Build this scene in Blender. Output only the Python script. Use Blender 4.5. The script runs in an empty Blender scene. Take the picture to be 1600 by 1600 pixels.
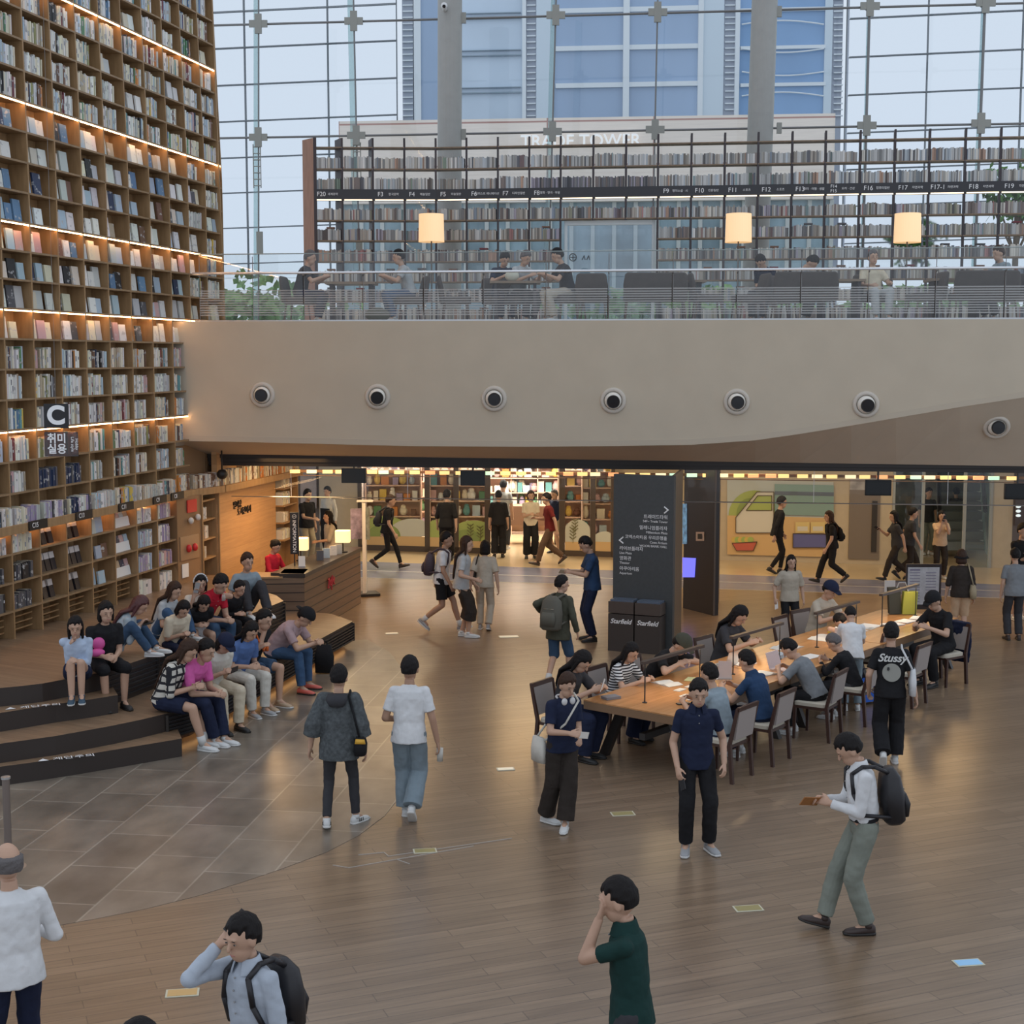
import bpy, math, random
from mathutils import Vector, Matrix
V = Vector
# ---------------------------------------------------------------- camera, world, light, exposure
F, H = 2300.0, 4.8
TH = math.atan(240 / F)
CT, ST = math.cos(TH), math.sin(TH)
SC = bpy.context.scene
COL = SC.collection
cam_data = bpy.data.cameras.new('camera')
cam_data.sensor_width = 36
cam_data.lens = F / 1600 * 36
cam_data.clip_end = 500
cam = bpy.data.objects.new('camera', cam_data)
COL.objects.link(cam)
cam.location = (0, 0, H)
cam.rotation_euler = (math.pi / 2 - TH, 0, 0)
SC.camera = cam
SC.view_settings.view_transform = 'Standard'
SC.view_settings.look = 'None'
SC.view_settings.gamma = 1
SC.view_settings.exposure = 0.0
w = bpy.data.worlds.new('overcast_sky')
SC.world = w
w.use_nodes = True
nt = w.node_tree
nt.nodes.clear()
wo = nt.nodes.new('ShaderNodeOutputWorld')
bg = nt.nodes.new('ShaderNodeBackground')
tc = nt.nodes.new('ShaderNodeTexCoord')
sp = nt.nodes.new('ShaderNodeSeparateXYZ')
cr = nt.nodes.new('ShaderNodeValToRGB')
cr.color_ramp.elements[0].position = 0.0
cr.color_ramp.elements[0].color = (0.70, 0.78, 0.90, 1)
cr.color_ramp.elements[1].position = 0.6
cr.color_ramp.elements[1].color = (0.74, 0.80, 0.90, 1)
nt.links.new(tc.outputs['Generated'], sp.inputs[0])
nt.links.new(sp.outputs['Z'], cr.inputs[0])
nt.links.new(cr.outputs[0], bg.inputs[0])
bg.inputs[1].default_value = 1.0
nt.links.new(bg.outputs[0], wo.inputs[0])
SC.cycles.max_bounces = 6
SC.cycles.transparent_max_bounces = 16


def area_light(name, loc, size, power, color, rot=(0, 0, 0), sizey=None):
    d = bpy.data.lights.new(name, 'AREA')
    d.energy = power
    d.color = color
    d.size = size
    if sizey:
        d.shape = 'RECTANGLE'
        d.size_y = sizey
    o = bpy.data.objects.new(name, d)
    COL.objects.link(o)
    o.location = loc
    o.rotation_euler = rot
    return o


WARM = (1.0, 0.60, 0.26)
# warm recessed lighting under the mezzanine, corridor and shop lights
for i, (x, y, p) in enumerate([(-2.5, 28.6, 60), (0.5, 28.4, 68), (4.2, 28.0, 66), (8.0, 27.6, 62)]):
    area_light('mezzanine_downlight', (x, y, 3.05), 1.6, p, WARM, sizey=1.6)
for x, y, p in [(-3, 33.2, 72), (1, 32.8, 78), (5, 32.2, 60), (8.5, 31.8, 48)]:
    area_light('corridor_light', (x, y, 3.15), 2.5, p, (1, 0.78, 0.50), sizey=1.5)
for x, y, p in [(-2.5, 39, 430), (1.0, 38.4, 430)]:
    area_light('shop_light', (x, y, 3.2), 3.0, p, (1, 0.9, 0.75), sizey=3)
area_light('escalator_hall_light', (10.3, 38, 3.3), 2.0, 120, (0.85, 1, 0.98), sizey=3)
area_light('desk_wall_washer', (-4.35, 27.0, 2.42), 0.3, 45, (1, 0.6, 0.28), rot=(0, math.radians(-22), 0), sizey=3.4)
area_light('desk_ceiling_light', (-4.0, 27.4, 3.0), 1.2, 40, WARM, sizey=2.0)


# ---------------------------------------------------------------- helpers
def ray(px, py):
    dx, dy = (px - 800) / F, (800 - py) / F
    return V((dx, CT + dy * ST, -ST + dy * CT))


def G(px, py, z=0.0):
    d = ray(px, py)
    t = (z - H) / d.z
    return V((d.x * t, d.y * t, z))


def PL(px, py, m, D):
    """pixel -> point on the vertical plane Y + m X = D"""
    d = ray(px, py)
    t = D / (d.y + m * d.x)
    return V((d.x * t, d.y * t, H + d.z * t))


def proj(p):
    x, y, z = p.x, p.y, p.z - H
    wd = y * CT - z * ST
    return 800 + F * x / wd, 800 - F * (y * ST + z * CT) / wd


MATS = {}


def srgb(r, g, b):
    return tuple(((c / 255) / 12.92 if c / 255 <= 0.04045 else ((c / 255 + 0.055) / 1.055) ** 2.4) for c in (r, g, b))


def mat(name, col=(0.5, 0.5, 0.5), rough=0.6, metal=0.0, emit=None, es=1.0, noise=0.0, nscale=6.0, bump=0.0, bscale=20.0,
        alpha=None, spec=0.5, stretch=None):
    if name in MATS:
        return MATS[name]
    m = bpy.data.materials.new(name)
    m.use_nodes = True
    t = m.node_tree
    b = t.nodes['Principled BSDF']
    b.inputs['Base Color'].default_value = (*col, 1)
    b.inputs['Roughness'].default_value = rough
    b.inputs['Metallic'].default_value = metal
    b.inputs['Specular IOR Level'].default_value = spec
    if emit:
        b.inputs['Emission Color'].default_value = (*emit, 1)
        b.inputs['Emission Strength'].default_value = es
    if noise or bump:
        c = t.nodes.new('ShaderNodeTexCoord')
        src = c.outputs['Object']
        if stretch:
            mp = t.nodes.new('ShaderNodeMapping')
            mp.inputs['Scale'].default_value = stretch
            t.links.new(src, mp.inputs[0])
            src = mp.outputs[0]
    if noise:
        n = t.nodes.new('ShaderNodeTexNoise')
        n.inputs['Scale'].default_value = nscale
        n.inputs['Detail'].default_value = 4
        t.links.new(src, n.inputs['Vector'])
        r = t.nodes.new('ShaderNodeValToRGB')
        r.color_ramp.elements[0].position = 0.3
        r.color_ramp.elements[1].position = 0.7
        r.color_ramp.elements[0].color = (*[max(0, x * (1 - noise)) for x in col], 1)
        r.color_ramp.elements[1].color = (*[min(1, x * (1 + noise)) for x in col], 1)
        t.links.new(n.outputs[0], r.inputs[0])
        t.links.new(r.outputs[0], b.inputs['Base Color'])
    if bump:
        n2 = t.nodes.new('ShaderNodeTexNoise')
        n2.inputs['Scale'].default_value = bscale
        n2.inputs['Detail'].default_value = 3
        t.links.new(src, n2.inputs['Vector'])
        bp = t.nodes.new('ShaderNodeBump')
        bp.inputs['Strength'].default_value = bump
        bp.inputs['Distance'].default_value = 0.02
        t.links.new(n2.outputs[0], bp.inputs['Height'])
        t.links.new(bp.outputs[0], b.inputs['Normal'])
    if alpha is not None:
        b.inputs['Alpha'].default_value = alpha
    MATS[name] = m
    return m


def glass(name, tint=(0.93, 0.97, 0.97), refl=0.08):
    if name in MATS:
        return MATS[name]
    m = bpy.data.materials.new(name)
    m.use_nodes = True
    t = m.node_tree
    t.nodes.clear()
    o = t.nodes.new('ShaderNodeOutputMaterial')
    mx = t.nodes.new('ShaderNodeMixShader')
    tr = t.nodes.new('ShaderNodeBsdfTransparent')
    gl = t.nodes.new('ShaderNodeBsdfGlossy')
    gl.inputs['Roughness'].default_value = 0.02
    tr.inputs[0].default_value = (*tint, 1)
    mx.inputs[0].default_value = refl
    t.links.new(tr.outputs[0], mx.inputs[1])
    t.links.new(gl.outputs[0], mx.inputs[2])
    t.links.new(mx.outputs[0], o.inputs[0])
    MATS[name] = m
    return m


def wood(name, c1, c2, rough=0.5, scale=(1, 1, 12)):
    """fine-grained wood veneer: stretched noise"""
    if name in MATS:
        return MATS[name]
    m = mat(name, c1, rough)
    t = m.node_tree
    b = t.nodes['Principled BSDF']
    c = t.nodes.new('ShaderNodeTexCoord')
    mp = t.nodes.new('ShaderNodeMapping')
    mp.inputs['Scale'].default_value = scale
    n = t.nodes.new('ShaderNodeTexNoise')
    n.inputs['Scale'].default_value = 3
    n.inputs['Detail'].default_value = 6
    r = t.nodes.new('ShaderNodeValToRGB')
    r.color_ramp.elements[0].position = 0.35
    r.color_ramp.elements[1].position = 0.65
    r.color_ramp.elements[0].color = (*c1, 1)
    r.color_ramp.elements[1].color = (*c2, 1)
    t.links.new(c.outputs['Object'], mp.inputs[0])
    t.links.new(mp.outputs[0], n.inputs['Vector'])
    t.links.new(n.outputs[0], r.inputs[0])
    t.links.new(r.outputs[0], b.inputs['Base Color'])
    return m


def bricks(name, c1, c2, mortar, bw, bh, msize, rot, rough=0.4, offset=0.5, noise=0.25, loc=(0, 0, 0), spec=0.5, nst=(1, 14, 1), rot3=None):
    """planks / stone slabs / boards"""
    m = mat(name, c1, rough, spec=spec)
    t = m.node_tree
    b = t.nodes['Principled BSDF']
    c = t.nodes.new('ShaderNodeTexCoord')
    mp = t.nodes.new('ShaderNodeMapping')
    mp.inputs['Rotation'].default_value = rot3 or (0, 0, rot)
    mp.inputs['Location'].default_value = loc
    br = t.nodes.new('ShaderNodeTexBrick')
    br.offset = offset
    br.inputs['Color1'].default_value = (*c1, 1)
    br.inputs['Color2'].default_value = (*c2, 1)
    br.inputs['Mortar'].default_value = (*mortar, 1)
    br.inputs['Scale'].default_value = 1
    br.inputs['Mortar Size'].default_value = msize
    br.inputs['Mortar Smooth'].default_value = 0.3
    br.inputs['Brick Width'].default_value = bw
    br.inputs['Row Height'].default_value = bh
    n = t.nodes.new('ShaderNodeTexNoise')
    n.inputs['Scale'].default_value = 1.6
    n.inputs['Detail'].default_value = 6
    mp2 = t.nodes.new('ShaderNodeMapping')
    mp2.inputs['Scale'].default_value = nst
    mx = t.nodes.new('ShaderNodeMix')
    mx.data_type = 'RGBA'
    mx.blend_type = 'MULTIPLY'
    mx.inputs[0].default_value = 1
    r = t.nodes.new('ShaderNodeValToRGB')
    r.color_ramp.elements[0].position = 0.3
    r.color_ramp.elements[1].position = 0.7
    r.color_ramp.elements[0].color = (1 - noise, 1 - noise, 1 - noise, 1)
    r.color_ramp.elements[1].color = (1 + noise, 1 + noise, 1 + noise, 1)
    t.links.new(c.outputs['Object'], mp.inputs[0])
    t.links.new(mp.outputs[0], br.inputs['Vector'])
    t.links.new(mp.outputs[0], mp2.inputs[0])
    t.links.new(mp2.outputs[0], n.inputs['Vector'])
    t.links.new(n.outputs[0], r.inputs[0])
    t.links.new(br.outputs[0], mx.inputs[6])
    t.links.new(r.outputs[0], mx.inputs[7])
    t.links.new(mx.outputs[2], b.inputs['Base Color'])
    return m


class MB:
    """collects shapes into one mesh; slot index per face, optional colour per face"""

    def __init__(s):
        s.v, s.f, s.m, s.c = [], [], [], []

    def add(s, vs, fs, mi=0, col=None):
        n = len(s.v)
        s.v += [tuple(v) for v in vs]
        s.f += [tuple(n + i for i in f) for f in fs]
        s.m += [mi] * len(fs)
        s.c += [col] * len(fs)
        return s

    def hexa(s, p, mi=0, col=None):
        """8 points: 4 bottom ccw, 4 top ccw"""
        return s.add(p, [(3, 2, 1, 0), (4, 5, 6, 7), (0, 1, 5, 4), (1, 2, 6, 5), (2, 3, 7, 6), (3, 0, 4, 7)], mi, col)

    def obox(s, o, a, b, c, mi=0, col=None):
        """box with corner o and edge vectors a, b, c"""
        o, a, b, c = V(o), V(a), V(b), V(c)
        if a.cross(b).dot(c) < 0:
            a, b = b, a
        return s.hexa([o, o + a, o + a + b, o + b, o + c, o + a + c, o + a + b + c, o + b + c], mi, col)

    def box(s, c, d, mi=0, col=None, rz=0.0):
        c = V(c)
        R = Matrix.Rotation(rz, 3, 'Z')
        a, b = R @ V((d[0], 0, 0)), R @ V((0, d[1], 0))
        return s.obox(c - a / 2 - b / 2 - V((0, 0, d[2] / 2)), a, b, V((0, 0, d[2])), mi, col)

    def tube(s, p0, p1, r0, r1=None, n=10, mi=0):
        p0, p1 = V(p0), V(p1)
        r1 = r0 if r1 is None else r1
        d = (p1 - p0)
        if d.length < 1e-6:
            return s
        d.normalize()
        x = d.orthogonal().normalized()
        y = d.cross(x)
        vs = []
        for p, r in ((p0, r0), (p1, r1)):
            vs += [p + (x * math.cos(6.28318 * i / n) + y * math.sin(6.28318 * i / n)) * r for i in range(n)]
        fs = [(i, (i + 1) % n, n + (i + 1) % n, n + i) for i in range(n)]
        fs += [tuple(range(n))[::-1], tuple(range(n, 2 * n))]
        return s.add(vs, fs, mi)

    def path(s, pts, r, n=8, mi=0):
        for a, b in zip(pts, pts[1:]):
            s.tube(a, b, r, r, n, mi)
        for a in pts[1:-1]:
            s.ell(a, (r, r, r), mi=mi, n=n, k=4)
        return s

    def ell(s, c, r, R=None, n=14, k=8, mi=0):
        c = V(c)
        R = R or Matrix.Identity(3)
        vs = [c + R @ V((0, 0, -r[2]))]
        for j in range(1, k):
            a = -math.pi / 2 + math.pi * j / k
            for i in range(n):
                t = 2 * math.pi * i / n
                vs.append(c + R @ V((r[0] * math.cos(a) * math.cos(t), r[1] * math.cos(a) * math.sin(t), r[2] * math.sin(a))))
        vs.append(c + R @ V((0, 0, r[2])))
        fs = [(0, 1 + (i + 1) % n, 1 + i) for i in range(n)]
        for j in range(k - 2):
            o = 1 + j * n
            fs += [(o + i, o + (i + 1) % n, o + n + (i + 1) % n, o + n + i) for i in range(n)]
        o = 1 + (k - 2) * n
        e = len(vs) - 1
        fs += [(o + i, o + (i + 1) % n, e) for i in range(n)]
        return s.add(vs, fs, mi)

    def loft(s, rings, n=16, mi=0, pw=2.0):
        """rings: (centre, vec a, vec b)"""
        vs = []
        for c, a, b in rings:
            for i in range(n):
                t = 2 * math.pi * i / n
                ct, st = math.cos(t), math.sin(t)
                if pw != 2.0:
                    ct = math.copysign(abs(ct) ** (2 / pw), ct)
                    st = math.copysign(abs(st) ** (2 / pw), st)
                vs.append(V(c) + V(a) * ct + V(b) * st)
        fs = []
        k = len(rings)
        flip = V(rings[0][1]).cross(V(rings[0][2])).dot(V(rings[-1][0]) - V(rings[0][0])) < 0
        for j in range(k - 1):
            for i in range(n):
                q = (j * n + i, j * n + (i + 1) % n, (j + 1) * n + (i + 1) % n, (j + 1) * n + i)
                fs.append(q[::-1] if flip else q)
        a, b = tuple(range(n))[::-1], tuple(range((k - 1) * n, k * n))
        fs += [a[::-1], b[::-1]] if flip else [a, b]
        return s.add(vs, fs, mi)

    def lathe(s, prof, c=(0, 0, 0), n=24, mi=0, R=None):
        c = V(c)
        R = R or Matrix.Identity(3)
        vs = []
        for r, z in prof:
            vs += [c + R @ V((r * math.cos(6.28318 * i / n), r * math.sin(6.28318 * i / n), z)) for i in range(n)]
        fs = []
        for j in range(len(prof) - 1):
            fs += [(j * n + i, j * n + (i + 1) % n, (j + 1) * n + (i + 1) % n, (j + 1) * n + i) for i in range(n)]
        return s.add(vs, fs, mi)

    def prism(s, poly, z0, z1, mi=0, mtop=None):
        """vertical prism over a plan polygon (ccw)"""
        n = len(poly)
        vs = [(p[0], p[1], z0) for p in poly] + [(p[0], p[1], z1) for p in poly]
        s.add(vs, [(i, (i + 1) % n, n + (i + 1) % n, n + i) for i in range(n)] + [tuple(range(n))[::-1]], mi)
        return s.add([(p[0], p[1], z1) for p in poly], [tuple(range(n))], mi if mtop is None else mtop)

    def slab(s, pts, off, mi=0):
        """planar polygon pts (3d) extruded by vector off"""
        pts = [V(p) for p in pts]
        n = len(pts)
        off = V(off)
        vs = pts + [p + off for p in pts]
        return s.add(vs, [tuple(range(n))[::-1], tuple(range(n, 2 * n))] + [(i, (i + 1) % n, n + (i + 1) % n, n + i) for i in range(n)], mi)

    def build(s, name, mats, parent=None, smooth=False, loc=None):
        me = bpy.data.meshes.new(name)
        vs = s.v
        if loc is not None:
            L = V(loc)
            vs = [(v[0] - L.x, v[1] - L.y, v[2] - L.z) for v in s.v]
        me.from_pydata(vs, [], s.f)
        mats = mats if isinstance(mats, (list, tuple)) else [mats]
        for m in mats:
            me.materials.append(m)
        me.polygons.foreach_set('material_index', s.m)
        if smooth:
            me.polygons.foreach_set('use_smooth', [True] * len(s.f))
        if any(c is not None for c in s.c):
            ca = me.color_attributes.new('Col', 'FLOAT_COLOR', 'CORNER')
            buf = []
            for f, c in zip(s.f, s.c):
                c = c or (0.8, 0.8, 0.8)
                buf += [c[0], c[1], c[2], 1.0] * len(f)
            ca.data.foreach_set('color', buf)
        me.update()
        o = bpy.data.objects.new(name, me)
        COL.objects.link(o)
        if parent is not None:
            o.parent = parent
        if loc is not None:
            o.location = loc
        return o


def tag(o, label=None, cat=None, group=None, kind=None):
    if label:
        o['label'] = label
    if cat:
        o['category'] = cat
    if group:
        o['group'] = group
    if kind:
        o['kind'] = kind
    return o


def empty(name, label, cat, loc=(0, 0, 0), rz=0.0, group=None):
    o = bpy.data.objects.new(name, None)
    o.empty_display_size = 0.2
    COL.objects.link(o)
    o.location = loc
    o.rotation_euler = (0, 0, rz)
    return tag(o, label, cat, group)


def struct(name, mb, m, **k):
    return tag(mb.build(name, m, **k), kind='structure')


def wallbox(name, o, xd, L, depth, h, m, parent=None, st=True):
    """box whose local x runs along xd so that board textures follow it; depth goes behind"""
    ob = MB().obox((0, 0, 0), (L, 0, 0), (0, depth, 0), (0, 0, h)).build(name, m)
    M = Matrix.Translation(V(o)) @ Matrix.Rotation(math.atan2(xd.y, xd.x), 4, 'Z')
    if parent is not None:
        ob.parent = parent
        M = (Matrix.Translation(parent.location) @ parent.rotation_euler.to_matrix().to_4x4()).inverted() @ M
    ob.matrix_local = M
    if st:
        ob['kind'] = 'structure'
    return ob


def sub(parent, mb, name, m, **k):
    """part built in world coordinates under a thing whose empty is at loc/rot: shift into its frame"""
    Mi = (Matrix.Translation(parent.location) @ parent.rotation_euler.to_matrix().to_4x4()).inverted()
    mb.v = [tuple(Mi @ V(v)) for v in mb.v]
    return mb.build(name, m, parent, **k)


def text(s, name, loc, xdir, up, size, m, parent=None, depth=0.002, align='CENTER', bold=0.0, fit=None, shear=0.0):
    cu = bpy.data.curves.new(name, 'FONT')
    cu.body = s
    cu.size = size
    cu.extrude = depth
    cu.offset = bold
    cu.shear = shear
    cu.align_x = align
    cu.align_y = 'CENTER'
    cu.materials.append(m)
    o = bpy.data.objects.new(name, cu)
    me = bpy.data.meshes.new_from_object(o)
    bpy.data.objects.remove(o)
    me.name = name
    me.materials.clear()
    me.materials.append(m)
    o = bpy.data.objects.new(name, me)
    COL.objects.link(o)
    x = V(xdir).normalized()
    u = V(up).normalized()
    n = x.cross(u).normalized()
    u = n.cross(x)
    R = Matrix((x, u, n)).transposed().to_4x4()
    M = Matrix.Translation(V(loc)) @ R
    if parent is not None:
        o.parent = parent
        M = (Matrix.Translation(parent.location) @ parent.rotation_euler.to_matrix().to_4x4()).inverted() @ M
    o.matrix_local = M
    return o


rnd = random.Random(7)
black = mat('black_metal', (0.012, 0.012, 0.014), 0.5)
dark = mat('dark_brown_panel', (0.022, 0.017, 0.014), 0.45)
steel = mat('brushed_steel', (0.55, 0.56, 0.57), 0.3, 0.8)
white = mat('white_letters', (0.85, 0.85, 0.85), 0.6)
paper = mat('white_paper', (0.82, 0.81, 0.78), 0.8)
# ---------------------------------------------------------------- the large structure
FM, FD = 0.125, 25.3      # front face of the mezzanine: Y + FM X = FD
ZM = 5.44                 # mezzanine floor level
u_f = V((1, -FM, 0)).normalized()          # along the fascia
n_f = V((-FM, -1, 0)).normalized()         # towards the room
floor_m = bricks('wood_plank_floor', (0.245, 0.172, 0.112), (0.195, 0.135, 0.087), (0.125, 0.088, 0.06), 1.5, 0.14, 0.005,
                 -math.atan(0.40), 0.30, 0.37, 0.16)
floor_m.node_tree.nodes['Principled BSDF'].inputs['Coat Weight'].default_value = 0.25
floor_m.node_tree.nodes['Principled BSDF'].inputs['Coat Roughness'].default_value = 0.2
a0, a1 = G(700, 907), G(1200, 923)
b0, b1 = G(700, 882), G(1200, 900)


def along(p, q, X):
    t = (X - p.x) / (q.x - p.x)
    return V((X, p.y + (q.y - p.y) * t, 0))


XL, XR = -12.0, 14.0
struct('floor', MB().prism([(XL, -1), (XR, -1), along(a0, a1, XR)[:2], along(a0, a1, XL)[:2]], -0.15, 0.0), floor_m)
stripe_m = mat('blue_grey_floor_stripe', (0.19, 0.20, 0.29), 0.22, noise=0.12, nscale=1.5)
cream_m = mat('cream_polished_floor', (0.55, 0.42, 0.25), 0.18, noise=0.08, nscale=1)
struct('floor_stripe', MB().prism([along(a0, a1, XL)[:2], along(a0, a1, XR)[:2], along(b0, b1, XR)[:2], along(b0, b1, XL)[:2]], -0.15, 0.0), stripe_m)
struct('floor_corridor', MB().prism([along(b0, b1, XL)[:2], along(b0, b1, XR)[:2], (XR, 44), (XL, 46)], -0.15, 0.0), cream_m)
mid0, mid1 = G(700, 896), G(1200, 912)
pts = [along(mid0, mid1, XL), along(mid0, mid1, XR), along(mid0, mid1, XR) + V((0, 0.06, 0)), along(mid0, mid1, XL) + V((0, 0.06, 0))]
struct('trim_1', MB().prism([p[:2] for p in pts], 0.0, 0.004), mat('pale_floor_line', (0.45, 0.43, 0.42), 0.4))
e = 0.03
pts = [along(a0, a1, XL), along(a0, a1, XR), along(a0, a1, XR) + V((0, e, 0)), along(a0, a1, XL) + V((0, e, 0))]
struct('trim_2', MB().prism([p[:2] for p in pts], 0.0, 0.004), MATS['pale_floor_line'])
# stone slab area in front of the steps
arc = [(60, 1452), (150, 1436), (230, 1420), (310, 1400), (375, 1380), (440, 1358), (510, 1332), (560, 1306), (600, 1276),
       (632, 1236), (652, 1190), (660, 1140), (652, 1095), (635, 1055), (610, 1020), (575, 1000), (555, 1000)]
tp = [tuple(G(*p)[:2]) for p in arc] + [(-2.9, 23.4), (-3.9, 19.5), (-4.6, 17.6), (-7.5, 16.0), (-10, 15.5), (-10, 12.0)]
area = sum(tp[i][0] * tp[(i + 1) % len(tp)][1] - tp[(i + 1) % len(tp)][0] * tp[i][1] for i in range(len(tp)))
if area < 0:
    tp = tp[::-1]
slab_m = bricks('stone_slab_floor', (0.225, 0.186, 0.145), (0.155, 0.128, 0.10), (0.31, 0.27, 0.22), 0.95, 0.66, 0.011,
                math.radians(-82.5), 0.28, 0.4, 0.3, nst=(1, 1.5, 1))
struct('floor_slabs', MB().prism(tp, 0.0, 0.004), slab_m)
# little inlaid floor plates
fl_y = mat('floor_plate_yellow', (0.34, 0.29, 0.12), 0.35)
fl_e = mat('floor_plate_edge', (0.6, 0.58, 0.45), 0.4)
fl_b = mat('floor_plate_blue', (0.2, 0.4, 0.6), 0.3, emit=(0.3, 0.6, 1.0), es=0.25)
fl_w = mat('floor_plate_lit', (0.8, 0.75, 0.6), 0.3, emit=(1, 0.9, 0.7), es=0.2)
for (px, py, s, m, lb) in [(790, 1202, .09, fl_w, 'small lit floor plate between white-tee man and headphones wearer'),
                           (973, 1272, .11, fl_y, 'square yellow floor plate beside the headphones wearer'),
                           (1169, 1420, .11, fl_y, 'square yellow floor plate between dark polo man and backpack walker'),
                           (1513, 1505, .1, fl_b, 'small glowing blue floor plate at the right foreground'),
                           (664, 1330, .1, fl_y, 'square yellow floor plate on the inlaid line behind white-tee man'),
                           (285, 1552, .11, mat('floor_plate_amber', (.62, .40, .16), .35), 'amber floor plate beside the man on the phone'),
                           (795, 995, .16, fl_w, 'pale slot light in floor near dark glass column'),
                           (612, 990, .1, fl_w, 'small slot light in floor left of striding trio')]:
    c = G(px, py)
    t = empty('floor_plate', lb, 'floor plate', c)
    MB().box((0, 0, 0.004), (s * 2 + .03, s + .03, 0.006), rz=.16).build('rim', fl_e, t)
    MB().box((0, 0, 0.006), (s * 2, s, 0.007), rz=.16).build('plate', m, t)
inl = mat('inlaid_white_line', (0.42, 0.39, 0.35), 0.4)
mb = MB()
for a, b in [((520, 1352), (545, 1356)), ((545, 1356), (740, 1322)), ((560, 1336), (600, 1332)), ((600, 1332), (607, 1338)), ((607, 1338), (800, 1310)), ((620, 1343), (640, 1350))]:
    p, q = G(*a), G(*b)
    mb.tube(p + V((0, 0, 0.001)), q + V((0, 0, 0.001)), 0.006, n=4)
struct('trim_3', mb, inl)

# ---- mezzanine slab: front fascia with curved lower edge, sloping soffit behind it
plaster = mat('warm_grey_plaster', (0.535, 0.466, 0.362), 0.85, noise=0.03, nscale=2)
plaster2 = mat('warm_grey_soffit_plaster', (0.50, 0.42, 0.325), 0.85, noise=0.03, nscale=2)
low = [(262, 688), (290, 689), (400, 691), (640, 697), (820, 698), (960, 697), (1080, 695), (1180, 688), (1250, 678), (1330, 665), (1400, 653), (1500, 636), (1600, 621), (1750, 598)]
top = [(x, 501) for x, _ in low]
FL = [PL(*p, FM, FD) for p in low]
FT = [V((q.x, q.y, ZM)) for q in FL]
mb = MB()
n = len(FL)
mb.add([*FL, *FT], [(i, i + 1, n + i + 1, n + i) for i in range(n - 1)])
mb.add([FT[0], FT[-1], FT[-1] - n_f * 9, FT[0] - n_f * 9], [(0, 1, 2, 3)])
struct('wall_mezzanine', mb, plaster)
BD = FD + 0.85
bl = [PL(x, 709 + (x - 300) * 0.015, FM, BD) for x, _ in low]
lip = [p + V((0, 0.03, -0.0)) for p in FL]
mb = MB()
mb.add([*FL, *bl], [(n + i, n + i + 1, i + 1, i) for i in range(n - 1)])
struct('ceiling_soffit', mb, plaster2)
# the small band line above the lower edge
mb = MB()
up1 = [PL(x, y - 9, FM, FD) + n_f * 0.012 for x, y in low]
lo1 = [p + n_f * 0.012 for p in FL]
mb.add([*lo1, *up1], [(i, i + 1, n + i + 1, n + i) for i in range(n - 1)])
mb.add([*up1, *[p - n_f * .012 for p in up1]], [(i, i + 1, n + i + 1, n + i) for i in range(n - 1)])
mb.add([*lo1, *FL], [(n + i, n + i + 1, i + 1, i) for i in range(n - 1)])
struct('trim_4', mb, mat('fascia_band_plaster', (0.51, 0.445, 0.35), 0.85))
# dark bulkhead under it and flat ceiling behind
zb = bl[0].z
A, B = bl[0], bl[-1]
mb = MB()
for dz, dd in ((0, 0.0), (0.075, 0.04), (0.15, 0.08)):
    mb.obox(V((A.x, A.y, zb - dz - 0.07)) - n_f * dd, B.xy.to_3d() - A.xy.to_3d(), -n_f * 0.3, V((0, 0, 0.075)))
struct('trim_5', mb, dark)
ceil_m = mat('dark_ceiling', (0.10, 0.085, 0.07), 0.8)
mb = MB()
mb.obox(V((-7.5, A.y + 0.5, 3.22)), V((19, -19 * FM, 0)), V((0, 22, 0)), V((0, 0, 0.25)))
struct('ceiling', mb, ceil_m)
# mezzanine floor top
mb = MB()
mb.obox(V((-7.5, FD + 7.5 * FM + 0.02, ZM - 0.2)), V((22, -22 * FM, 0)), V((0, 12, 0)), V((0, 0, 0.19)))
struct('floor_mezzanine', mb, mat('mezzanine_floor', (0.34, 0.30, 0.26), 0.4))

# ---- eyeball spotlights on the fascia
ring_m = mat('spotlight_ring_paint', (0.58, 0.53, 0.46), 0.5)
ringw = mat('spotlight_ball_paint', (0.80, 0.77, 0.70), 0.45)
lens = mat('spotlight_lens', (0.01, 0.01, 0.012), 0.25)
names = ['first from the left', 'second from the left', 'third from the left', 'fourth from the left', 'fifth from the left', 'sixth from the left']
for i, (px, py) in enumerate([(410, 617), (590, 620), (772, 623), (958, 626), (1151, 628), (1353, 632), (1557, 667)]):
    if i < 6:
        c = PL(px, py, FM, FD)
        nn = n_f
        lb = 'round swivel spotlight in plaster mezzanine front, ' + names[i]
    else:
        c = PL(px, py, FM, FD + 0.35)
        nn = (n_f + V((0, 0, -0.55))).normalized()
        lb = 'round swivel spotlight in sloping soffit at far right'
    t = empty('spotlight', lb, 'spotlight', c, group='swivel spotlights in the mezzanine front')
    z = nn
    x = u_f
    y = z.cross(x).normalized()
    R = Matrix((x, y, z)).transposed()
    MB().lathe([(0.155, 0.02), (0.16, 0.045), (0.2, 0.045), (0.222, 0.02), (0.225, -0.03)], n=40, R=R).build('ring', ring_m, t, smooth=True)
    MB().lathe([(0.0, -0.01), (0.16, -0.01), (0.16, 0.03)], n=40, R=R).build('recess', mat('spot_recess', (0.2, 0.18, 0.15), 0.8), t)
    tl = (V((0, -1, -0.04)) + V(((i % 3 - 1) * .04, 0, -0.10 if i % 2 else -0.02))).normalized()
    MB().ell(z * -0.01, (0.152, 0.152, 0.152), n=28, k=14).build('ball', ringw, t, smooth=True)
    y2 = tl.cross(x).normalized()
    R2 = Matrix((tl.cross(y2) * -1, y2, tl)).transposed()
    MB().lathe([(0.0, 0.143), (0.098, 0.142), (0.104, 0.147), (0.112, 0.125), (0.112, 0.08)], n=28, R=R2).build('lens', lens, t)

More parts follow.
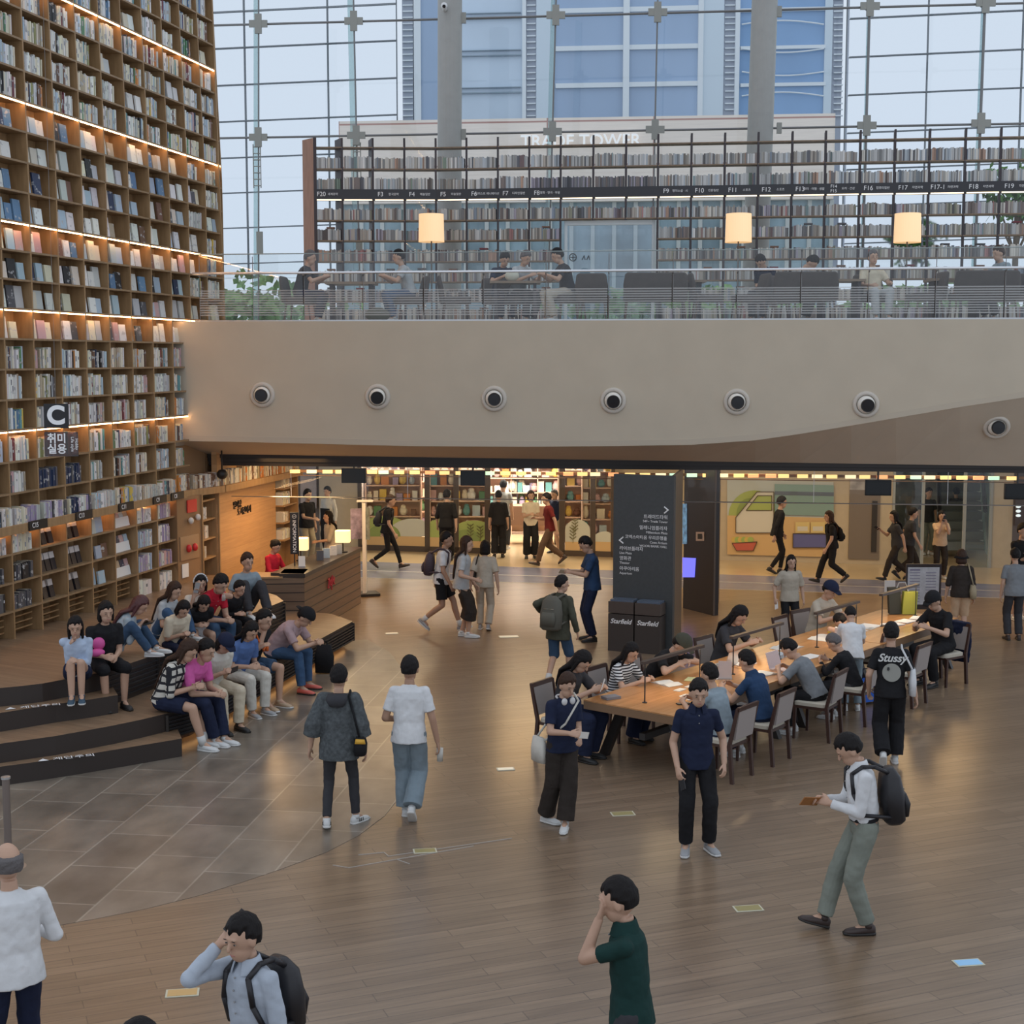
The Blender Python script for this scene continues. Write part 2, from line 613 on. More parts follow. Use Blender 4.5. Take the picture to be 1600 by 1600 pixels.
# ---- glass facade behind the mezzanine
GM, GD = 0.12, 32.5
pane_m = glass('facade_glass', (0.95, 0.98, 0.985), 0.05)
cable = mat('facade_steel', (0.20, 0.20, 0.20), 0.4, 0.5)
cross_m = mat('spider_fitting_metal', (0.30, 0.30, 0.27), 0.45, 0.3)
fin_m = glass('fin_glass', (0.70, 0.80, 0.80), 0.12)
SD = GD + 3.6
mb = MB()
c0, c1 = PL(120, -150, GM, SD), PL(1720, -150, GM, SD)
mb.add([V((c0.x, c0.y, ZM - 0.3)), V((c1.x, c1.y, ZM - 0.3)), V((c1.x, c1.y, 14)), V((c0.x, c0.y, 14))], [(0, 1, 2, 3)])
struct('window_1', mb, pane_m)
# glass fins with spider crosses and two rails
fx = [(404, 404), (553, 557), (868, 863), (1027, 1023), (1358, 1353), (1538, 1531)]
for i, (x0, x1) in enumerate(fx):
    p0, p1 = PL(x0, 34, GM, GD), PL(x1, 215, GM, GD)
    dz = (p1 - p0) / (p1.z - p0.z)
    T = p0 + dz * (13.5 - p0.z)
    Bt = p0 + dz * (ZM - p0.z)
    mb = MB()
    side = V((-0.17 if x0 < 700 else (-0.1 if x0 < 900 else 0.03), 0.35, 0))
    mb.slab([Bt, T, T + side, Bt + side], V((0.02, 0.0, 0)))
    fin = empty('glass_fin', 'tall glass fin with cross fittings on the window wall, %s from the left' % ['first', 'second', 'third', 'fourth', 'fifth', 'sixth'][i], 'glass fin', Bt, group='glass fins of the window wall')
    sub(fin, mb, 'fin_pane', fin_m)
    sub(fin, MB().tube(Bt, T, 0.018 if x0 < 1200 else 0.03), 'rod', cable)
    for j, y in enumerate([38 - (x0 - 400) * 0.029, 215 - (x0 - 400) * 0.0193, -145]):
        z = PL(x0, y, GM, GD).z
        c = p0 + dz * (z - p0.z) + V((0, -0.05, 0))
        mb = MB()
        mb.box(c, (0.40, 0.05, 0.15)).box(c + V((0, -0.002, 0)), (0.15, 0.055, 0.42))
        mb.tube(c + V((0, 0.02, 0)), c + V((0, 0.25, 0)), 0.05)
        sub(fin, mb, 'cross_fitting', cross_m)
    c = Bt + dz * (8.0 - ZM) + V((0, -0.03, 0))
    if x0 < 600:
        mb = MB()
        for s_ in (-0.09, 0.07):
            mb.tube(c + V((s_, 0, 0.55)), c + V((s_, 0, 1.5)), 0.012)
        for q in range(7):
            mb.tube(c + V((-0.09, 0, 0.6 + q * 0.14)), c + V((0.07, 0, 0.6 + q * 0.14)), 0.012)
        sub(fin, mb, 'bracket', cross_m)
        sub(fin, MB().box(c + V((0.02, 0, -0.65)), (0.14, 0.05, 0.5)), 'plate', cross_m)
for x0, x1 in ((-60, 690), (717, 1180), (1205, 1720)):
    for k, (yy, sl) in enumerate([(38, 0.029), (215, 0.0193)]):
        za = PL(400, yy, GM, GD).z
        a = PL(x0, 100, GM, GD)
        b = PL(x1, 100, GM, GD)
        o = tag(MB().tube((a.x, a.y, za), (b.x, b.y, za), 0.025).build('facade_rail', cable),
                'dark steel rail across the window wall, %s, %s' % ('upper' if k == 0 else 'lower', {-60: 'left of both round columns', 717: 'between the two round columns', 1205: 'right of both round columns'}[x0]), 'rail', 'steel rails of the window wall')
# two big round columns
colm = mat('grey_column_paint', (0.36, 0.36, 0.34), 0.5, noise=0.04)
for i, (x0, x1, w_) in enumerate([(703, 702.5, 37), (1195, 1187, 39)]):
    p0, p1 = PL(x0, 0, GM, GD - 0.5), PL(x1, 230, GM, GD - 0.5)
    dz = (p1 - p0) / (p1.z - p0.z)
    T, Bt = p0 + dz * (13.5 - p0.z), p0 + dz * (ZM - p0.z)
    o = empty('round_column', 'thick round grey steel column by the window wall, %s' % ['left one with a camera', 'right one'][i], 'column', Bt)
    sub(o, MB().tube(Bt, T, w_ / 2 / F * p0.y, n=40), 'shaft', colm, smooth=False)
    for y in (28, 210):
        c = PL(x0 + w_ / 2 + 3, y - (x0 - 703) * 0.02, GM, GD - 0.5)
        sub(o, MB().box(c, (0.1, 0.06, 0.22)), 'bracket', cross_m)
p = PL(694, 9, GM, GD - 1.1)
t = empty('security_camera', 'small white dome camera on the left round column', 'camera', p)
MB().tube((0, 0.35, 0), (0, 0.0, 0), 0.05, n=16).ell((0, 0, 0), (.07, .07, .07)).build('housing', mat('white_plastic', (0.7, 0.7, 0.7), 0.4), t, smooth=True)
MB().tube((0, -0.05, -0.02), (0, -0.075, -0.03), 0.035, n=16).build('lens', lens, t)

# ---- outside: stone podium with lettering, tower of blue glass, trees, ground
stone = bricks('podium_stone', (0.93, 0.82, 0.73), (0.90, 0.79, 0.70), (0.50, 0.28, 0.24), 3.2, 1.3, 0.03, 0, 0.7, 0.0, 0.04, rot3=(math.pi / 2, 0, 0))
PD = 46.0
a, b = PL(531, 192, 0.1, PD), PL(1302, 178, 0.1, PD)
pod = empty('trade_hall', 'pale stone podium building with raised white lettering outside the glass', 'building', (a.x, a.y, ZM))
zt = a.z
sub(pod, MB().obox((a.x, a.y, ZM - 0.5), (b.x - a.x, b.y - a.y, 0), (0, 8, 0), (0, 0, zt - ZM - 2.0)), 'lower_wall', mat('podium_glazing', (0.30, 0.40, 0.45), 0.2, noise=0.4, nscale=0.6))
sub(pod, MB().obox((a.x, a.y - 0.3, zt - 2.5), (b.x - a.x, b.y - a.y, 0), (0, 8, 0), (0, 0, 2.5)), 'stone_fascia', stone)
c = PL(907, 221, 0.1, PD - 0.4)
text('TRADE TOWER', 'lettering', c, (1, -0.1, 0), (0, 0, 1), 0.52, mat('white_sign_letters', (0.9, 0.9, 0.9), 0.4, emit=(1, 1, 1), es=0.25), pod, 0.05, bold=0.004)
# mullions of the podium front
mb = MB()
for i in range(24):
    x = a.x + (b.x - a.x) * i / 23
    mb.box((x, a.y + (b.y - a.y) * i / 23 - 0.05, (ZM + zt - 2.5) / 2), (0.12, 0.1, zt - 2.5 - ZM))
sub(pod, mb, 'mullion_rack', mat('pale_mullion', (0.6, 0.62, 0.6), 0.4))
TD = 62.0
tw_glass = mat('tower_blue_glass', (0.30, 0.42, 0.60), 0.12, noise=0.22, nscale=0.25, stretch=(1, 1, 0.15), spec=0.8)
tw_pale = mat('tower_pale_cladding', (0.60, 0.70, 0.78), 0.3)
tw_white = mat('tower_white_frame', (0.72, 0.78, 0.82), 0.4)
tw_louv = mat('tower_grey_louvre', (0.36, 0.40, 0.48), 0.5)
tw = empty('office_tower', 'tall blue glass office tower beyond the window wall', 'building', (PL(900, 300, 0.1, TD).x, TD, ZM))


def band(x0, x1, m, nm, d=0.0, y0=-260, y1=250):
    p, q = PL(x0, 0, 0.1, TD - d), PL(x1, 0, 0.1, TD - d)
    sub(tw, MB().obox((p.x, p.y, ZM), (q.x - p.x, q.y - p.y, 0), (0, 2, 0), (0, 0, 24)), nm, m)


band(628, 645, tw_louv, 'louvre_shaft', 0)
band(646, 657, tw_white, 'corner_frame', 0.1)
band(657, 684, tw_glass, 'window_band', 0.0)
band(684, 820, mat('tower_reflective_bay', (0.55, 0.66, 0.78), 0.15, noise=0.08, nscale=0.3), 'glazed_bay', 0.0)
band(816, 822, tw_white, 'corner_frame', 0.2)
band(822, 838, tw_louv, 'louvre_shaft', 0)
band(838, 866, tw_pale, 'cladding_strip', 0.1)
band(866, 1092, tw_glass, 'window_band', 0.0)
band(1092, 1100, tw_white, 'corner_frame', 0.2)
band(1100, 1132, tw_pale, 'cladding_strip', 0.1)
band(1132, 1150, tw_louv, 'louvre_shaft', 0)
band(1150, 1157, tw_white, 'corner_frame', 0.2)
band(1157, 1290, mat('tower_deep_blue_glass', (0.22, 0.38, 0.62), 0.1, noise=0.1, nscale=0.3), 'window_band', 0.0)
band(1290, 1302, tw_pale, 'cladding_strip', 0.1)
band(1302, 1318, tw_louv, 'louvre_shaft', 0)


def hbar(x0, x1, y, h=7, m=tw_white, nm='spandrel', wob=0.0):
    p, q = PL(x0, y, 0.1, TD - 0.15), PL(x1, y, 0.1, TD - 0.15)
    z = p.z
    hh = h / F * TD
    sub(tw, MB().obox((p.x, p.y, z - hh / 2), (q.x - p.x, q.y - p.y, 0), (0, 0.15, 0), (0, 0, hh)), nm, m)


for y in (17, 76, 134):
    hbar(868, 1092, y)
    hbar(1157, 1290, y - 1, 5)
for x in (979,):
    p = PL(x, 0, 0.1, TD - 0.2)
    sub(tw, MB().box((p.x, p.y, ZM + 12), (0.25, 0.2, 24)), 'mullion', tw_white)
for y in (30, 88, 146):
    hbar(686, 814, y, 1.6, mat('tower_line', (0.25, 0.33, 0.4), 0.4), 'joint')
    hbar(686, 814, y - 8, 1.2, MATS['tower_line'], 'joint')
mb = MB()
for x0, x1 in ((629, 645), (823, 837), (1133, 1149), (1303, 1317)):
    for k in range(22):
        y = -20 + k * 9.6
        p, q = PL(x0, y, 0.1, TD - 0.12), PL(x1, y, 0.1, TD - 0.12)
        mb.obox((p.x, p.y, p.z), (q.x - p.x, q.y - p.y, 0), (0, .1, 0), (0, 0, 0.045))
sub(tw, mb, 'louvre_slats', tw_white)
mb = MB()
for cy in (38, 76, 112, 150):      # curved reflections in the blue glass, modelled as thin white raised lines
    pts = []
    for k in range(13):
        x = 1159 + k * 10.7
        s_ = math.sin(k / 12 * math.pi)
        pts.append(PL(x, cy - 6 * s_ * (1 if (cy // 38) % 2 else -1), 0.1, TD - 0.18))
    mb.path(pts, 0.03, n=5)
sub(tw, mb, 'reflected_curves', tw_white)
wing_m = mat('wing_mirror_glass', (0.93, 0.95, 0.97), 0.04, 1.0)
wing_j = mat('wing_joint', (0.16, 0.18, 0.20), 0.5)
for x0_, x1_, vx, lb in ((180, 622, (258, 382, 512, 620), 'left'), (1318, 1760, (1322, 1449, 1597, 1740), 'right')):
    mbp, mbj = MB(), MB()
    p0, p1 = PL(x0_, 435, .1, TD - .1), PL(x1_, 435, .1, TD - .1)
    z0_ = PL(800, 432, .1, TD).z
    mbp.obox((p0.x, p0.y, z0_), (p1.x - p0.x, p1.y - p0.y, 0), (0, .5, 0), (0, 0, 22))
    sub(tw, mbp, 'mirror_wing', wing_m)
    for y in (-51, 8, 66, 125, 183, 241, 297, 353, 410):
        k0, k1 = PL(x0_, y - (x0_ - 340) * .026, .0, TD - .2), PL(x1_, y - (x1_ - 340) * .026, .0, TD - .2)
        mbj.tube((p0.x, p0.y - .1, k0.z), (p1.x, p1.y - .1, k1.z), .025, n=4)
    for x in vx:
        q = PL(x, 100, .1, TD - .15)
        mbj.box((q.x, q.y, z0_ + 11), (.05, .05, 22))
    sub(tw, mbj, 'wing_joints', wing_j)
struct('ground_outside', MB().prism([(-40, 36), (40, 36), (60, 140), (-60, 140)], ZM - 0.6, ZM - 0.4), mat('plaza_paving', (0.45, 0.45, 0.43), 0.8))
leaf = mat('tree_leaf', (0.10, 0.22, 0.05), 0.7, noise=0.4, nscale=5)
leaf2 = mat('shrub_leaf', (0.20, 0.34, 0.12), 0.7, noise=0.4, nscale=5)
bark = mat('bark', (0.12, 0.09, 0.06), 0.9)


def plant(px, py, D, rx, rz, lb, m, nm='tree', n=500, ground=ZM - 0.4, trunk=True):
    c = PL(px, py, 0, D)
    if not trunk:
        tz = c.z + rz
        rz = (tz - ground) / 2
        c.z = ground + rz
    t = empty(nm, lb, 'tree' if trunk else 'hedge', (c.x, c.y, ground))
    r_ = random.Random(int(px))
    mb = MB()
    for i in range(n):
        while True:
            q = V((r_.uniform(-1, 1), r_.uniform(-1, 1), r_.uniform(-1, 1)))
            if 0.3 < q.length < 1:
                break
        q = V((q.x * rx, q.y * rx * 0.6, q.z * rz)) * (0.75 + 0.25 * math.sin(q.x * 7 + q.z * 9)) + V((0, 0, c.z - ground))
        a = V((r_.gauss(0, 1), r_.gauss(0, 1), r_.gauss(0, 1))).normalized() * r_.uniform(.1, .22)
        b = a.orthogonal().normalized() * 0.12
        mb.add([q - a, q + b, q + a, q - b], [(0, 1, 2, 3)])
    mb.build('foliage', m, t)
    if trunk:
        tb = MB().tube((0, 0, 0), (0, 0, c.z - ground), 0.14, 0.07)
        for k in range(5):
            tb.tube((0, 0, (c.z - ground) * 0.6), (math.cos(k * 1.3) * rx * .6, 0, c.z - ground + math.sin(k * 2) * rz * .5), .05, .02)
        tb.build('trunk', bark, t)


plant(400, 443, 42, 3.2, 0.35, 'low green hedge outside the glass left of the mezzanine bookcase', leaf2, 'hedge', 900, trunk=False)
plant(1050, 452, 42, 4.2, 0.4, 'long low green hedge outside seen under the shelves', leaf2, 'hedge', 900, trunk=False)
plant(1480, 450, 42, 3.6, 0.5, 'low green hedge outside at the right of the mezzanine', leaf2, 'hedge', 900, trunk=False)
plant(1590, 300, 50, 1.6, 1.4, 'green tree outside behind the right end of the bookcase', leaf, 'tree', 500)
# ---------------------------------------------------------------- giant bookcase on the left
ow1 = wood('oak_veneer', (0.31, 0.190, 0.090), (0.39, 0.245, 0.120), 0.5, (6, 6, 1))
ow2 = wood('oak_shelf_board', (0.25, 0.165, 0.088), (0.33, 0.215, 0.115), 0.5, (4, 4, 4))
led_m = mat('warm_led_strip', (1, 0.8, 0.6), 0.5, emit=(1.0, 0.55, 0.25), es=22)
RZ = [0.9, 1.3, 1.7, 2.1, 2.5, 2.94, 3.38, 3.82, 4.24, 4.66, 5.08, 5.50, 5.90, 6.30, 6.70, 7.12, 7.54, 7.96, 8.38, 8.80, 9.22, 9.64,
      10.06, 10.48, 10.90, 11.32, 11.74]
LEDZ = [3.82, 5.50, 6.70, 8.38, 10.06, 11.74]


def WP(k, z):
    """front edge point of divider k at height z"""
    y = 20.3 + 0.76 * k - 0.012 * k * max(0, 5.4 - z) - 0.012 * k * max(0, z - 8.0)
    x = -6.95 + 0.155 * k + 0.016 * max(0, 5.4 - z) * min(k, 8) / 8 * 1.4 - 0.01 * max(0, z - 8.0)
    return V((x, y, z))


w_t = (WP(8, 6) - WP(0, 6)).normalized()
w_n = V((w_t.y, -w_t.x, 0))
DEP = 0.30
bw = empty('giant_bookcase', 'towering curved oak bookcase wall with lit shelves filling the left side', 'bookcase', WP(0, 0.9))


def kmax(z):
    return 7.75 if z < 5.40 else 10.0


# boards
for zi, z in enumerate(RZ):
    if z < 0.95:
        continue
    km = kmax(z - 0.1)
    if z < 2.4:
        km = 7
    if abs(z - 2.5) < .01:
        continue
    a, b = WP(-3, z), WP(km, z)
    mb = MB()
    ks = [-3 + (km + 3) * i / 8 for i in range(9)]
    for k0, k1 in zip(ks, ks[1:]):
        p, q = WP(k0, z), WP(k1, z)
        mb.hexa([p - w_n * DEP - V((0, 0, .028)), p - V((0, 0, .028)), q - V((0, 0, .028)), q - w_n * DEP - V((0, 0, .028)),
                 p - w_n * DEP, p, q, q - w_n * DEP])
    sub(bw, mb, 'shelf_board', ow2)
# dividers
for k in range(-3, 11):
    segs = []
    ztop = 12.1
    if k <= 7:
        segs.append((0.9, ztop))
    else:
        segs.append((5.42, ztop))
    mb = MB()
    for z0, z1 in segs:
        zz = [z0 + (z1 - z0) * i / 10 for i in range(11)]
        for za, zb_ in zip(zz, zz[1:]):
            p, q = WP(k, za), WP(k, zb_)
            t2 = w_t * 0.016
            d2 = -w_n * DEP
            mb.hexa([p - t2, p + t2, p + t2 + d2, p - t2 + d2, q - t2, q + t2, q + t2 + d2, q - t2 + d2])
    sub(bw, mb, 'divider', ow1)
# back panels
mb = MB()
for k in range(-3, 10):
    zz = [5.42 if k >= 7 else 0.9, 6.7, 8.4, 10.2, 12.1]
    if k < 7:
        zz = [0.9, 2.5, 4.2] + zz[1:]
    for za, zb_ in zip(zz, zz[1:]):
        p, q = WP(k, za), WP(k + 1, za)
        p2, q2 = WP(k, zb_), WP(k + 1, zb_)
        o = -w_n * DEP
        mb.hexa([p + o, p + o * 1.06, q + o * 1.06, q + o, p2 + o, p2 + o * 1.06, q2 + o * 1.06, q2 + o])
    if k == 7:
        for za, zb_ in ((2.5, 4.0), (4.0, 5.4)):
            p, q = WP(7, za), WP(7.75, za)
            p2, q2 = WP(7, zb_), WP(7.75, zb_)
            mb.hexa([p + o, p + o * 1.06, q + o * 1.06, q + o, p2 + o, p2 + o * 1.06, q2 + o * 1.06, q2 + o])
sub(bw, mb, 'back_panel', ow1)
# end cheek above the mezzanine floor and at the fascia
p, q = WP(10, 5.42), WP(10, 12.1)
sub(bw, MB().hexa([p, p + w_t * .05, p + w_t * .05 - w_n * .45, p - w_n * .45, q, q + w_t * .05, q + w_t * .05 - w_n * .45, q - w_n * .45]), 'end_panel', ow1)
# led strips under the lit boards, broken at every divider
for z in LEDZ:
    km = int(kmax(z))
    mb = MB()
    for k in range(-3, km if z > 5.3 else 8):
        p, q = WP(k, z - 0.03), WP(min(k + 1, kmax(z - .1)), z - 0.03)
        d = (q - p)
        p, q = p + d * 0.03, q - d * 0.03
        mb.hexa([p - V((0, 0, .015)), q - V((0, 0, .015)), q - w_n * 0.016 - V((0, 0, .015)), p - w_n * 0.016 - V((0, 0, .015)), p, q, q - w_n * 0.016, p - w_n * 0.016])
    sub(bw, mb, 'led_strip', led_m)
# the projecting ledge at 2.5 m that runs round under the mezzanine
LK = [WP(-3, 2.5), WP(0, 2.5), WP(4, 2.5), WP(7, 2.5), WP(7.75, 2.5), V((-5.30, 26.7, 2.5)), V((-4.45, 30.6, 2.5))]
mb = MB()
for p, q in zip(LK, LK[1:]):
    i0, i1 = V((p.x + .02, p.y, 0)), V((q.x + .02, q.y, 0))
    n_ = V(((q - p).y, -(q - p).x, 0)).normalized()
    f = n_ * 0.10
    mb.hexa([p + f - V((0, 0, .12)), q + f - V((0, 0, .12)), q - n_ * .3 - V((0, 0, .12)), p - n_ * .3 - V((0, 0, .12)), p + f, q + f, q - n_ * .3, p - n_ * .3])
sub(bw, mb, 'ledge', ow1)
mb = MB()
for p, q in zip(LK[3:], LK[4:]):
    n_ = V(((q - p).y, -(q - p).x, 0)).normalized()
    mb.obox(V((p.x, p.y, 2.5)) - n_ * .3, V((q.x - p.x, q.y - p.y, 0)), -n_ * .05, V((0, 0, .75)))
struct('wall_above_ledge', mb, mat('plain_oak_panel', (0.30, 0.175, 0.085)))
mb = MB()
for k in range(-3, 7):
    p, q = WP(k, 2.375), WP(k + 1, 2.375)
    d = q - p
    p, q = p + d * .1 - w_n * .14, q - d * .1 - w_n * .14
    mb.hexa([p - V((0, 0, .02)), q - V((0, 0, .02)), q - w_n * .02 - V((0, 0, .02)), p - w_n * .02 - V((0, 0, .02)), p, q, q - w_n * .02, p - w_n * .02])
sub(bw, mb, 'ledge_led_strip', mat('dim_warm_led', (1, .8, .6), 0.5, emit=(1, 0.52, 0.22), es=14))
# louvre slots in the bottom row
mb = MB()
for k in range(-3, 5):
    for dz in (0.08, 0.17, 0.26):
        p, q = WP(k + .12, .9 + dz), WP(k + .9, .9 + dz)
        mb.obox(p - w_n * .12, q - p, -w_n * .1 + V((0, 0, -.05)), V((0, 0, .02)))
sub(bw, mb, 'louvre_slats', ow1)
# wall behind bookcase & panels round the corner
tall = mat('plain_oak_panel', (0.30, 0.175, 0.085), 0.5, noise=0.15, nscale=2, stretch=(8, 8, 1))
Q7, Q315, A0, A1 = WP(7, 0), V((-5.52, 25.97, 0)), V((-5.36, 26.66, 0)), V((-4.80, 29.75, 0))
Q7.x, Q7.y = WP(7, .9).x, WP(7, .9).y
pt = (Q315 - Q7).normalized()
pnn = V((pt.y, -pt.x, 0))
struct('wall_left', MB().obox(Q7 + V((0, 0, .9)), Q315 - Q7, -pnn * .3, V((0, 0, 1.5))), tall)
# fire cabinet details on it
def fq(s_, z, o=.0):
    return Q7 + pt * s_ + pnn * o + V((0, 0, z))


fr = empty('fire_hose_cabinet', 'fire hose cabinet panel with red valves at the end of the low shelves', 'fire hose cabinet', fq(.1, 1.2, .01))
red = mat('fire_red', (0.65, 0.03, 0.03), 0.4)
sub(fr, MB().obox(fq(.06, 1.3, .0), pt * .6, pnn * .02, V((0, 0, .42))), 'door_plate', mat('cabinet_panel', (0.36, .22, .12), .4))
for s_ in (.28, .48):
    sub(fr, MB().ell(fq(s_, 1.5, .05), (.05, .05, .07)), 'valve', red, smooth=True)
sub(fr, MB().obox(fq(.1, 1.0, .01), pt * .2, pnn * .01, V((0, 0, .24))), 'notice', paper)
sub(fr, MB().obox(fq(.3, 2.12, .01), pt * .3, pnn * .02, V((0, 0, .22))), 'red_sign', red)
sub(fr, MB().ell(fq(.35, 1.98, .06), (.05, .05, .06)).ell(fq(.58, 2.02, .06), (.05, .05, .06)), 'alarm_bell', mat('white_plastic2', (.7, .66, .6), .4), smooth=True)
# warm wood feature wall beside the desk
ft = (A1 - A0).normalized()
fn = V((ft.y, -ft.x, 0))
orange = bricks('pale_oak_feature_wall', (0.52, 0.31, 0.15), (0.47, 0.275, 0.13), (0.40, 0.23, 0.10), 2.2, 0.18, 0.004, 0, 0.55, 0.5, 0.1, rot3=(math.pi / 2, 0, 0))
wallbox('wall_feature', A0, ft, (A1 - A0).length, .1, 3.2, orange)
struct('trim_7', MB().obox(A0, ft * .04, fn * .03, V((0, 0, 2.4))).obox(Q315, pt * .03, pnn * .03, V((0, 0, 2.4))), ow1)


def onw(px, py_, off=.012):
    d = ray(px, py_)
    t_ = A0.dot(fn) / d.dot(fn)
    return V((d.x * t_, d.y * t_, H + d.z * t_)) + fn * off


c = onw(380, 796)
caly = empty('wall_lettering', 'black brush lettering mounted on the lit wood wall beside the desk', 'lettering', c)
text('별마당', 'upper_line', onw(370, 789), ft, (0, 0, 1), 0.16, black, caly, 0.008, align='CENTER')
text('도서관에서', 'lower_line', onw(381, 798), ft, (0, 0, 1), 0.16, black, caly, 0.008)
# small shelves either side of the feature wall
for nm, P0, L, lb in (('wall_shelf', Q315 + V((-.0, .03, 0)) - fn * .28, .66, 'narrow oak shelf column between fire cabinet and lit wood wall'),
                      ('wall_shelf', A1 - fn * .1, .8, 'narrow oak shelf column at the far end of the lit wood wall')):
    t = empty(nm, lb, 'shelf', P0)
    for z in (1.2, 1.55, 1.9, 2.25) if L < .78 else (1.1, 1.45, 1.8, 2.15):
        sub(t, MB().obox(P0 + V((0, 0, z)), ft * L, fn * .28, V((0, 0, .03))), 'shelf_board', ow1)
    sub(t, MB().obox(P0 + ft * L, ft * .04, fn * .3, V((0, 0, 2.4))), 'side_panel', ow1)
    sub(t, MB().obox(P0, ft * L, -fn * .02, V((0, 0, 2.4))), 'back_panel', ow1)

# ---------------------------------------------------------------- books
PAL = {
    'white': (0.74, 0.74, 0.71), 'cream': (0.70, 0.65, 0.52), 'pale grey': (0.52, 0.54, 0.53), 'pale blue': (0.42, 0.53, 0.62),
    'blue': (0.12, 0.22, 0.36), 'navy': (0.025, 0.04, 0.09), 'black': (0.02, 0.02, 0.022), 'dark grey': (0.10, 0.10, 0.11),
    'brown': (0.17, 0.09, 0.06), 'maroon': (0.16, 0.03, 0.04), 'red': (0.45, 0.06, 0.04), 'orange': (0.55, 0.22, 0.06),
    'yellow': (0.62, 0.46, 0.10), 'green': (0.10, 0.24, 0.12), 'olive': (0.28, 0.28, 0.12), 'pink': (0.55, 0.36, 0.36),
    'lilac': (0.36, 0.30, 0.45), 'teal': (0.12, 0.32, 0.34), 'beige': (0.45, 0.37, 0.27)}
W_SP = ['white'] * 14 + ['cream'] * 11 + ['pale grey'] * 7 + ['pale blue'] * 4 + ['beige'] * 4 + ['blue', 'navy', 'black', 'dark grey', 'brown', 'maroon', 'green', 'orange', 'yellow', 'pink', 'teal', 'olive']
W_FC = ['white'] * 9 + ['pale blue'] * 5 + ['cream'] * 4 + ['pale grey'] * 2 + ['navy', 'black', 'dark grey', 'blue', 'blue', 'beige', 'brown', 'pink', 'pale grey', 'pale grey']


def book_mat(name):
    m = bpy.data.materials.new(name)
    m.use_nodes = True
    t = m.node_tree
    b = t.nodes['Principled BSDF']
    b.inputs['Roughness'].default_value = 0.5
    at = t.nodes.new('ShaderNodeAttribute')
    at.attribute_name = 'Col'
    g = t.nodes.new('ShaderNodeNewGeometry')
    mp = t.nodes.new('ShaderNodeMapping')
    mp.inputs['Scale'].default_value = (9, 9, 14)
    n = t.nodes.new('ShaderNodeTexNoise')
    n.inputs['Scale'].default_value = 1.0
    n.inputs['Detail'].default_value = 3
    r = t.nodes.new('ShaderNodeValToRGB')
    r.color_ramp.interpolation = 'LINEAR'
    r.color_ramp.elements[0].position = 0.32
    r.color_ramp.elements[0].color = (.75, .75, .75, 1)
    r.color_ramp.elements[1].position = 0.40
    r.color_ramp.elements[1].color = (0, 0, 0, 1)
    mx = t.nodes.new('ShaderNodeMix')
    mx.data_type = 'RGBA'
    hs = t.nodes.new('ShaderNodeInvert')
    hs.inputs[0].default_value = 0.62
    t.links.new(g.outputs['Position'], mp.inputs[0])
    t.links.new(mp.outputs[0], n.inputs['Vector'])
    t.links.new(n.outputs[0], r.inputs[0])
    t.links.new(r.outputs[0], mx.inputs[0])
    t.links.new(at.outputs['Color'], mx.inputs[6])
    t.links.new(at.outputs['Color'], hs.inputs[1])
    t.links.new(hs.outputs[0], mx.inputs[7])
    t.links.new(mx.outputs[2], b.inputs['Base Color'])
    return m


cover_m = book_mat('book_cover')
page_c = (0.66, 0.60, 0.48)


def book_shape(mb, o, ax, up, dep, wd, ht, dp, col, face):
    """o = front lower corner at the near side; ax along shelf, dep pointing into the shelf"""
    if face:            # standing face-out: cover towards the room, slight backwards tilt
        tilt = dep * 0.06
        mb.obox(o, ax * wd, dep * dp, up * ht + tilt * ht * 2, 0, col)
        mb.obox(o + ax * (wd * .97) + dep * .004 + up * .004, ax * (wd * .035), dep * (dp - .008), up * (ht - .008) + tilt * ht * 2, 1, page_c)
    else:
        mb.obox(o, ax * wd, dep * dp, up * ht, 0, col)
        mb.obox(o + ax * (wd * .12) + dep * .01 + up * (ht - .002), ax * (wd * .76), dep * (dp - .015), up * 0.003, 1, page_c)
        if rnd.random() < .55:      # title band on spine
            c2 = tuple(min(1, max(0, (1 - x) * .6)) for x in col)
            z0 = rnd.uniform(.12, .6)
            mb.obox(o + ax * (wd * .25) - dep * .0015 + up * (ht * z0), ax * (wd * .5), dep * .002, up * (ht * rnd.uniform(.1, .3)), 0, c2)


ORD = ['first', 'second', 'third', 'fourth', 'fifth', 'sixth', 'seventh', 'eighth', 'ninth', 'tenth', 'eleventh', 'twelfth',
       'thirteenth', 'fourteenth', 'fifteenth', 'sixteenth', 'seventeenth', 'eighteenth', 'nineteenth', 'twentieth', 'twenty-first', 'twenty-second', 'twenty-third',
       'twenty-fourth', 'twenty-fifth', 'twenty-sixth', 'twenty-seventh', 'twenty-eighth', 'twenty-ninth', 'thirtieth']
allb = []       # (distance key, origin, ax, dep, wd, ht, dp, colour name, face, shelf row, cubby, idx)


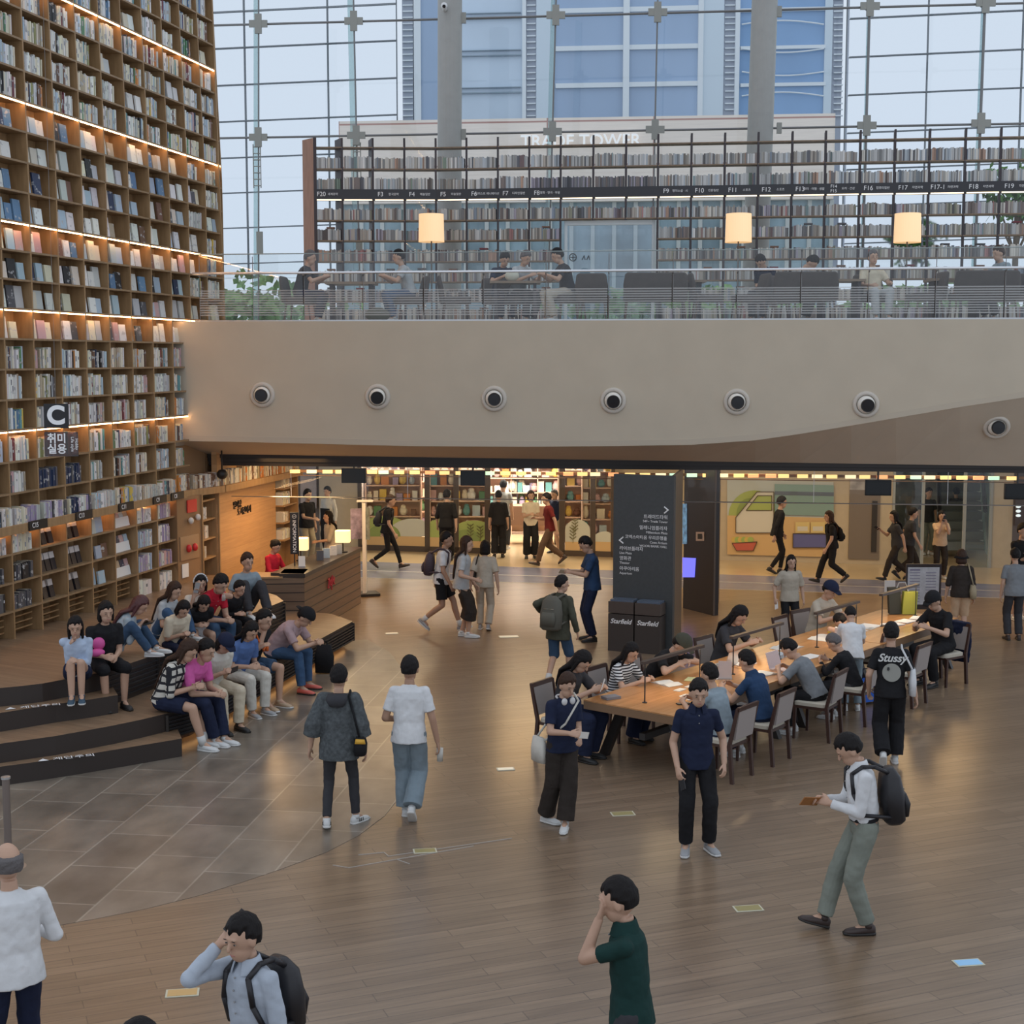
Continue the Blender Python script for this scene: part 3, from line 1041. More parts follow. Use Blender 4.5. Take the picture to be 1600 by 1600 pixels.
def fill(P, Q, z, row, cub, face, frac=(0.55, 0.9), hmax=0.33, cols=None, dmax=0.2, wr=(.02, .05)):
    L = (Q - P).length - .05
    ax = (Q - P).normalized()
    dep = -V((ax.y, -ax.x, 0))
    x = 0.025
    lim = L * rnd.uniform(*frac)
    i = 0
    run = rnd.choice(cols or W_SP)
    base_h = rnd.uniform(.72, .92) * hmax
    while x < lim:
        if face:
            wd = rnd.uniform(.17, .24)
            ht = rnd.uniform(.66, .92) * hmax
            dp = .03
            setb = rnd.uniform(.04, .10)
            cn = rnd.choice(cols or W_FC)
        else:
            wd = rnd.uniform(*wr)
            ht = min(hmax, base_h * rnd.uniform(.9, 1.1))
            dp = rnd.uniform(.14, dmax)
            setb = rnd.uniform(.02, .04)
            if rnd.random() < .65:
                run = rnd.choice(cols or W_SP)
            cn = run
        if x + wd > L:
            break
        o = P + ax * x + dep * setb
        o.z = z
        c = PAL[cn]
        j = rnd.uniform(.85, 1.12)
        c = tuple(min(1, v * j * rnd.uniform(.95, 1.05)) for v in c)
        allb.append([(o - V((0, 0, H))).length, o, ax, dep, wd, ht, dp, cn, c, face, row, cub, i])
        i += 1
        x += wd + (rnd.uniform(.02, .05) if face else (0.001 if rnd.random() < .9 else rnd.uniform(.01, .04)))


rowname = {0: 'bottom', 1: 'second lowest', 2: 'third lowest', 3: 'highest recessed', 4: 'ledge'}
for ri, z in enumerate(RZ[:-1]):
    for k in range(-1, 10):
        if z > 5.4 or k < 7:
            pass
        elif k == 7 and 2.6 < z < 5.3:
            pass
        else:
            continue
        P, Q = WP(k, z), WP(min(k + 1, kmax(z)), z)
        if proj(Q)[0] < -5:
            continue
        if proj(P + V((0, 0, .4)))[1] < -60 and proj(Q + V((0, 0, .4)))[1] < -60:
            continue
        if z < 0.95:
            if k == 5:
                fill(P, Q, z, ri, k, False, (.6, .7), .33, ['white'], wr=(.09, .12))
            elif k == 6:
                fill(P, Q, z, ri, k, False, (.75, .8), .33, ['lilac', 'white', 'pale blue', 'white'])
            continue
        if z < 2.45:
            cols, face, fr = W_SP, False, (.75, .85)
            if k <= 0:
                cols = ['dark grey', 'black', 'dark grey'] if z < 2 else ['cream', 'cream', 'white']
            elif k in (1, 2):
                continue
            elif k == 3:
                cols, face = ['beige', 'pale blue', 'pale grey', 'brown'], True
            elif k == 4:
                continue
            elif k == 5:
                cols = ['pale blue', 'white', 'lilac', 'pale blue']
            elif k == 6:
                cols = ['lilac', 'white', 'pink', 'lilac']
            fill(P, Q, z, ri, k, face, fr, .29, cols)
        elif z < 2.55:
            P2, Q2 = P + w_n * .08, Q + w_n * .08
            cc = W_SP if k not in (0, 1, 2) else ['dark grey', 'navy', 'pale grey', 'lilac', 'white', 'cream']
            fill(P2, Q2, z, ri, k, False, (.97, 1.0), .27, cc)
        else:
            lit = (ri - 4)
            face = 4.9 < z < 8.0 and not (k >= 8 and rnd.random() < .6)
            if 3.7 < z < 4.9 or z < 3.7:
                face = False
            fr = (.6, .9)
            cols = None
            if abs(z - 2.94) < .01 and k in (1, 2):
                cols = ['dark grey', 'navy', 'navy']
            if z > 8 and rnd.random() < .12:
                face = True
            fill(P, Q, z, ri, k, face, (.68, .95) if face else (.62, .92), .345, cols)
# continuing ledge under the mezzanine
for a, b, kk in ((LK[3], LK[4], 7), (LK[4], LK[5], 8), (LK[5], LK[6], 9)):
    fill(a + V((.06, 0, 0)), b + V((.06, 0, 0)), 2.5, 4, kk, False, (1, 1), .3, ['cream', 'white', 'beige', 'brown', 'pale grey', 'white', 'orange'])
for P0, L in ((Q315 - fn * .28, .62), (A1 - fn * .1, .75)):
    for z in (1.23, 1.58, 1.93) if L < .73 else (1.13, 1.48, 1.83, 2.18):
        fill(P0 + fn * .26, P0 + fn * .26 + ft * L, z, 1, 20, False, (.6, .8), .27, ['pale grey', 'beige', 'white', 'cream'])
allb.sort(key=lambda b: b[0])
vis = [b for b in allb if 0 < proj(b[1])[0] + 4 and proj(b[1] + V((0, 0, b[5])))[1] > 0]
vis.sort(key=lambda b: -b[4] * b[5] / b[0] ** 2 * (3 if b[9] else 1))
single = vis[:295]
sid = {id(b) for b in single}
rest = [b for b in allb if id(b) not in sid]
up = V((0, 0, 1))
seen_lab = set()
pages_m = mat('book_pages', page_c, 0.8)
NUMS = ['zero', 'one', 'two', 'three', 'four', 'five', 'six', 'seven', 'eight', 'nine', 'ten', 'eleven', 'twelve', 'thirteen', 'fourteen', 'fifteen', 'sixteen', 'seventeen', 'eighteen', 'nineteen', 'twenty', 'twenty-one', 'twenty-two', 'twenty-three', 'twenty-four', 'twenty-five', 'twenty-six']
for b in single:
    d, o, ax, dep, wd, ht, dp, cn, c, face, row, cub, i = b
    mb = MB()
    book_shape(mb, o, ax, up, dep, wd, ht, dp, c, face)
    ob = mb.build('book', [cover_m, pages_m], loc=o)
    cubn = ORD[cub + 1] + ' column'
    lb = '%s %s, %s from left in its cubby, %s, %s shelf up' % (cn, 'face-out book' if face else 'book spine', ORD[i], cubn, ORD[row])
    if cub >= 20:
        lb = '%s book spine, %s from left on narrow shelf beside the lit wood wall' % (cn, ORD[i])
    tag(ob, lb, 'book', 'books on the giant left bookcase')
mb = MB()
for b in rest:
    d, o, ax, dep, wd, ht, dp, cn, c, face, row, cub, i = b
    book_shape(mb, o, ax, up, dep, wd, ht, dp, c, face)
tag(mb.build('books', [cover_m, pages_m]), 'the remaining small distant books on the giant left bookcase', 'books', 'books on the giant left bookcase', 'stuff')

# black and white display boxes of the open low shelves (columns 1, 2) and leaflet racks (column 4)
bx_b, bx_w = mat('black_box_card', (.025, .022, .028), .4), mat('pale_card', (.62, .58, .56), .6)
cnt = 0
for k in (1, 2):
    for r in range(3):
        z = RZ[1 + r]
        nn = 4 if r == 1 else 3
        for j in range(nn):
            P, Q = WP(k, z), WP(k + 1, z)
            o = P + (Q - P) * ((j + .15) / (nn + .8)) - w_n * .10
            t = empty('display_book', 'black display book with pale top, %s from left, %s low shelf up, %s open column' % (ORD[j], ORD[r], ['left', 'right'][k - 1]), 'book', o, group='black display books on the low shelves')
            sub(t, MB().obox(o, w_t * .13, -w_n * .04, up * .17 - w_n * .04), 'cover', bx_b)
            sub(t, MB().obox(o + up * .17 - w_n * .04, w_t * .13, -w_n * .04, up * .09 - w_n * .02), 'pale_panel', bx_w)
for r in range(3):
    z = RZ[1 + r]
    P, Q = WP(4, z), WP(5, z)
    o = P + (Q - P) * .08 - w_n * .08
    t = empty('leaflet_rack', 'white leaflet display leaning on the %s low shelf up beside display books' % ORD[r], 'display rack', o, group='white leaflet displays')
    sub(t, MB().obox(o, w_t * .62, -w_n * .02, up * .15 - w_n * .03), 'white_board', paper)
    mb = MB()
    for j in range(4):
        mb.obox(o + w_t * (.02 + .15 * j) + up * .15 - w_n * .03, w_t * .13, -w_n * .02, up * .11 - w_n * .03, 0, PAL[['pale blue', 'beige', 'navy', 'pink'][(j + r) % 4]])
    sub(t, mb, 'leaflets', cover_m)
# label plates on the ledge
for k, s_ in ((.35, 'C15'), (2.1, 'C13'), (3.9, 'C11'), (5.5, 'C9'), (6.4, 'C8')):
    o = WP(k, 2.39) + w_n * .105
    t = empty('shelf_sign', 'small black shelf plate reading %s on the bookcase ledge' % s_, 'sign', o, group='plates on the ledge')
    sub(t, MB().obox(o, w_t * .5, w_n * .02, V((0, 0, .13))), 'plate', black)
    text(s_, 'lettering', o + w_t * .15 + w_n * .025 + V((0, 0, .065)), w_t, (0, 0, 1), .10, white, t)
# hanging section sign C
sg = PL(88, 650, 0, 17.5)
t = empty('section_sign', 'hanging clear sign with white letter C on a black square, over left bookcase', 'sign', sg)
pxm = F / 17.6
MB().box((0, 0, 0), (38 / pxm, .02, 38 / pxm)).build('black_square', black, t)
text('C', 'letter', sg + V((0, -.015, 0)), (1, 0, 0), (0, 0, 1), .30, white, t, bold=.012)
smoke = glass('smoked_acrylic', (.38, .27, .25), .06)
MB().box((.05, 0, -.335), (.40, .01, .29)).build('clear_panel', smoke, t)
text('취미\n실용', 'korean_lettering', sg + V((0.0, -.012, -.335)), (1, 0, 0), (0, 0, 1), .125, white, t, bold=.003)
text('Hobby\nLife style', 'english_lettering', sg + V((.21, -.012, -.335)), (0, 0, -1), (1, 0, 0), .05, white, t)
MB().tube((0, 0, .14), (0, 0, 6), .002).build('wire', cable, t)

# ---------------------------------------------------------------- seating tiers and steps
step_top = bricks('step_wood', (0.27, 0.175, 0.105), (0.22, 0.14, 0.085), (0.14, 0.09, 0.05), 1.8, 0.14, 0.004, 0.5, 0.4, 0.37, 0.15)
step_side = mat('dark_riser', (0.035, 0.026, 0.022), 0.45)


def gp(pts, z):
    return [tuple(G(x, y, z)[:2]) for x, y in pts]


up_edge = gp([(0, 1075), (33, 1072), (66, 1068), (98, 1062), (132, 1056), (166, 1049), (205, 1036), (245, 1022), (284, 1007), (330, 985), (390, 960), (443, 939)], .9)
lo_edge = gp([(0, 1162), (44, 1156), (87, 1150), (131, 1142), (175, 1134), (218, 1125), (260, 1115), (290, 1107), (319, 1098), (360, 1076), (420, 1043), (470, 1015), (551, 971)], .45)
BK = [(-5.1, 26.5), (-6.2, 26.2), (-9.5, 20.0), (-9.5, 16.6)]
upx = [(-9.5, up_edge[0][1] - 1.0)] + up_edge
lox = [(-9.5, lo_edge[0][1] - 1.1)] + lo_edge
cx, cy = up_edge[-1]
upper = upx + [(cx - .2, cy + .55)] + [(-4.9, 25.6), (-5.3, 26.4), (-9.5, 26.4)]
ex, ey = lo_edge[-1]
lower = lox + [(ex - .45, ey + .75), (-5.0, 25.6), (-5.3, 26.4), (-9.5, 26.4)]


def poly(p):
    a = sum(p[i][0] * p[(i + 1) % len(p)][1] - p[(i + 1) % len(p)][0] * p[i][1] for i in range(len(p)))
    return p if a > 0 else p[::-1]


struct('floor_upper_tier', MB().prism(poly(upper), 0.45, 0.9, 0, 1), [step_side, step_top])


def inset(path, d):
    out = []
    for i, p in enumerate(path):
        a = V(path[max(0, i - 1)]).to_3d() if len(path[0]) == 2 else V(path[max(0, i - 1)])
        b = V(path[min(len(path) - 1, i + 1)]).to_3d()
        t_ = (b - a).normalized()
        n_ = V((t_.y, -t_.x, 0))
        out.append((p[0] - n_.x * d, p[1] - n_.y * d))
    return out


def strip(path, d0, d1, z0, z1, mb, mi=0):
    o_, i_ = inset(path, d0), inset(path, d1)
    for a, b, c, d in zip(o_, o_[1:], i_[1:], i_):
        mb.hexa([(*a, z0), (*b, z0), (*c, z0), (*d, z0), (*a, z1), (*b, z1), (*c, z1), (*d, z1)], mi)
    return mb


nlo = 7
struct('floor_lower_tier', MB().prism(poly(lower), 0.12, 0.45, 0, 1), [step_side, step_top])
lo_in = inset(lox, .22)
struct('trim_8', MB().prism(poly(lo_in + [(ex - .6, ey + .6), (-5.0, 25.6), (-5.3, 26.4), (-9.5, 26.4)]), 0.0, 0.12), step_side)
# warm glow strip under the lower tier
glow = mat('tier_glow_strip', (1, .7, .4), .5, emit=(1, .50, .17), es=2.6)
struct('trim_9', strip(lo_edge[7:], .14, .17, .085, .115, MB()), glow)
# louvred grilles on the risers
gr = mat('grille_slat', (.035, .036, .04), .35, .3)
for path, z0, z1, idx, lb in ((lo_edge[6:], .14, .42, 0, 'black louvred air grille along the lower seating tier'), (up_edge[5:], .5, .86, 1, 'black louvred air grille along the upper seating tier')):
    t = empty('air_grille', lb, 'grille', (*path[0], z0))
    mb = MB()
    nsl = 6
    for j in range(nsl):
        z = z0 + (z1 - z0) * (j + .5) / nsl
        strip(path, -.03, .0, z - .013, z + .004, mb)
    sub(t, mb, 'slats', gr)
    mb = MB()
    for p in inset(path, -.015)[::2]:
        mb.box((p[0], p[1], (z0 + z1) / 2), (.035, .035, z1 - z0 + .02))
    sub(t, mb, 'frame', dark)
# intermediate steps
sA = gp([(0, 1114), (44, 1107), (87, 1100), (140, 1093), (184, 1086)], .675)
sB = gp([(0, 1198), (60, 1190), (120, 1181), (200, 1168), (284, 1154)], .225)
struct('floor_step_upper', MB().prism(poly([(-9.5, sA[0][1] - 1.1)] + sA + [(sA[-1][0] - .22, sA[-1][1] + .55)] + [(up_edge[4][0], up_edge[4][1] + .05), (-9.5, 17.4)]), .45, .675, 0, 1), [step_side, step_top])
struct('floor_step_lower', MB().prism(poly([(-9.5, sB[0][1] - 1.1)] + sB + [(sB[-1][0] - .15, sB[-1][1] + .45)] + [(lo_edge[4][0], lo_edge[4][1] + .1), (-9.5, 16.6)]), 0, .225, 0, 1), [step_side, step_top])
for px, py, z, lb in ((52, 1104, .68, 'white step warning lettering painted on the upper step'), (104, 1184, .23, 'white step warning lettering painted on the lower step')):
    c = G(px, py, z)
    t = empty('step_lettering', lb, 'lettering', c)
    text('▲ 계단주의', 'lettering', c + V((0, 0, .002)), (1, .42, 0), (-.42, 1, 0), .13, white, t, .0005)
p = G(221, 1078, .46)
tag(MB().ell((0, 0, .04), (.02, .02, .02)).build('floor_indicator_light', mat('red_led', (1, .1, .05), .4, emit=(1, .12, .05), es=12), loc=(0, 0, 0)), 'tiny red light on the lower tier below the seated woman with pink bag', 'light').location = p

# ---------------------------------------------------------------- information desk
DC = V((-3.59, 25.15, 0))
DE = V((-2.98, 28.7, 0))
DL = V((-4.65, 25.05, 0))
dt = (DE - DC).normalized()
dn = V((dt.y, -dt.x, 0))
desk_m = bricks('desk_boards', (0.20, 0.13, 0.08), (0.16, 0.10, 0.062), (0.03, 0.02, 0.015), 6, 0.155, 0.012, 0, 0.45, 0.0, 0.15, rot3=(math.pi / 2, 0, 0))
desk_m2 = bricks('desk_boards_side', (0.20, 0.13, 0.08), (0.16, 0.10, 0.062), (0.03, 0.02, 0.015), 6, 0.155, 0.012, 0, 0.45, 0.0, 0.15, rot3=(math.pi / 2, 0, math.pi / 2))
t = empty('information_desk', 'L-shaped wooden information desk with dark counter top under the mezzanine', 'desk', DC)
wallbox('front_panel', DC, dt, (DE - DC).length, .5, 1.04, desk_m, t, False)
wallbox('end_panel', DL, (DC - DL).normalized(), (DC - DL).length, .55, 1.04, desk_m, t, False)
topm = mat('dark_counter_top', (.045, .036, .03), .3)
sub(t, MB().obox(DC + dn * .03 - dt * .03 + V((0, 0, 1.04)), (DE - DC) + dt * .06, -dn * .62, V((0, 0, .07))).obox(DC + V((-.42, -.03, 1.04)), V((.42, 0, 0)), V((0, .6, 0)), V((0, 0, .07))), 'counter_top', topm)
sub(t, MB().obox(DL + V((0, -.02, 1.03)), V((.7, 0.06, 0)), V((0.05, .6, 0)), V((0, 0, .03))), 'low_top', ow1)
lg = DC + dt * 1.55 + dn * .012 + V((0, 0, .72))
ll = empty('desk_logo', 'red cursive logo fixed to the desk front', 'logo', lg)
redp = mat('red_logo', (.55, .04, .05), .4)
mb = MB()
for pts in ([(-.28, .1), (-.2, .14), (-.24, 0), (-.3, -.1), (-.2, -.1)], [(-.1, -.08), (-.06, .08), (-.13, .04), (-.12, -.06), (-.04, -.05)], [(.0, .15), (.02, -.2)], [(.06, -.08), (.1, .16), (.06, .04), (.16, .06)], [(.2, -.08), (.26, .1), (.16, .0), (.28, -.08)]):
    mb.path([lg + dt * a * .7 + V((0, 0, b * .7)) + dn * .01 for a, b in pts], .013, n=6)
sub(ll, mb, 'strokes', redp)
# lamps on the desk
shade_m = mat('lit_lamp_shade', (.9, .75, .5), .7, emit=(1, .68, .30), es=1.15)
for px, py, lb in ((470, 870, 'square lit table lamp beside the desk sign'), (536, 857, 'square lit table lamp at the far end of the desk')):
    base = G(px, py + 6, 1.11)
    t = empty('table_lamp', lb, 'lamp', base)
    MB().tube((0, 0, 0), (0, 0, .02), .09, n=20).build('base', black, t)
    MB().tube((0, 0, 0.02), (0, 0, .22), .012).build('pole', black, t)
    s_ = .14
    MB().loft([((0, 0, .2), (s_, 0, 0), (0, s_, 0)), ((0, 0, .42), (s_, 0, 0), (0, s_, 0))], n=24, pw=6).build('lamp_shade', shade_m, t)
    area = bpy.data.lights.new('bulb', 'POINT')
    area.energy = 6
    area.color = (1, .65, .3)
    area.shadow_soft_size = .1
    lo = bpy.data.objects.new('bulb', area)
    COL.objects.link(lo)
    lo.location = base + V((0, 0, .5))
# information sign post
b0_ = G(464, 885, 1.1)
t = empty('information_sign', 'tall black upright information sign standing on the desk', 'sign', b0_)
MB().box((-.035, 0, .6), (.15, .05, .75)).build('board', black, t)
MB().box((-.04, 0, .12), (.02, .02, .24)).box((.03, 0, .12), (.02, .02, .24)).build('post', black, t)
text('ⓘ INFORMATION', 'lettering', b0_ + V((-.035, -.03, .6)), (0, 0, -1), (1, 0, 0), .085, white, t, fit=.7)
c = G(472, 886, 1.1)
t = empty('notice_stand', 'small white notice standing on the desk below the lamp', 'notice', c)
MB().box((0, -.02, .1), (.12, .01, .2)).build('sheet', paper, t)
MB().box((0, 0, .01), (.13, .06, .02)).build('base', steel, t)
for i, (px, py, m) in enumerate([(505, 872, 'pale blue'), (516, 868, 'white'), (524, 866, 'pale grey'), (495, 876, 'dark grey')]):
    c = G(px, py, 1.11)
    o = MB().obox((0, 0, 0), (.12, .05, 0), (-.02, .03, 0), (0, 0, .18), 0, PAL[m]).build('leaflet_box', cover_m, loc=(0, 0, 0))
    o.location = c
    tag(o, '%s leaflet holder standing on the information desk' % m, 'leaflet holder', 'leaflet holders on the desk')
# display stand with screens at desk end
c = G(572, 930)
t = empty('display_stand', 'white standing display rack with framed posters at the end of the desk', 'display stand', c)
MB().box((0, 0, .03), (.5, .45, .05), rz=.3).build('base', dark, t)
MB().box((-.02, 0, .95), (.07, .2, 1.9)).build('post', mat('white_plastic', (.7, .7, .7), .4), t)
MB().obox((-.3, .0, 1.15), (.26, .1, 0), (0, .04, 0), (0, 0, .62)).build('poster_frame', mat('poster_lilac', (.35, .3, .42), .4, noise=.5, nscale=7), t)
MB().obox((-.05, -.02, 1.15), (.15, -.1, 0), (0, .04, 0), (0, 0, .65)).build('screen', mat('dim_screen', (.25, .3, .3), .2, noise=.5, nscale=6), t)
MB().box((0, 0, 1.93), (.32, .2, .03)).build('top_plate', mat('white_plastic', (.7, .7, .7), .4), t)
# ---------------------------------------------------------------- mezzanine balustrade
rail_g = glass('balustrade_glass', (.90, .93, .93), .07)
frost = mat('frosted_stripe', (.62, .63, .62), .6, alpha=.5)
railm = mat('handrail_steel', (.75, .76, .78), .18, .7)
RD = FD + .06
xs = [312, 395, 475, 567, 662, 755, 852, 950, 1050, 1150, 1250, 1355, 1460, 1568, 1680]
bal = empty('glass_balustrade', 'glass balustrade with steel handrail and frosted stripes on the mezzanine edge', 'balustrade', PL(312, 500, FM, RD))
for i, (x0, x1) in enumerate(zip(xs, xs[1:])):
    a, b = PL(x0 + 1, 500, FM, RD), PL(x1 - 1, 500, FM, RD)
    a.z = b.z = ZM
    sub(bal, MB().add([a, b, b + V((0, 0, 1.16)), a + V((0, 0, 1.16))], [(0, 1, 2, 3)]), 'glass_pane', rail_g)
    mb = MB()
    for j in range(11):
        z = .10 + j * .042
        off = n_f * .006
        mb.add([a + off + V((0, 0, z)), b + off + V((0, 0, z)), b + off + V((0, 0, z + .024)), a + off + V((0, 0, z + .024))], [(0, 1, 2, 3)])
    sub(bal, mb, 'frosted_band', frost)
    mb = MB().tube(a + V((0, 0, 0)), a + V((0, 0, 1.12)), .007, n=6)
    mb.tube(a + n_f * .0 + V((0, 0, .78)), a + n_f * .09 + V((0, 0, .80)), .01, n=6)
    sub(bal, mb, 'post', mat('joint_seal', (.2, .2, .2), .4))
a, b = PL(305, 500, FM, RD), PL(1700, 500, FM, RD)
a.z = b.z = ZM
sub(bal, MB().tube(a + n_f * .09 + V((0, 0, .83)), b + n_f * .09 + V((0, 0, .83)), .022, n=12), 'handrail', railm)
sub(bal, MB().tube(a + V((0, 0, 1.165)), b + V((0, 0, 1.165)), .009, n=6), 'top_edge', mat('glass_edge', (.3, .36, .36), .3))
sub(bal, MB().obox(a + V((0, -.04, -.01)), b - a, V((0, .08, 0)), V((0, 0, .035))), 'base_channel', steel)

# ---------------------------------------------------------------- mezzanine bookcase (open backed)
CM, CD = 0.13, 29.2
ux = [492, 535, 583, 632, 681, 729, 778, 827, 876, 927, 978, 1028, 1080, 1132, 1184, 1237, 1289, 1343, 1397, 1451, 1507, 1562, 1619]
UP = []
for i, x in enumerate(ux):
    d = CD - max(0, 4 - i) * .09
    UP.append(PL(x, 300, CM, d))
ztop = PL(827, 213, CM, CD).z
cw = wood('oak_bookcase_end', (.26, .13, .075), (.32, .165, .10), .5, (5, 5, 1))
upm = mat('bookcase_upright', (.045, .035, .04), .5)
mc = empty('open_bookcase', 'long open backed bookcase with dark uprights and label band on the mezzanine', 'bookcase', (UP[0].x, UP[0].y, ZM))
for i, p in enumerate(UP):
    dv = [V((-.26, .33, 0)), V((-.16, .34, 0)), V((-.10, .35, 0))][i] if i < 3 else V((p.x / p.y * .3, .36, 0))
    z0 = ZM
    if i in (9, 10):
        z0 = PL(900, 344, CM, CD).z
    mb = MB().obox((p.x - .02, p.y, z0), (.04, 0, 0), dv, (0, 0, ztop - z0))
    sub(mc, mb, 'upright', upm if i else cw)
    if i == 0:
        sub(mc, MB().obox((p.x - .02, p.y - .02, z0), (.06, 0, 0), (0, .03, 0), (0, 0, ztop - z0)), 'upright_edge', upm)
zs = [PL(827, y, CM, CD).z for y in (227, 261, 342, 374, 407, 439, 470)] + [ZM + .12]
shm = wood('bookcase_shelf', (.20, .14, .09), (.26, .18, .12), .5, (4, 4, 4))
for zi, z in enumerate(zs):
    mb = MB()
    for i in range(len(UP) - 1):
        if 8 <= i <= 10 and zi >= 3:
            continue
        p, q = UP[i], UP[i + 1]
        o = V((0, .30, 0))
        mb.hexa([V((p.x, p.y, z - .022)), V((q.x, q.y, z - .022)), V((q.x, q.y, z - .022)) + o, V((p.x, p.y, z - .022)) + o,
                 V((p.x, p.y, z)), V((q.x, q.y, z)), V((q.x, q.y, z)) + o, V((p.x, p.y, z)) + o])
    sub(mc, mb, 'shelf_board', shm)
zb0, zb1 = PL(827, 310, CM, CD).z, PL(827, 294, CM, CD).z
mb = MB()
mb2 = MB()
for i in range(len(UP) - 1):
    p, q = UP[i], UP[i + 1]
    mb.hexa([V((p.x, p.y - .03, zb0)), V((q.x, q.y - .03, zb0)), V((q.x, q.y + .3, zb0)), V((p.x, p.y + .3, zb0)),
             V((p.x, p.y - .03, zb1)), V((q.x, q.y - .03, zb1)), V((q.x, q.y + .3, zb1)), V((p.x, p.y + .3, zb1))])
    mb2.obox((p.x + .04, p.y - .02, zb0 - .02), (q.x - p.x - .06, q.y - p.y, 0), (0, .03, 0), (0, 0, .02))
sub(mc, mb, 'label_band', mat('label_band_black', (.03, .03, .035), .4))
sub(mc, mb2, 'light_strip', mat('cool_warm_strip', (1, .9, .75), .5, emit=(1, .78, .5), es=2.2))
labs = {0: 'F20', 2: 'F3', 3: 'F4', 4: 'F5', 5: 'F6', 6: 'F7', 7: 'F8', 11: 'F9', 12: 'F10', 13: 'F11', 14: 'F12', 15: 'F13', 16: 'F14\nF15', 17: 'F16', 18: 'F17', 19: 'F17-1', 20: 'F18', 21: 'F19'}
kor = {0: '세계문학', 2: '한국문학', 3: '예술일반', 4: '미술일반', 5: '일러스트 애니메이션', 6: '디자인일반', 7: '영화 · 연극 · 무용', 11: '영미소설 · 시', 12: '인문일반', 13: '스포츠', 14: '스포츠', 15: '취미 · 여행 · 생활', 16: '요리 · 건강', 17: '컴퓨터일반', 18: '자연과학', 19: '자연과학', 20: '자연과학', 21: '자연과학'}
for i, s_ in labs.items():
    p, q = UP[i], UP[i + 1]
    zc = (zb0 + zb1) / 2
    d = (q - p)
    o = p + d * .24
    text(s_, 'label_lettering', (o.x, o.y - .035, zc), d, (0, 0, 1), .12 if '\n' not in s_ else .085, white, mc)
    o = p + d * .66
    text(kor[i], 'label_lettering', (o.x, o.y - .035, zc), d, (0, 0, 1), .055, white, mc)
mb = MB()
MU = ['pale grey'] * 12 + ['white'] * 10 + ['cream'] * 8 + ['beige'] * 5 + ['pale blue'] * 7 + ['teal', 'blue', 'brown', 'brown', 'maroon', 'dark grey', 'navy', 'green', 'beige', 'orange']
MUl = ['beige'] * 10 + ['brown'] * 4 + ['pale grey'] * 12 + ['cream'] * 6 + ['dark grey'] * 2 + ['maroon', 'dark grey', 'red', 'navy', 'olive', 'teal', 'blue', 'lilac', 'orange']
rows = [(zs[1], .24), (zb1, .24)] + [(z, .23) for z in zs[2:]]
for zi, (z, hm) in enumerate(rows):
    for i in range(len(UP) - 1):
        if 8 <= i <= 10 and zi >= 3:
            continue
        p, q = UP[i], UP[i + 1]
        L = (q - p).length
        ax = (q - p).normalized()
        dep = V((-ax.y, ax.x, 0))
        x = .03
        bh = rnd.uniform(.85, 1.0) * hm
        cn = 'white'
        while x < L - .04:
            wd = rnd.uniform(.012, .038)
            if rnd.random() < .7:
                cn = rnd.choice(MU if zi < 2 else MUl)
            if zi == 1 and 7 <= i <= 10:
                cn = rnd.choice(['dark grey', 'navy', 'lilac', 'dark grey', 'brown'])
            if wd + x > L - .02:
                break
            ht = bh * rnd.uniform(.88, 1.06)
            k9 = rnd.choice((.45, .75, .9, 1.0, 1.1))
            g_ = sum(PAL[cn]) / 3 * .5 + .2
            c = tuple((v * .45 + g_ * .55) * k9 for v in PAL[cn])
            o = V((p.x, p.y, z)) + ax * x + dep * rnd.uniform(.01, .03)
            mb.obox(o, ax * wd, dep * .15, up * ht, 0, c)
            x += wd + .0015
        if zi >= 3 and rnd.random() < .5:      # a book lying on top
            o = V((p.x, p.y, z)) + ax * (L * .4) + dep * .02 + up * (bh * 1.06)
            mb.obox(o, ax * .16, dep * .15, up * .03, 0, PAL[rnd.choice(['dark grey', 'brown', 'maroon'])])
mz_m = bpy.data.materials.new('plain_book_cover')
mz_m.use_nodes = True
_a = mz_m.node_tree.nodes.new('ShaderNodeAttribute')
_a.attribute_name = 'Col'
mz_m.node_tree.links.new(_a.outputs['Color'], mz_m.node_tree.nodes['Principled BSDF'].inputs['Base Color'])
tag(mb.build('books', [mz_m]), 'rows of small books filling the open bookcase on the mezzanine', 'books', 'books on the mezzanine bookcase', 'stuff')
# glazed doorway in the bookcase
dg0, dg1 = PL(882, 345, CM, CD + .1), PL(1024, 345, CM, CD + .1)
zt_ = dg0.z
fr_ = mat('pale_door_frame', (.62, .68, .70), .4)
mb = MB()
mb.obox((dg1.x - .06, dg1.y, ZM), (.06, 0, 0), (0, .08, 0), (0, 0, zt_ - ZM)).obox((dg0.x, dg0.y, ZM), (.06, 0, 0), (0, .08, 0), (0, 0, zt_ - ZM))
mb.obox((dg0.x, dg0.y, zt_ - .09), (dg1.x - dg0.x, dg1.y - dg0.y, 0), (0, .08, 0), (0, 0, .09))
dr = empty('door_1', None, None, (dg0.x, dg0.y, ZM))
dr['kind'] = 'structure'
sub(dr, mb, 'door_frame', fr_)
sub(dr, MB().add([(dg0.x, dg0.y + .04, ZM), (dg1.x, dg1.y + .04, ZM), (dg1.x, dg1.y + .04, zt_), (dg0.x, dg0.y + .04, zt_)], [(0, 1, 2, 3)]), 'door_glass', glass('door_glass', (.72, .82, .90), .16))
mb = MB()
c = PL(895, 402, CM, CD + .08)
for k in range(12):
    a_, b_ = 2 * math.pi * k / 12, 2 * math.pi * (k + 1) / 12
    mb.tube(c + V((math.cos(a_) * .07, 0, math.sin(a_) * .07)), c + V((math.cos(b_) * .07, 0, math.sin(b_) * .07)), .01, n=5)
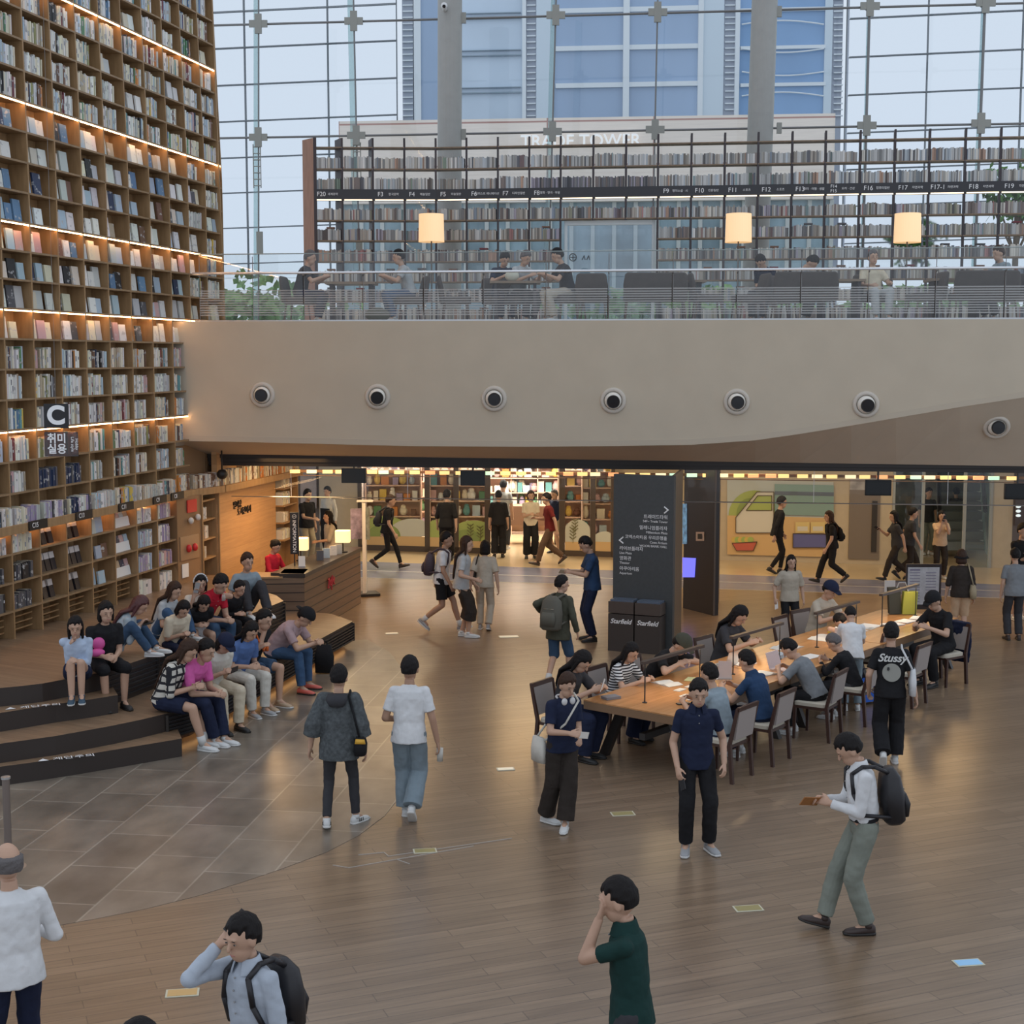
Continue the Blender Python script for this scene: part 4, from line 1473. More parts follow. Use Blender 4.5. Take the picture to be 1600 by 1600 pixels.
mb.tube(c + V((-.05, 0, 0)), c + V((.05, 0, 0)), .008).tube(c + V((0, 0, -.05)), c + V((0, 0, .05)), .008)
for k in (0.18, 0.27):
    mb.path([c + V((k, 0, -.05)), c + V((k + .04, 0, .03)), c + V((k + .06, 0, -.05))], .009, n=5)
sub(dr, mb, 'door_emblem', black)

# ---------------------------------------------------------------- mezzanine lamps, armchairs, tables
for (px, lb) in ((674, 'lit drum floor lamp on the mezzanine, leftmost'), (1154, 'lit drum floor lamp on the mezzanine, middle one'), (1418, 'lit drum floor lamp on the mezzanine, rightmost')):
    c = PL(px, 356, FM, FD + 1.7)
    t = empty('floor_lamp', lb, 'lamp', (c.x, c.y, ZM), group='drum floor lamps on the mezzanine')
    h = c.z - ZM
    MB().tube((0, 0, 0), (0, 0, .03), .16, n=24).build('base', black, t)
    MB().tube((0, 0, .03), (0, 0, h), .014).build('pole', mat('lamp_pole', (.15, .13, .11), .4, .5), t)
    MB().lathe([(.235, -.255), (.225, .245)], n=36, c=(0, 0, h)).lathe([(.23, -.255), (.0, -.2)], n=36, c=(0, 0, h)).lathe([(.22, .245), (.0, .235)], n=36, c=(0, 0, h)).build('lamp_shade', mat('drum_shade_lit', (.9, .75, .5), .7, emit=(1, .58, .26), es=.62), t)
chair_m = mat('mezz_chair_fabric', (.075, .062, .056), .9, noise=.1)
chair_l = mat('mezz_chair_leg', (.10, .06, .04), .5)
proto = {}


def armchair(px, dD, face, lb, wid=.56, loc=None):
    c = loc or PL(px, 470, FM, FD + dD)
    t = empty('lounge_chair', lb, 'chair', (c.x, c.y, ZM), math.radians(face + 180), 'grey lounge chairs on the mezzanine')
    key = wid
    if key not in proto:
        me = []
        s_ = MB().loft([((0, 0, .34), (wid / 2, 0, 0), (0, .27, 0)), ((0, 0, .46), (wid / 2, 0, 0), (0, .27, 0))], pw=5, n=20)
        b_ = MB()
        n = 7
        for k in range(n):
            pass
        b_.loft([((0, -.24, .36), (wid / 2, 0, 0), (0, .05, 0)), ((0, -.27, .62), (wid / 2 + .01, 0, 0), (0, .045, 0)), ((0, -.30, .80), (wid / 2 - .02, 0, 0), (0, .035, 0)), ((0, -.305, .83), (wid / 2 - .06, 0, 0), (0, .015, 0))], pw=4, n=20)
        proto[key] = [('seat', s_.build('seat', chair_m, t, smooth=False)), ('backrest', b_.build('backrest', chair_m, t, smooth=True))]
        for sx in (-1, 1):
            for sy in (-1, 1):
                proto[key].append(('leg', MB().tube((sx * (wid / 2 - .06), sy * .2, .35), (sx * (wid / 2 - .03), sy * .24, 0), .018, .012).build('leg', chair_l, t)))
    else:
        for nm, o in proto[key]:
            k = o.copy()
            COL.objects.link(k)
            k.parent = t
    return t


def mtable(px, dD, w_, lb):
    c = PL(px, 470, FM, FD + dD)
    t = empty('cafe_table', lb, 'table', (c.x, c.y, ZM), group='tables on the mezzanine')
    MB().box((0, 0, .70), (w_, .65, .04)).build('tabletop', mat('mezz_table_top', (.25, .18, .12), .4), t)
    for sx in (-1, 1):
        MB().box((sx * (w_ / 2 - .1), 0, .35), (.05, .5, .68)).build('leg', upm, t)


for a_ in ((712, 1.3, 95, 'empty grey lounge chair just right of left floor lamp'),
           (927, 1.0, 170, 'grey lounge chair in front of the glass door'),
           (1105, 1.0, 90, 'grey lounge chair left of the middle floor lamp'), (1170, 1.1, -80, 'grey lounge chair below the middle floor lamp'),
           (1445, 1.0, -85, 'grey lounge chair right of the right floor lamp')):
    armchair(*a_)
for a_ in ((1023, .9, 178, 'wide grey lounge sofa facing away right of the glass door', 1.1), (1255, .95, 178, 'wide grey lounge sofa facing away beside man in cream', 1.1), (1535, .95, 178, 'wide grey lounge sofa facing away at the right end', 1.1)):
    armchair(*a_)
for a_ in ((550, 1.2, .9, 'cafe table between two seated people at left mezzanine'), (805, 1.2, .9, 'cafe table of the reading trio on the mezzanine'), (1060, 1.3, .9, 'cafe table behind the wide sofa near the door'), (1310, 1.3, .8, 'cafe table left of the man in cream top'), (1490, 1.4, .9, 'cafe table right of the right floor lamp')):
    mtable(*a_)
o = MB().ell((0, 0, .12), (.22, .14, .13)).build('duffel_bag', mat('olive_bag', (.09, .09, .06), .8), smooth=True)
c = PL(590, 490, FM, FD + .5)
o.location = (c.x, c.y, ZM)
tag(o, 'olive duffel bag on the floor behind the balustrade at left', 'bag')
c = PL(800, 450, FM, FD + 1.2)
o = MB().ell((0, 0, .1), (.13, .08, .1)).build('handbag', mat('cream_bag', (.6, .6, .5), .8), smooth=True)
o.location = (c.x, c.y, ZM + .72)
tag(o, 'pale handbag on the cafe table of the reading trio', 'bag')

# ---------------------------------------------------------------- shops under the mezzanine
w0, w1 = G(560, 859), G(1400, 883)
WM = -(w1.y - w0.y) / (w1.x - w0.x)
WD = w0.y + WM * w0.x
HC = 3.22


def wseg(x0, x1, z0, z1, off=0.0, th=.12, mb=None, mi=0, col=None):
    a, b = PL(x0, 870, WM, WD), PL(x1, 870, WM, WD)
    mb = mb or MB()
    return mb.obox((a.x, a.y + off, z0), (b.x - a.x, b.y - a.y, 0), (0, th, 0), (0, 0, z1 - z0), mi, col)


def wp(px, py, off=0.0):
    p = PL(px, py, WM, WD)
    return V((p.x, p.y + off, p.z))


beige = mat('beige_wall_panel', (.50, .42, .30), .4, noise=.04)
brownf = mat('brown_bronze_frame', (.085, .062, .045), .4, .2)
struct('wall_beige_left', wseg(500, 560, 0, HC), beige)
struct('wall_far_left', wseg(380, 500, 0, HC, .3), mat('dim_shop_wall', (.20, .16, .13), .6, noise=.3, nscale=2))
struct('wall_mural', wseg(1122, 1392, 0, HC), beige)
struct('wall_beige_right', wseg(1548, 1580, 0, HC), beige)
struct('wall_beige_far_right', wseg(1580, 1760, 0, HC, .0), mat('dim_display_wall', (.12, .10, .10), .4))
# poster and recessed panel at far left
t = empty('framed_poster', 'pale framed poster behind the staff at the far left shop wall', 'poster', wp(480, 830))
sub(t, wseg(469, 494, 1.0, 2.4, .22, .04), 'print', mat('poster_print', (.45, .38, .36), .5, noise=.3, nscale=3))
# shop front: frames, glass, printed window film
sf = empty('storefront', 'glazed shop front with bronze frames and printed hill graphics on the glass', 'shop front', wp(760, 862))
mb = MB()
for x, w_ in ((563, 6), (668, 8), (713, 8), (762, 9), (878, 9), (926, 8), (957, 6)):
    wseg(x - w_ / 2, x + w_ / 2, 0, 2.6, -.05, .12, mb)
for a_, b_ in ((563, 765), (878, 957)):
    wseg(a_, b_, 0, .14, -.05, .12, mb)
wseg(560, 960, 2.35, 2.5, -.05, .12, mb)
wseg(560, 960, 2.5, HC, -.02, .12, mb)
sub(sf, mb, 'frame', brownf)
shopglass = glass('shop_glass', (.95, .95, .93), .06)
for a_, b_ in ((566, 664), (672, 709), (717, 758), (883, 922), (930, 954)):
    a, b = wp(a_, 870), wp(b_, 870)
    sub(sf, MB().add([(a.x, a.y, .14), (b.x, b.y, .14), (b.x, b.y, 2.4), (a.x, a.y, 2.4)], [(0, 1, 2, 3)]), 'glass_pane', shopglass)


def film(x0, x1, ybase, hills, sky=None, nm='window_film', root=sf, off=-.03, scale=1):
    """plain landscape print: ground, hills"""
    mb = MB()
    mats = [mat('film_sand', (.62, .42, .20), .5), mat('film_green', (.36, .44, .13), .5), mat('film_pale', (.55, .56, .48), .5), mat('film_line', (.10, .07, .04), .5),
            mat('film_green2', (.25, .33, .10), .5)]
    for (cx_, cy_, rx_, ry_, mi) in hills:
        pts = []
        for k in range(17):
            a_ = math.pi * k / 16
            X = min(x1, max(x0, cx_ + rx_ * math.cos(a_)))
            pts.append(wp(X, cy_ - ry_ * math.sin(a_), off - .004 * mi))
        pts = [wp(min(x1, max(x0, cx_ + rx_)), cy_, off - .004 * mi)] + pts + [wp(min(x1, max(x0, cx_ - rx_)), cy_, off - .004 * mi)]
        mb.add(pts, [tuple(range(len(pts)))], mi)
    a, b, c, d = wp(x0, ybase[0], off - .012), wp(x1, ybase[0] + (x1 - x0) * .025, off - .012), wp(x1, ybase[1] + (x1 - x0) * .025, off - .012), wp(x0, ybase[1], off - .012)
    mb.add([b, a, d, c][::-1], [(0, 1, 2, 3)], 0)
    sub(root, mb, nm, mats)


film(566, 664, (836, 852), [(600, 838, 45, 32, 1), (645, 838, 40, 28, 2), (600, 838, 26, 20, 4)])
film(672, 709, (839, 854), [(690, 841, 40, 30, 1)])
film(717, 758, (844, 858), [(740, 845, 45, 32, 1), (728, 845, 24, 18, 4)])
film(883, 922, (846, 862), [(902, 848, 26, 37, 2)])
film(930, 954, (846, 862), [(944, 848, 20, 18, 2)])
# seedling plants printed on the glass
mb = MB()
for x, y in ((735, 843), (750, 846), (895, 848), (898, 835)):
    mb.path([wp(x, y, -.05), wp(x + 1, y - 14, -.05), wp(x, y - 24, -.05)], .008, n=4)
    for k in range(4):
        for s_ in (-1, 1):
            mb.path([wp(x, y - 6 - k * 5, -.05), wp(x + s_ * 5, y - 10 - k * 5, -.05)], .012, n=4)
sub(sf, mb, 'printed_seedlings', mat('film_line2', (.16, .15, .06), .6))
wseg(957, 1124, 0, HC, .4, .1, mb := MB())
struct('wall_behind_column', mb, beige)
# interior of the shop: back wall, shelving units, goods
struct('wall_shop_back', wseg(540, 975, 0, HC, 6.0), mat('shop_back_wall', (.75, .62, .56), .7, noise=.1))
struct('wall_shop_side', MB().obox(wp(558, 870, .1), (0, 6, 0), (.1, 0, 0), (0, 0, HC)), mat('shop_back_wall', (.6, .5, .4)))
GOOD = ['white', 'white', 'cream', 'yellow', 'pink', 'pink', 'orange', 'lilac', 'pale blue', 'cream', 'green', 'brown', 'teal', 'white', 'cream']
goods_n = 0
for ui, (px, off, w_) in enumerate(((610, 1.2, 1.4), (645, 2.5, 1.4), (690, 1.4, .7), (735, 1.6, .9), (800, 4.2, 1.4), (840, 4.4, 1.3), (905, 2.0, .9), (940, 1.6, .8))):
    c = wp(px, 870, off)
    t = empty('shop_shelf', 'bright goods shelf inside the shop, %s from the left' % ORD[ui], 'shelf', (c.x, c.y, 0), group='goods shelves inside the shop')
    mb = MB().box((0, .2, 1.1), (w_, .03, 2.1))
    for z in (.35, .75, 1.15, 1.55, 1.95):
        mb.box((0, 0, z), (w_, .4, .03))
    for sx in (-1, 1):
        mb.box((sx * w_ / 2, 0, 1.05), (.03, .4, 2.1))
    mb.build('rack', mat('shop_rack_wood', (.60, .42, .32), .5), t)
    for z in (.365, .765, 1.165, 1.565, 1.965):
        x = -w_ / 2 + .08
        while x < w_ / 2 - .06 and goods_n < 290:
            s_ = rnd.uniform(.07, .12)
            h_ = rnd.uniform(.16, .3)
            cn = rnd.choice(GOOD)
            mb = MB()
            if rnd.random() < .45:
                mb.ell((0, 0, h_ / 2), (s_, s_ * .8, h_ / 2), col_=None) if False else mb.ell((0, 0, h_ / 2), (s_, s_ * .8, h_ / 2), n=8, k=5)
                mb.ell((0, 0, h_ * .95), (s_ * .7, s_ * .6, h_ * .25), n=8, k=5)
                nm, ct = 'plush_toy', 'toy'
            else:
                mb.box((0, 0, h_ / 2), (s_ * 1.7, .12, h_)).box((0, -.062, h_ / 2), (s_ * .9, .004, h_ * .5))
                nm, ct = 'gift_box', 'box'
            key = 'goods_' + cn
            gm = mat(key, PAL[cn], .6)
            o = mb.build(nm, gm)
            o.location = (c.x + x, c.y - .05, z)
            gi = sum(1 for q_ in [1]) if x < -w_ / 2 + .1 else gi + 1
            tag(o, '%s %s, %s on its board, %s board up, %s shop shelf from left' % (cn, 'soft toy' if ct == 'toy' else 'packaged gift', ORD[gi - 1], ORD[int((z - .3) / .4)], ORD[ui]), ct, 'goods on the %s shop shelf' % ORD[ui])
            goods_n += 1
            x += s_ * 2 + rnd.uniform(.0, .05)
c = wp(815, 870, 2.2)
t = empty('sales_counter', 'brown timber sales counter inside the open shop doorway', 'counter', (c.x, c.y, 0))
MB().box((0, 0, .75), (2.0, .6, .5)).build('body', mat('shop_counter_wood', (.30, .17, .11), .5), t)
for sx in (-.9, .9):
    MB().box((sx, 0, .25), (.06, .5, .5)).build('leg', brownf, t)
# strip of coloured lamps hanging before the shops
sl = empty('lamp_strip', 'long strip of yellow orange and green lamps hanging along the mezzanine underside', 'light strip', PL(900, 738, FM, 28.0))
a, b = PL(452, 730.5, FM, 28.0), PL(1620, 754, FM, 28.0)
zA = (a.z + b.z) / 2
sub(sl, MB().obox((a.x, a.y + .03, zA - .02), (b.x - a.x, b.y - a.y, 0), (0, .05, 0), (0, 0, .05)).obox((a.x, a.y + .02, zA - .085), (b.x - a.x, b.y - a.y, 0), (0, .02, 0), (0, 0, .015)), 'bar', mat('strip_bar', (.22, .13, .09), .5))
cols_ = {'y': (1, .72, .28), 'o': (1, .42, .18), 'w': (1, .82, .5), 'g': (.55, .85, .6)}
L = (b - a).length
nl = 48
for i in range(nl):
    p = a + (b - a) * ((i + .5) / nl + rnd.uniform(-.003, .003))
    k = rnd.choice('yyyyoowwg')
    m = mat('strip_lamp_' + k, cols_[k], .5, emit=cols_[k], es=1.15)
    sub(sl, MB().box((p.x, p.y - .0, zA), (.19, .05, .065)), 'lamp', m)
    if rnd.random() < .0:
        pass
# monitors
for px, py, hh, lb in ((553, 743, 20, 'black hanging monitor seen above the information desk'), (739, 747, 24, 'black hanging monitor over the shop front'), (1372, 762, 24, 'black hanging monitor over the beige mural wall'), (1590, 768, 24, 'black hanging monitor at the right edge')):
    c = PL(px, py, FM, 27.4)
    t = empty('hanging_monitor', lb, 'monitor', c, group='black monitors under the mezzanine')
    MB().box((0, 0, 0), (.46, .10, .28), rz=-.1).build('casing', mat('monitor_black', (.006, .006, .007), .8, spec=.1), t)
    MB().box((-.005, -.055, 0), (.42, .004, .24), rz=-.1).build('screen', mat('off_screen', (.004, .005, .006), .4, spec=.15), t)
    MB().tube((0, .02, .12), (0, .02, 3.2 - c.z), .02).build('bracket', black, t)
# glass smoke curtain
sc_ = empty('glass_smoke_curtain', 'clear glass smoke curtain with thin metal edge hanging below the mezzanine', 'smoke curtain', PL(900, 780, FM, 26.7))
gt = glass('curtain_glass', (.95, .96, .95), .025)
z1_ = A.z - .1
for x0, x1 in ((342, 455), (455, 637), (637, 808), (808, 957), (1065, 1271), (1271, 1480), (1480, 1640)):
    p, q = PL(x0, 768 + (x0 - 342) * .023, FM, 26.7), PL(x1, 768 + (x1 - 342) * .023, FM, 26.7)
    zc = PL(1000, 783, FM, 26.7).z
    sub(sc_, MB().add([(p.x, p.y, zc), (q.x, q.y, zc), (q.x, q.y, z1_), (p.x, p.y, z1_)], [(0, 1, 2, 3)]), 'glass_pane', gt)
    sub(sc_, MB().tube((p.x, p.y, zc), (q.x, q.y, zc), .011, n=6).tube((p.x, p.y, zc), (p.x, p.y, z1_), .006, n=4), 'metal_edge', steel)
# a dark speaker bowl near the bookcase
c = PL(347, 741, FM, 25.9)
o = MB().ell((0, 0, 0), (.1, .1, .09)).tube((0, 0, 0), (0, 0, .5), .015).build('hanging_speaker', black, smooth=True)
o.location = c
tag(o, 'round black hanging speaker in front of the book ledge', 'speaker')

# ---- mural on the right wall (plain landscape with van, basket and cooler)
mu = empty('wall_mural_print', 'pastel wall mural with hill, white van, fruit basket and blue cooler', 'mural', wp(1220, 800))
film(1136, 1302, (805, 866), [(1178, 806, 40, 40, 1), (1170, 806, 20, 28, 4)], root=mu, nm='landscape', off=-.03)


def mpoly(pts, m, nm, off):
    sub(mu, MB().add([wp(x, y, off) for x, y in pts], [tuple(range(len(pts)))]), nm, m)


mpoly([(1136, 749), (1302, 753), (1302, 830), (1136, 826)], mat('mural_sky', (.48, .52, .50), .6), 'mural_sky', -.022)
mpoly([(1149, 832), (1149, 808), (1182, 768), (1208, 768), (1208, 832)], mat('mural_white', (.62, .60, .52), .6), 'van', -.06)
mpoly([(1165, 797), (1183, 774), (1205, 774), (1205, 797)], mat('film_green', (.36, .44, .13), .5), 'van_window', -.065)
mb = MB()
for pts in ([(1149, 832), (1149, 808), (1182, 768), (1208, 768), (1208, 832), (1149, 832)], [(1165, 797), (1183, 774), (1205, 774), (1205, 797), (1165, 797)], [(1143, 848), (1150, 860), (1176, 860), (1182, 846), (1143, 848)], [(1238, 833), (1290, 834), (1290, 855), (1238, 855), (1238, 833)]):
    mb.path([wp(x, y, -.075) for x, y in pts], .01, n=4)
sub(mu, mb, 'outlines', mat('film_line', (.1, .07, .04)))
mpoly([(1143, 848), (1150, 860), (1176, 860), (1182, 846)], mat('mural_red', (.52, .12, .08), .6), 'basket', -.068)
for i in range(6):
    p = wp(1150 + i * 5, 844 - (i % 2) * 3, -.06)
    mpoly([(1147 + i * 5 + 5 * math.cos(a_ * .7), 843 + 5 * math.sin(a_ * .7)) for a_ in range(9)], mat('mural_fruit%d' % (i % 2), [(.62, .45, .12), (.35, .45, .12)][i % 2], .6), 'fruit', -.06 - i * .001)
mpoly([(1238, 833), (1290, 834), (1290, 855), (1238, 855)], mat('mural_blue', (.12, .13, .33), .6), 'cooler', -.066)
mpoly([(1210, 756), (1302, 758), (1302, 806), (1210, 804)], mat('mural_teal', (.22, .34, .32), .6), 'stall_window', -.05)
mpoly([(1210, 767), (1302, 769), (1302, 775), (1210, 773)], mat('mural_slate', (.12, .15, .2), .6), 'stall_beam', -.055)
for x in (1242, 1266):
    mpoly([(x, 815), (x + 22, 815), (x + 22, 832), (x, 832)], mat('mural_yellow', (.66, .52, .22), .6), 'crate', -.07)
    mpoly([(x + 3, 822), (x + 19, 822), (x + 19, 829), (x + 3, 829)], mat('mural_white', (.6, .6, .5)), 'crate_label', -.073)
# grey service door with dark handle panel
t = empty('service_door', 'grey brown service door panel in the beige wall right of the mural', 'door', wp(1349, 824))
sub(t, wseg(1325, 1373, .12, 1.75, -.03, .05), 'door_leaf', mat('grey_brown_door', (.20, .165, .135), .4))
sub(t, wseg(1325, 1373, 1.75, 2.05, -.03, .05), 'transom_panel', mat('transom_grey', (.35, .33, .32), .3, noise=.4, nscale=4))
sub(t, wseg(1360, 1368, .3, 1.5, -.06, .04), 'handle_panel', mat('handle_dark', (.04, .035, .03), .3))
# escalator hall seen through the glazed opening
eh0, eh1 = wp(1392, 870), wp(1548, 870)
struct('wall_escalator_back', MB().obox((eh0.x - 1, eh0.y + 7, 0), (6, -1.2, 0), (0, .1, 0), (0, 0, HC)), mat('hall_back', (.20, .22, .21), .5, noise=.5, nscale=1.2))
struct('wall_escalator_side', MB().obox((eh1.x + .1, eh1.y, 0), (2.2, 9, 0), (.1, 0, 0), (0, 0, HC)), mat('hall_side', (.45, .52, .50), .4))
t = empty('escalator', 'escalator with glass sides seen through the glazed opening at right', 'escalator', wp(1500, 872, 1.2))
e0 = wp(1500, 872, 1.4)
for sx in (-.1, 1.0):
    mb = MB().slab([e0 + V((sx, 0, .0)), e0 + V((sx + 1.2, 4.5, 2.2)), e0 + V((sx + 1.2, 4.5, 3.1)), e0 + V((sx, 0, .95))], V((.03, 0, 0)))
    sub(t, mb, 'glass_side', glass('esc_glass', (.75, .86, .84), .15))
    sub(t, MB().tube(e0 + V((sx, 0, .95)), e0 + V((sx + 1.2, 4.5, 3.1)), .05), 'handrail', black)
mb = MB()
for k in range(11):
    mb.box(e0 + V((.5 + k * .11, .2 + k * .42, .1 + k * .2)), (1.0, .42, .2))
sub(t, mb, 'steps', mat('esc_step', (.25, .27, .27), .4, .5))
for x0, x1 in ((1392, 1440), (1505, 1548)):
    a, b = wp(x0, 870), wp(x1, 870)
    tag(MB().add([(a.x, a.y, 0), (b.x, b.y, 0), (b.x, b.y, 2.6), (a.x, a.y, 2.6)], [(0, 1, 2, 3)]).build('window_2' if x0 < 1400 else 'window_3', glass('hall_glass', (.80, .88, .86), .10)), kind='structure')
mb = MB()
for x in (1394, 1440, 1505, 1546):
    wseg(x - 2, x + 2, 0, 2.6, -.03, .08, mb)
wseg(1390, 1550, 2.6, HC, -.02, .1, mb)
struct('trim_10', mb, mat('hall_frame', (.32, .34, .33), .4))
t = empty('display_board', 'dark information display with small lit icons at the right edge', 'display', wp(1590, 830))
sub(t, wseg(1582, 1640, 1.0, 2.3, -.06, .05), 'panel', mat('display_brown', (.07, .05, .045), .3))
for k in range(3):
    p = wp(1589, 791 + k * 7, -.09)
    sub(t, MB().ell(p, (.06, .02, .035), n=10, k=6), 'icon', mat('icon_glow', (.7, .8, .8), .5, emit=(.8, .9, .9), es=.7))

# ---------------------------------------------------------------- dark pylon with directory lettering, bins and kiosk
pA, pB = G(957, 1011), G(1050, 1019)
pw_ = (pB - pA)
pu = pw_.normalized()
pn = V((pu.y, -pu.x, 0))
pD_ = G(1064, 992) - pB
pyl = empty('directory_pylon', 'dark slate square column with white directory lettering', 'column', pA)
slate = mat('dark_slate', (.055, .06, .062), .5, noise=.08, nscale=20)
sub(pyl, MB().obox(pA, pw_, -pn * .1, V((0, 0, 2.90))), 'front_block', slate)
sub(pyl, MB().obox(pB + pu * .002, V((pD_.x, pD_.y, 0)), -pu * .05 -pn * .02, V((0, 0, 2.90))), 'side_face', mat('pylon_side_brown', (.13, .10, .075), .4))


def py(px, pyy):
    """point on the pylon front face for a pixel"""
    d = ray(px, pyy)
    t_ = pA.dot(pn) / d.dot(pn) if abs(d.dot(pn)) > 1e-6 else 0
    q = V((d.x, d.y, d.z)) * t_
    return V((q.x, q.y, H + q.z)) + pn * .004


def ptext(s, px, pyy, hpx, al):
    text(s, 'lettering', py(px, pyy), pu, (0, 0, 1), hpx / F * 24.3 * 0.95, white, pyl, .002, align=al)


for s_, x, y, h_, al in (('라이브플라자', 968, 856.5, 7.5, 'LEFT'), ('Live Plaza', 968, 863.5, 5.5, 'LEFT'), ('영화관', 968, 872, 7.5, 'LEFT'), ('Theater', 968, 879, 5.5, 'LEFT'),
                         ('아쿠아리움', 968, 888, 7.5, 'LEFT'), ('Aquarium', 968, 895, 5.5, 'LEFT'), ('트레이드타워', 1043.5, 809, 7.5, 'RIGHT'), ('54F~ Trade Tower', 1043.5, 816, 5.5, 'RIGHT'),
                         ('밀레니엄플라자', 1043, 826.5, 7.5, 'RIGHT'), ('Millennium Plaza', 1043, 833.5, 5.5, 'RIGHT'), ('코엑스아티움 우리은행홀', 1042.5, 842, 7, 'RIGHT'), ('Coex Artium', 1042.5, 849, 5.5, 'RIGHT'), ('WOORI BANK HALL', 1042.5, 855, 5.2, 'RIGHT')):
    ptext(s_, x, y, h_, al)
mb = MB()
for cx_, cy_, s_ in ((1041, 797, 1), (971, 844, -1)):
    mb.path([py(cx_ - 3 * s_, cy_ - 5), py(cx_ + 3 * s_, cy_), py(cx_ - 3 * s_, cy_ + 5)], .012, n=6)
sub(pyl, mb, 'arrows', white)
for i, (x0, x1) in enumerate(((960, 999), (1001, 1040))):
    f0 = py(x0, 1014)
    f1 = py(x1, 1014)
    f0.z = f1.z = 0
    f0 += pn * .02
    f1 += pn * .02
    t = empty('waste_bin', 'dark brown waste bin with white cursive logo at foot of directory column, %s of two' % ['left', 'right'][i], 'bin', f0, group='bins at the directory column')
    bm = mat('bin_brown', (.045, .035, .030), .4)
    sub(t, MB().obox(f0, f1 - f0, pn * .28, V((0, 0, .62))), 'body', bm)
    sub(t, MB().obox(f0 + V((0, 0, .635)), f1 - f0, pn * .28, V((0, 0, .19))), 'upper_body', mat('bin_band', (.075, .055, .045), .4))
    sub(t, MB().obox(f0 + V((0, 0, .825)) + pu * .02, (f1 - f0) - pu * .04, pn * .24, V((0, 0, .03))), 'top_flap', mat('bin_flap', (.10, .13, .18), .25))
    text('Starfield', 'logo', (f0 + f1) / 2 + pn * .285 + V((0, 0, .50)), pu, (0, 0, 1), .11, white, t, .002, bold=.002, shear=.3)
# kiosk
kA, kB = G(1067, 950), G(1114, 962)
ku = (kB - kA).normalized()
kn = V((ku.y, -ku.x, 0))
t = empty('dark_kiosk', 'tall black kiosk with glowing blue screen behind the directory column', 'kiosk', kA)
kz = 2.95
sub(t, MB().obox(kA, kB - kA, -kn * .12, V((0, 0, kz))), 'body', mat('kiosk_black', (.018, .014, .014), .35))
sub(t, MB().obox(kB + ku * .002, G(1121, 940) - kB, -kn * .04, V((0, 0, kz))), 'side_panel', mat('kiosk_side', (.10, .075, .055), .4))


def kp(px, pyy, o=.01):
    d = ray(px, pyy)
    t_ = kA.dot(kn) / d.dot(kn)
    return V((d.x * t_, d.y * t_, H + d.z * t_)) + kn * o


sub(t, MB().add([kp(1067, 902), kp(1086, 902), kp(1088, 872), kp(1067, 871)], [(0, 1, 2, 3)]), 'screen', mat('blue_screen', (.1, .1, .3), .3, emit=(.16, .17, .95), es=1.1))
sub(t, MB().add([kp(1088, 845), kp(1101, 845), kp(1101, 831), kp(1088, 831)], [(0, 1, 2, 3)]).add([kp(1091, 842, .015), kp(1098, 842, .015), kp(1098, 834, .015), kp(1091, 834, .015)], [(0, 1, 2, 3)], 1), 'card_reader', [mat('reader_pale', (.45, .38, .36), .4), black])
sub(t, MB().add([kp(1067, 850), kp(1074, 850), kp(1074, 787), kp(1067, 787)], [(0, 1, 2, 3)]), 'blue_strip_display', mat('blue_strip', (.1, .3, .5), .3, noise=.9, nscale=9, emit=(.15, .25, .45), es=.4))

# ---------------------------------------------------------------- long reading table with lamps, chairs, papers
tA = V((.855, 17.24, 0))
ta = V((.630, .777, 0)).normalized()
tb = V((ta.y, -ta.x, 0))
TL, TW = 8.2, 1.28
tbl_m = bricks('table_oak_top', (.56, .27, .10), (.48, .23, .085), (.35, .16, .06), 2.4, .32, .003, -math.atan2(ta.y, ta.x), .22, .5, .12, nst=(1, 10, 1))
edge_m = mat('table_edge_wood', (.22, .13, .07), .4)
legm = mat('table_leg_dark', (.035, .03, .027), .45)
t = empty('reading_table', 'long oak reading table on slanted dark legs with charging sockets', 'table', tA + ta * 4 + tb * .64)


def tp_(s_, q, z=.75):
    return tA + ta * s_ + tb * q + V((0, 0, z))


for k, (s0, s1) in enumerate(((0, 2.72), (2.74, 5.46), (5.48, 8.2))):
    sub(t, MB().obox(tp_(s0, 0, .735), ta * (s1 - s0), tb * TW, V((0, 0, .015))), 'tabletop', tbl_m)
    sub(t, MB().obox(tp_(s0, 0, .64), ta * (s1 - s0), tb * TW, V((0, 0, .094))), 'table_frame', edge_m)
    for sx in (s0 + .35, s1 - .35):
        for q, q2 in ((.30, .02), (.98, 1.26)):
            sub(t, MB().obox(tp_(sx, q2 - .05, 0), ta * .08, tb * .12, (tb * (q - q2)) + V((0, 0, .64))), 'leg', legm)
    sub(t, MB().obox(tp_(s0 + .3, .6, .3), ta * (s1 - s0 - .6), tb * .08, V((0, 0, .08))), 'stretcher', legm)
for s_ in (1.15, 3.6, 6.2):
    for d_ in (0, .25):
        sub(t, MB().box(tp_(s_ + d_, .62, .754), (.16, .09, .008), rz=.9), 'socket_plate', mat('socket_white', (.7, .68, .62), .4))
lampm = mat('lamp_bar_bronze', (.10, .07, .055), .35, .3)
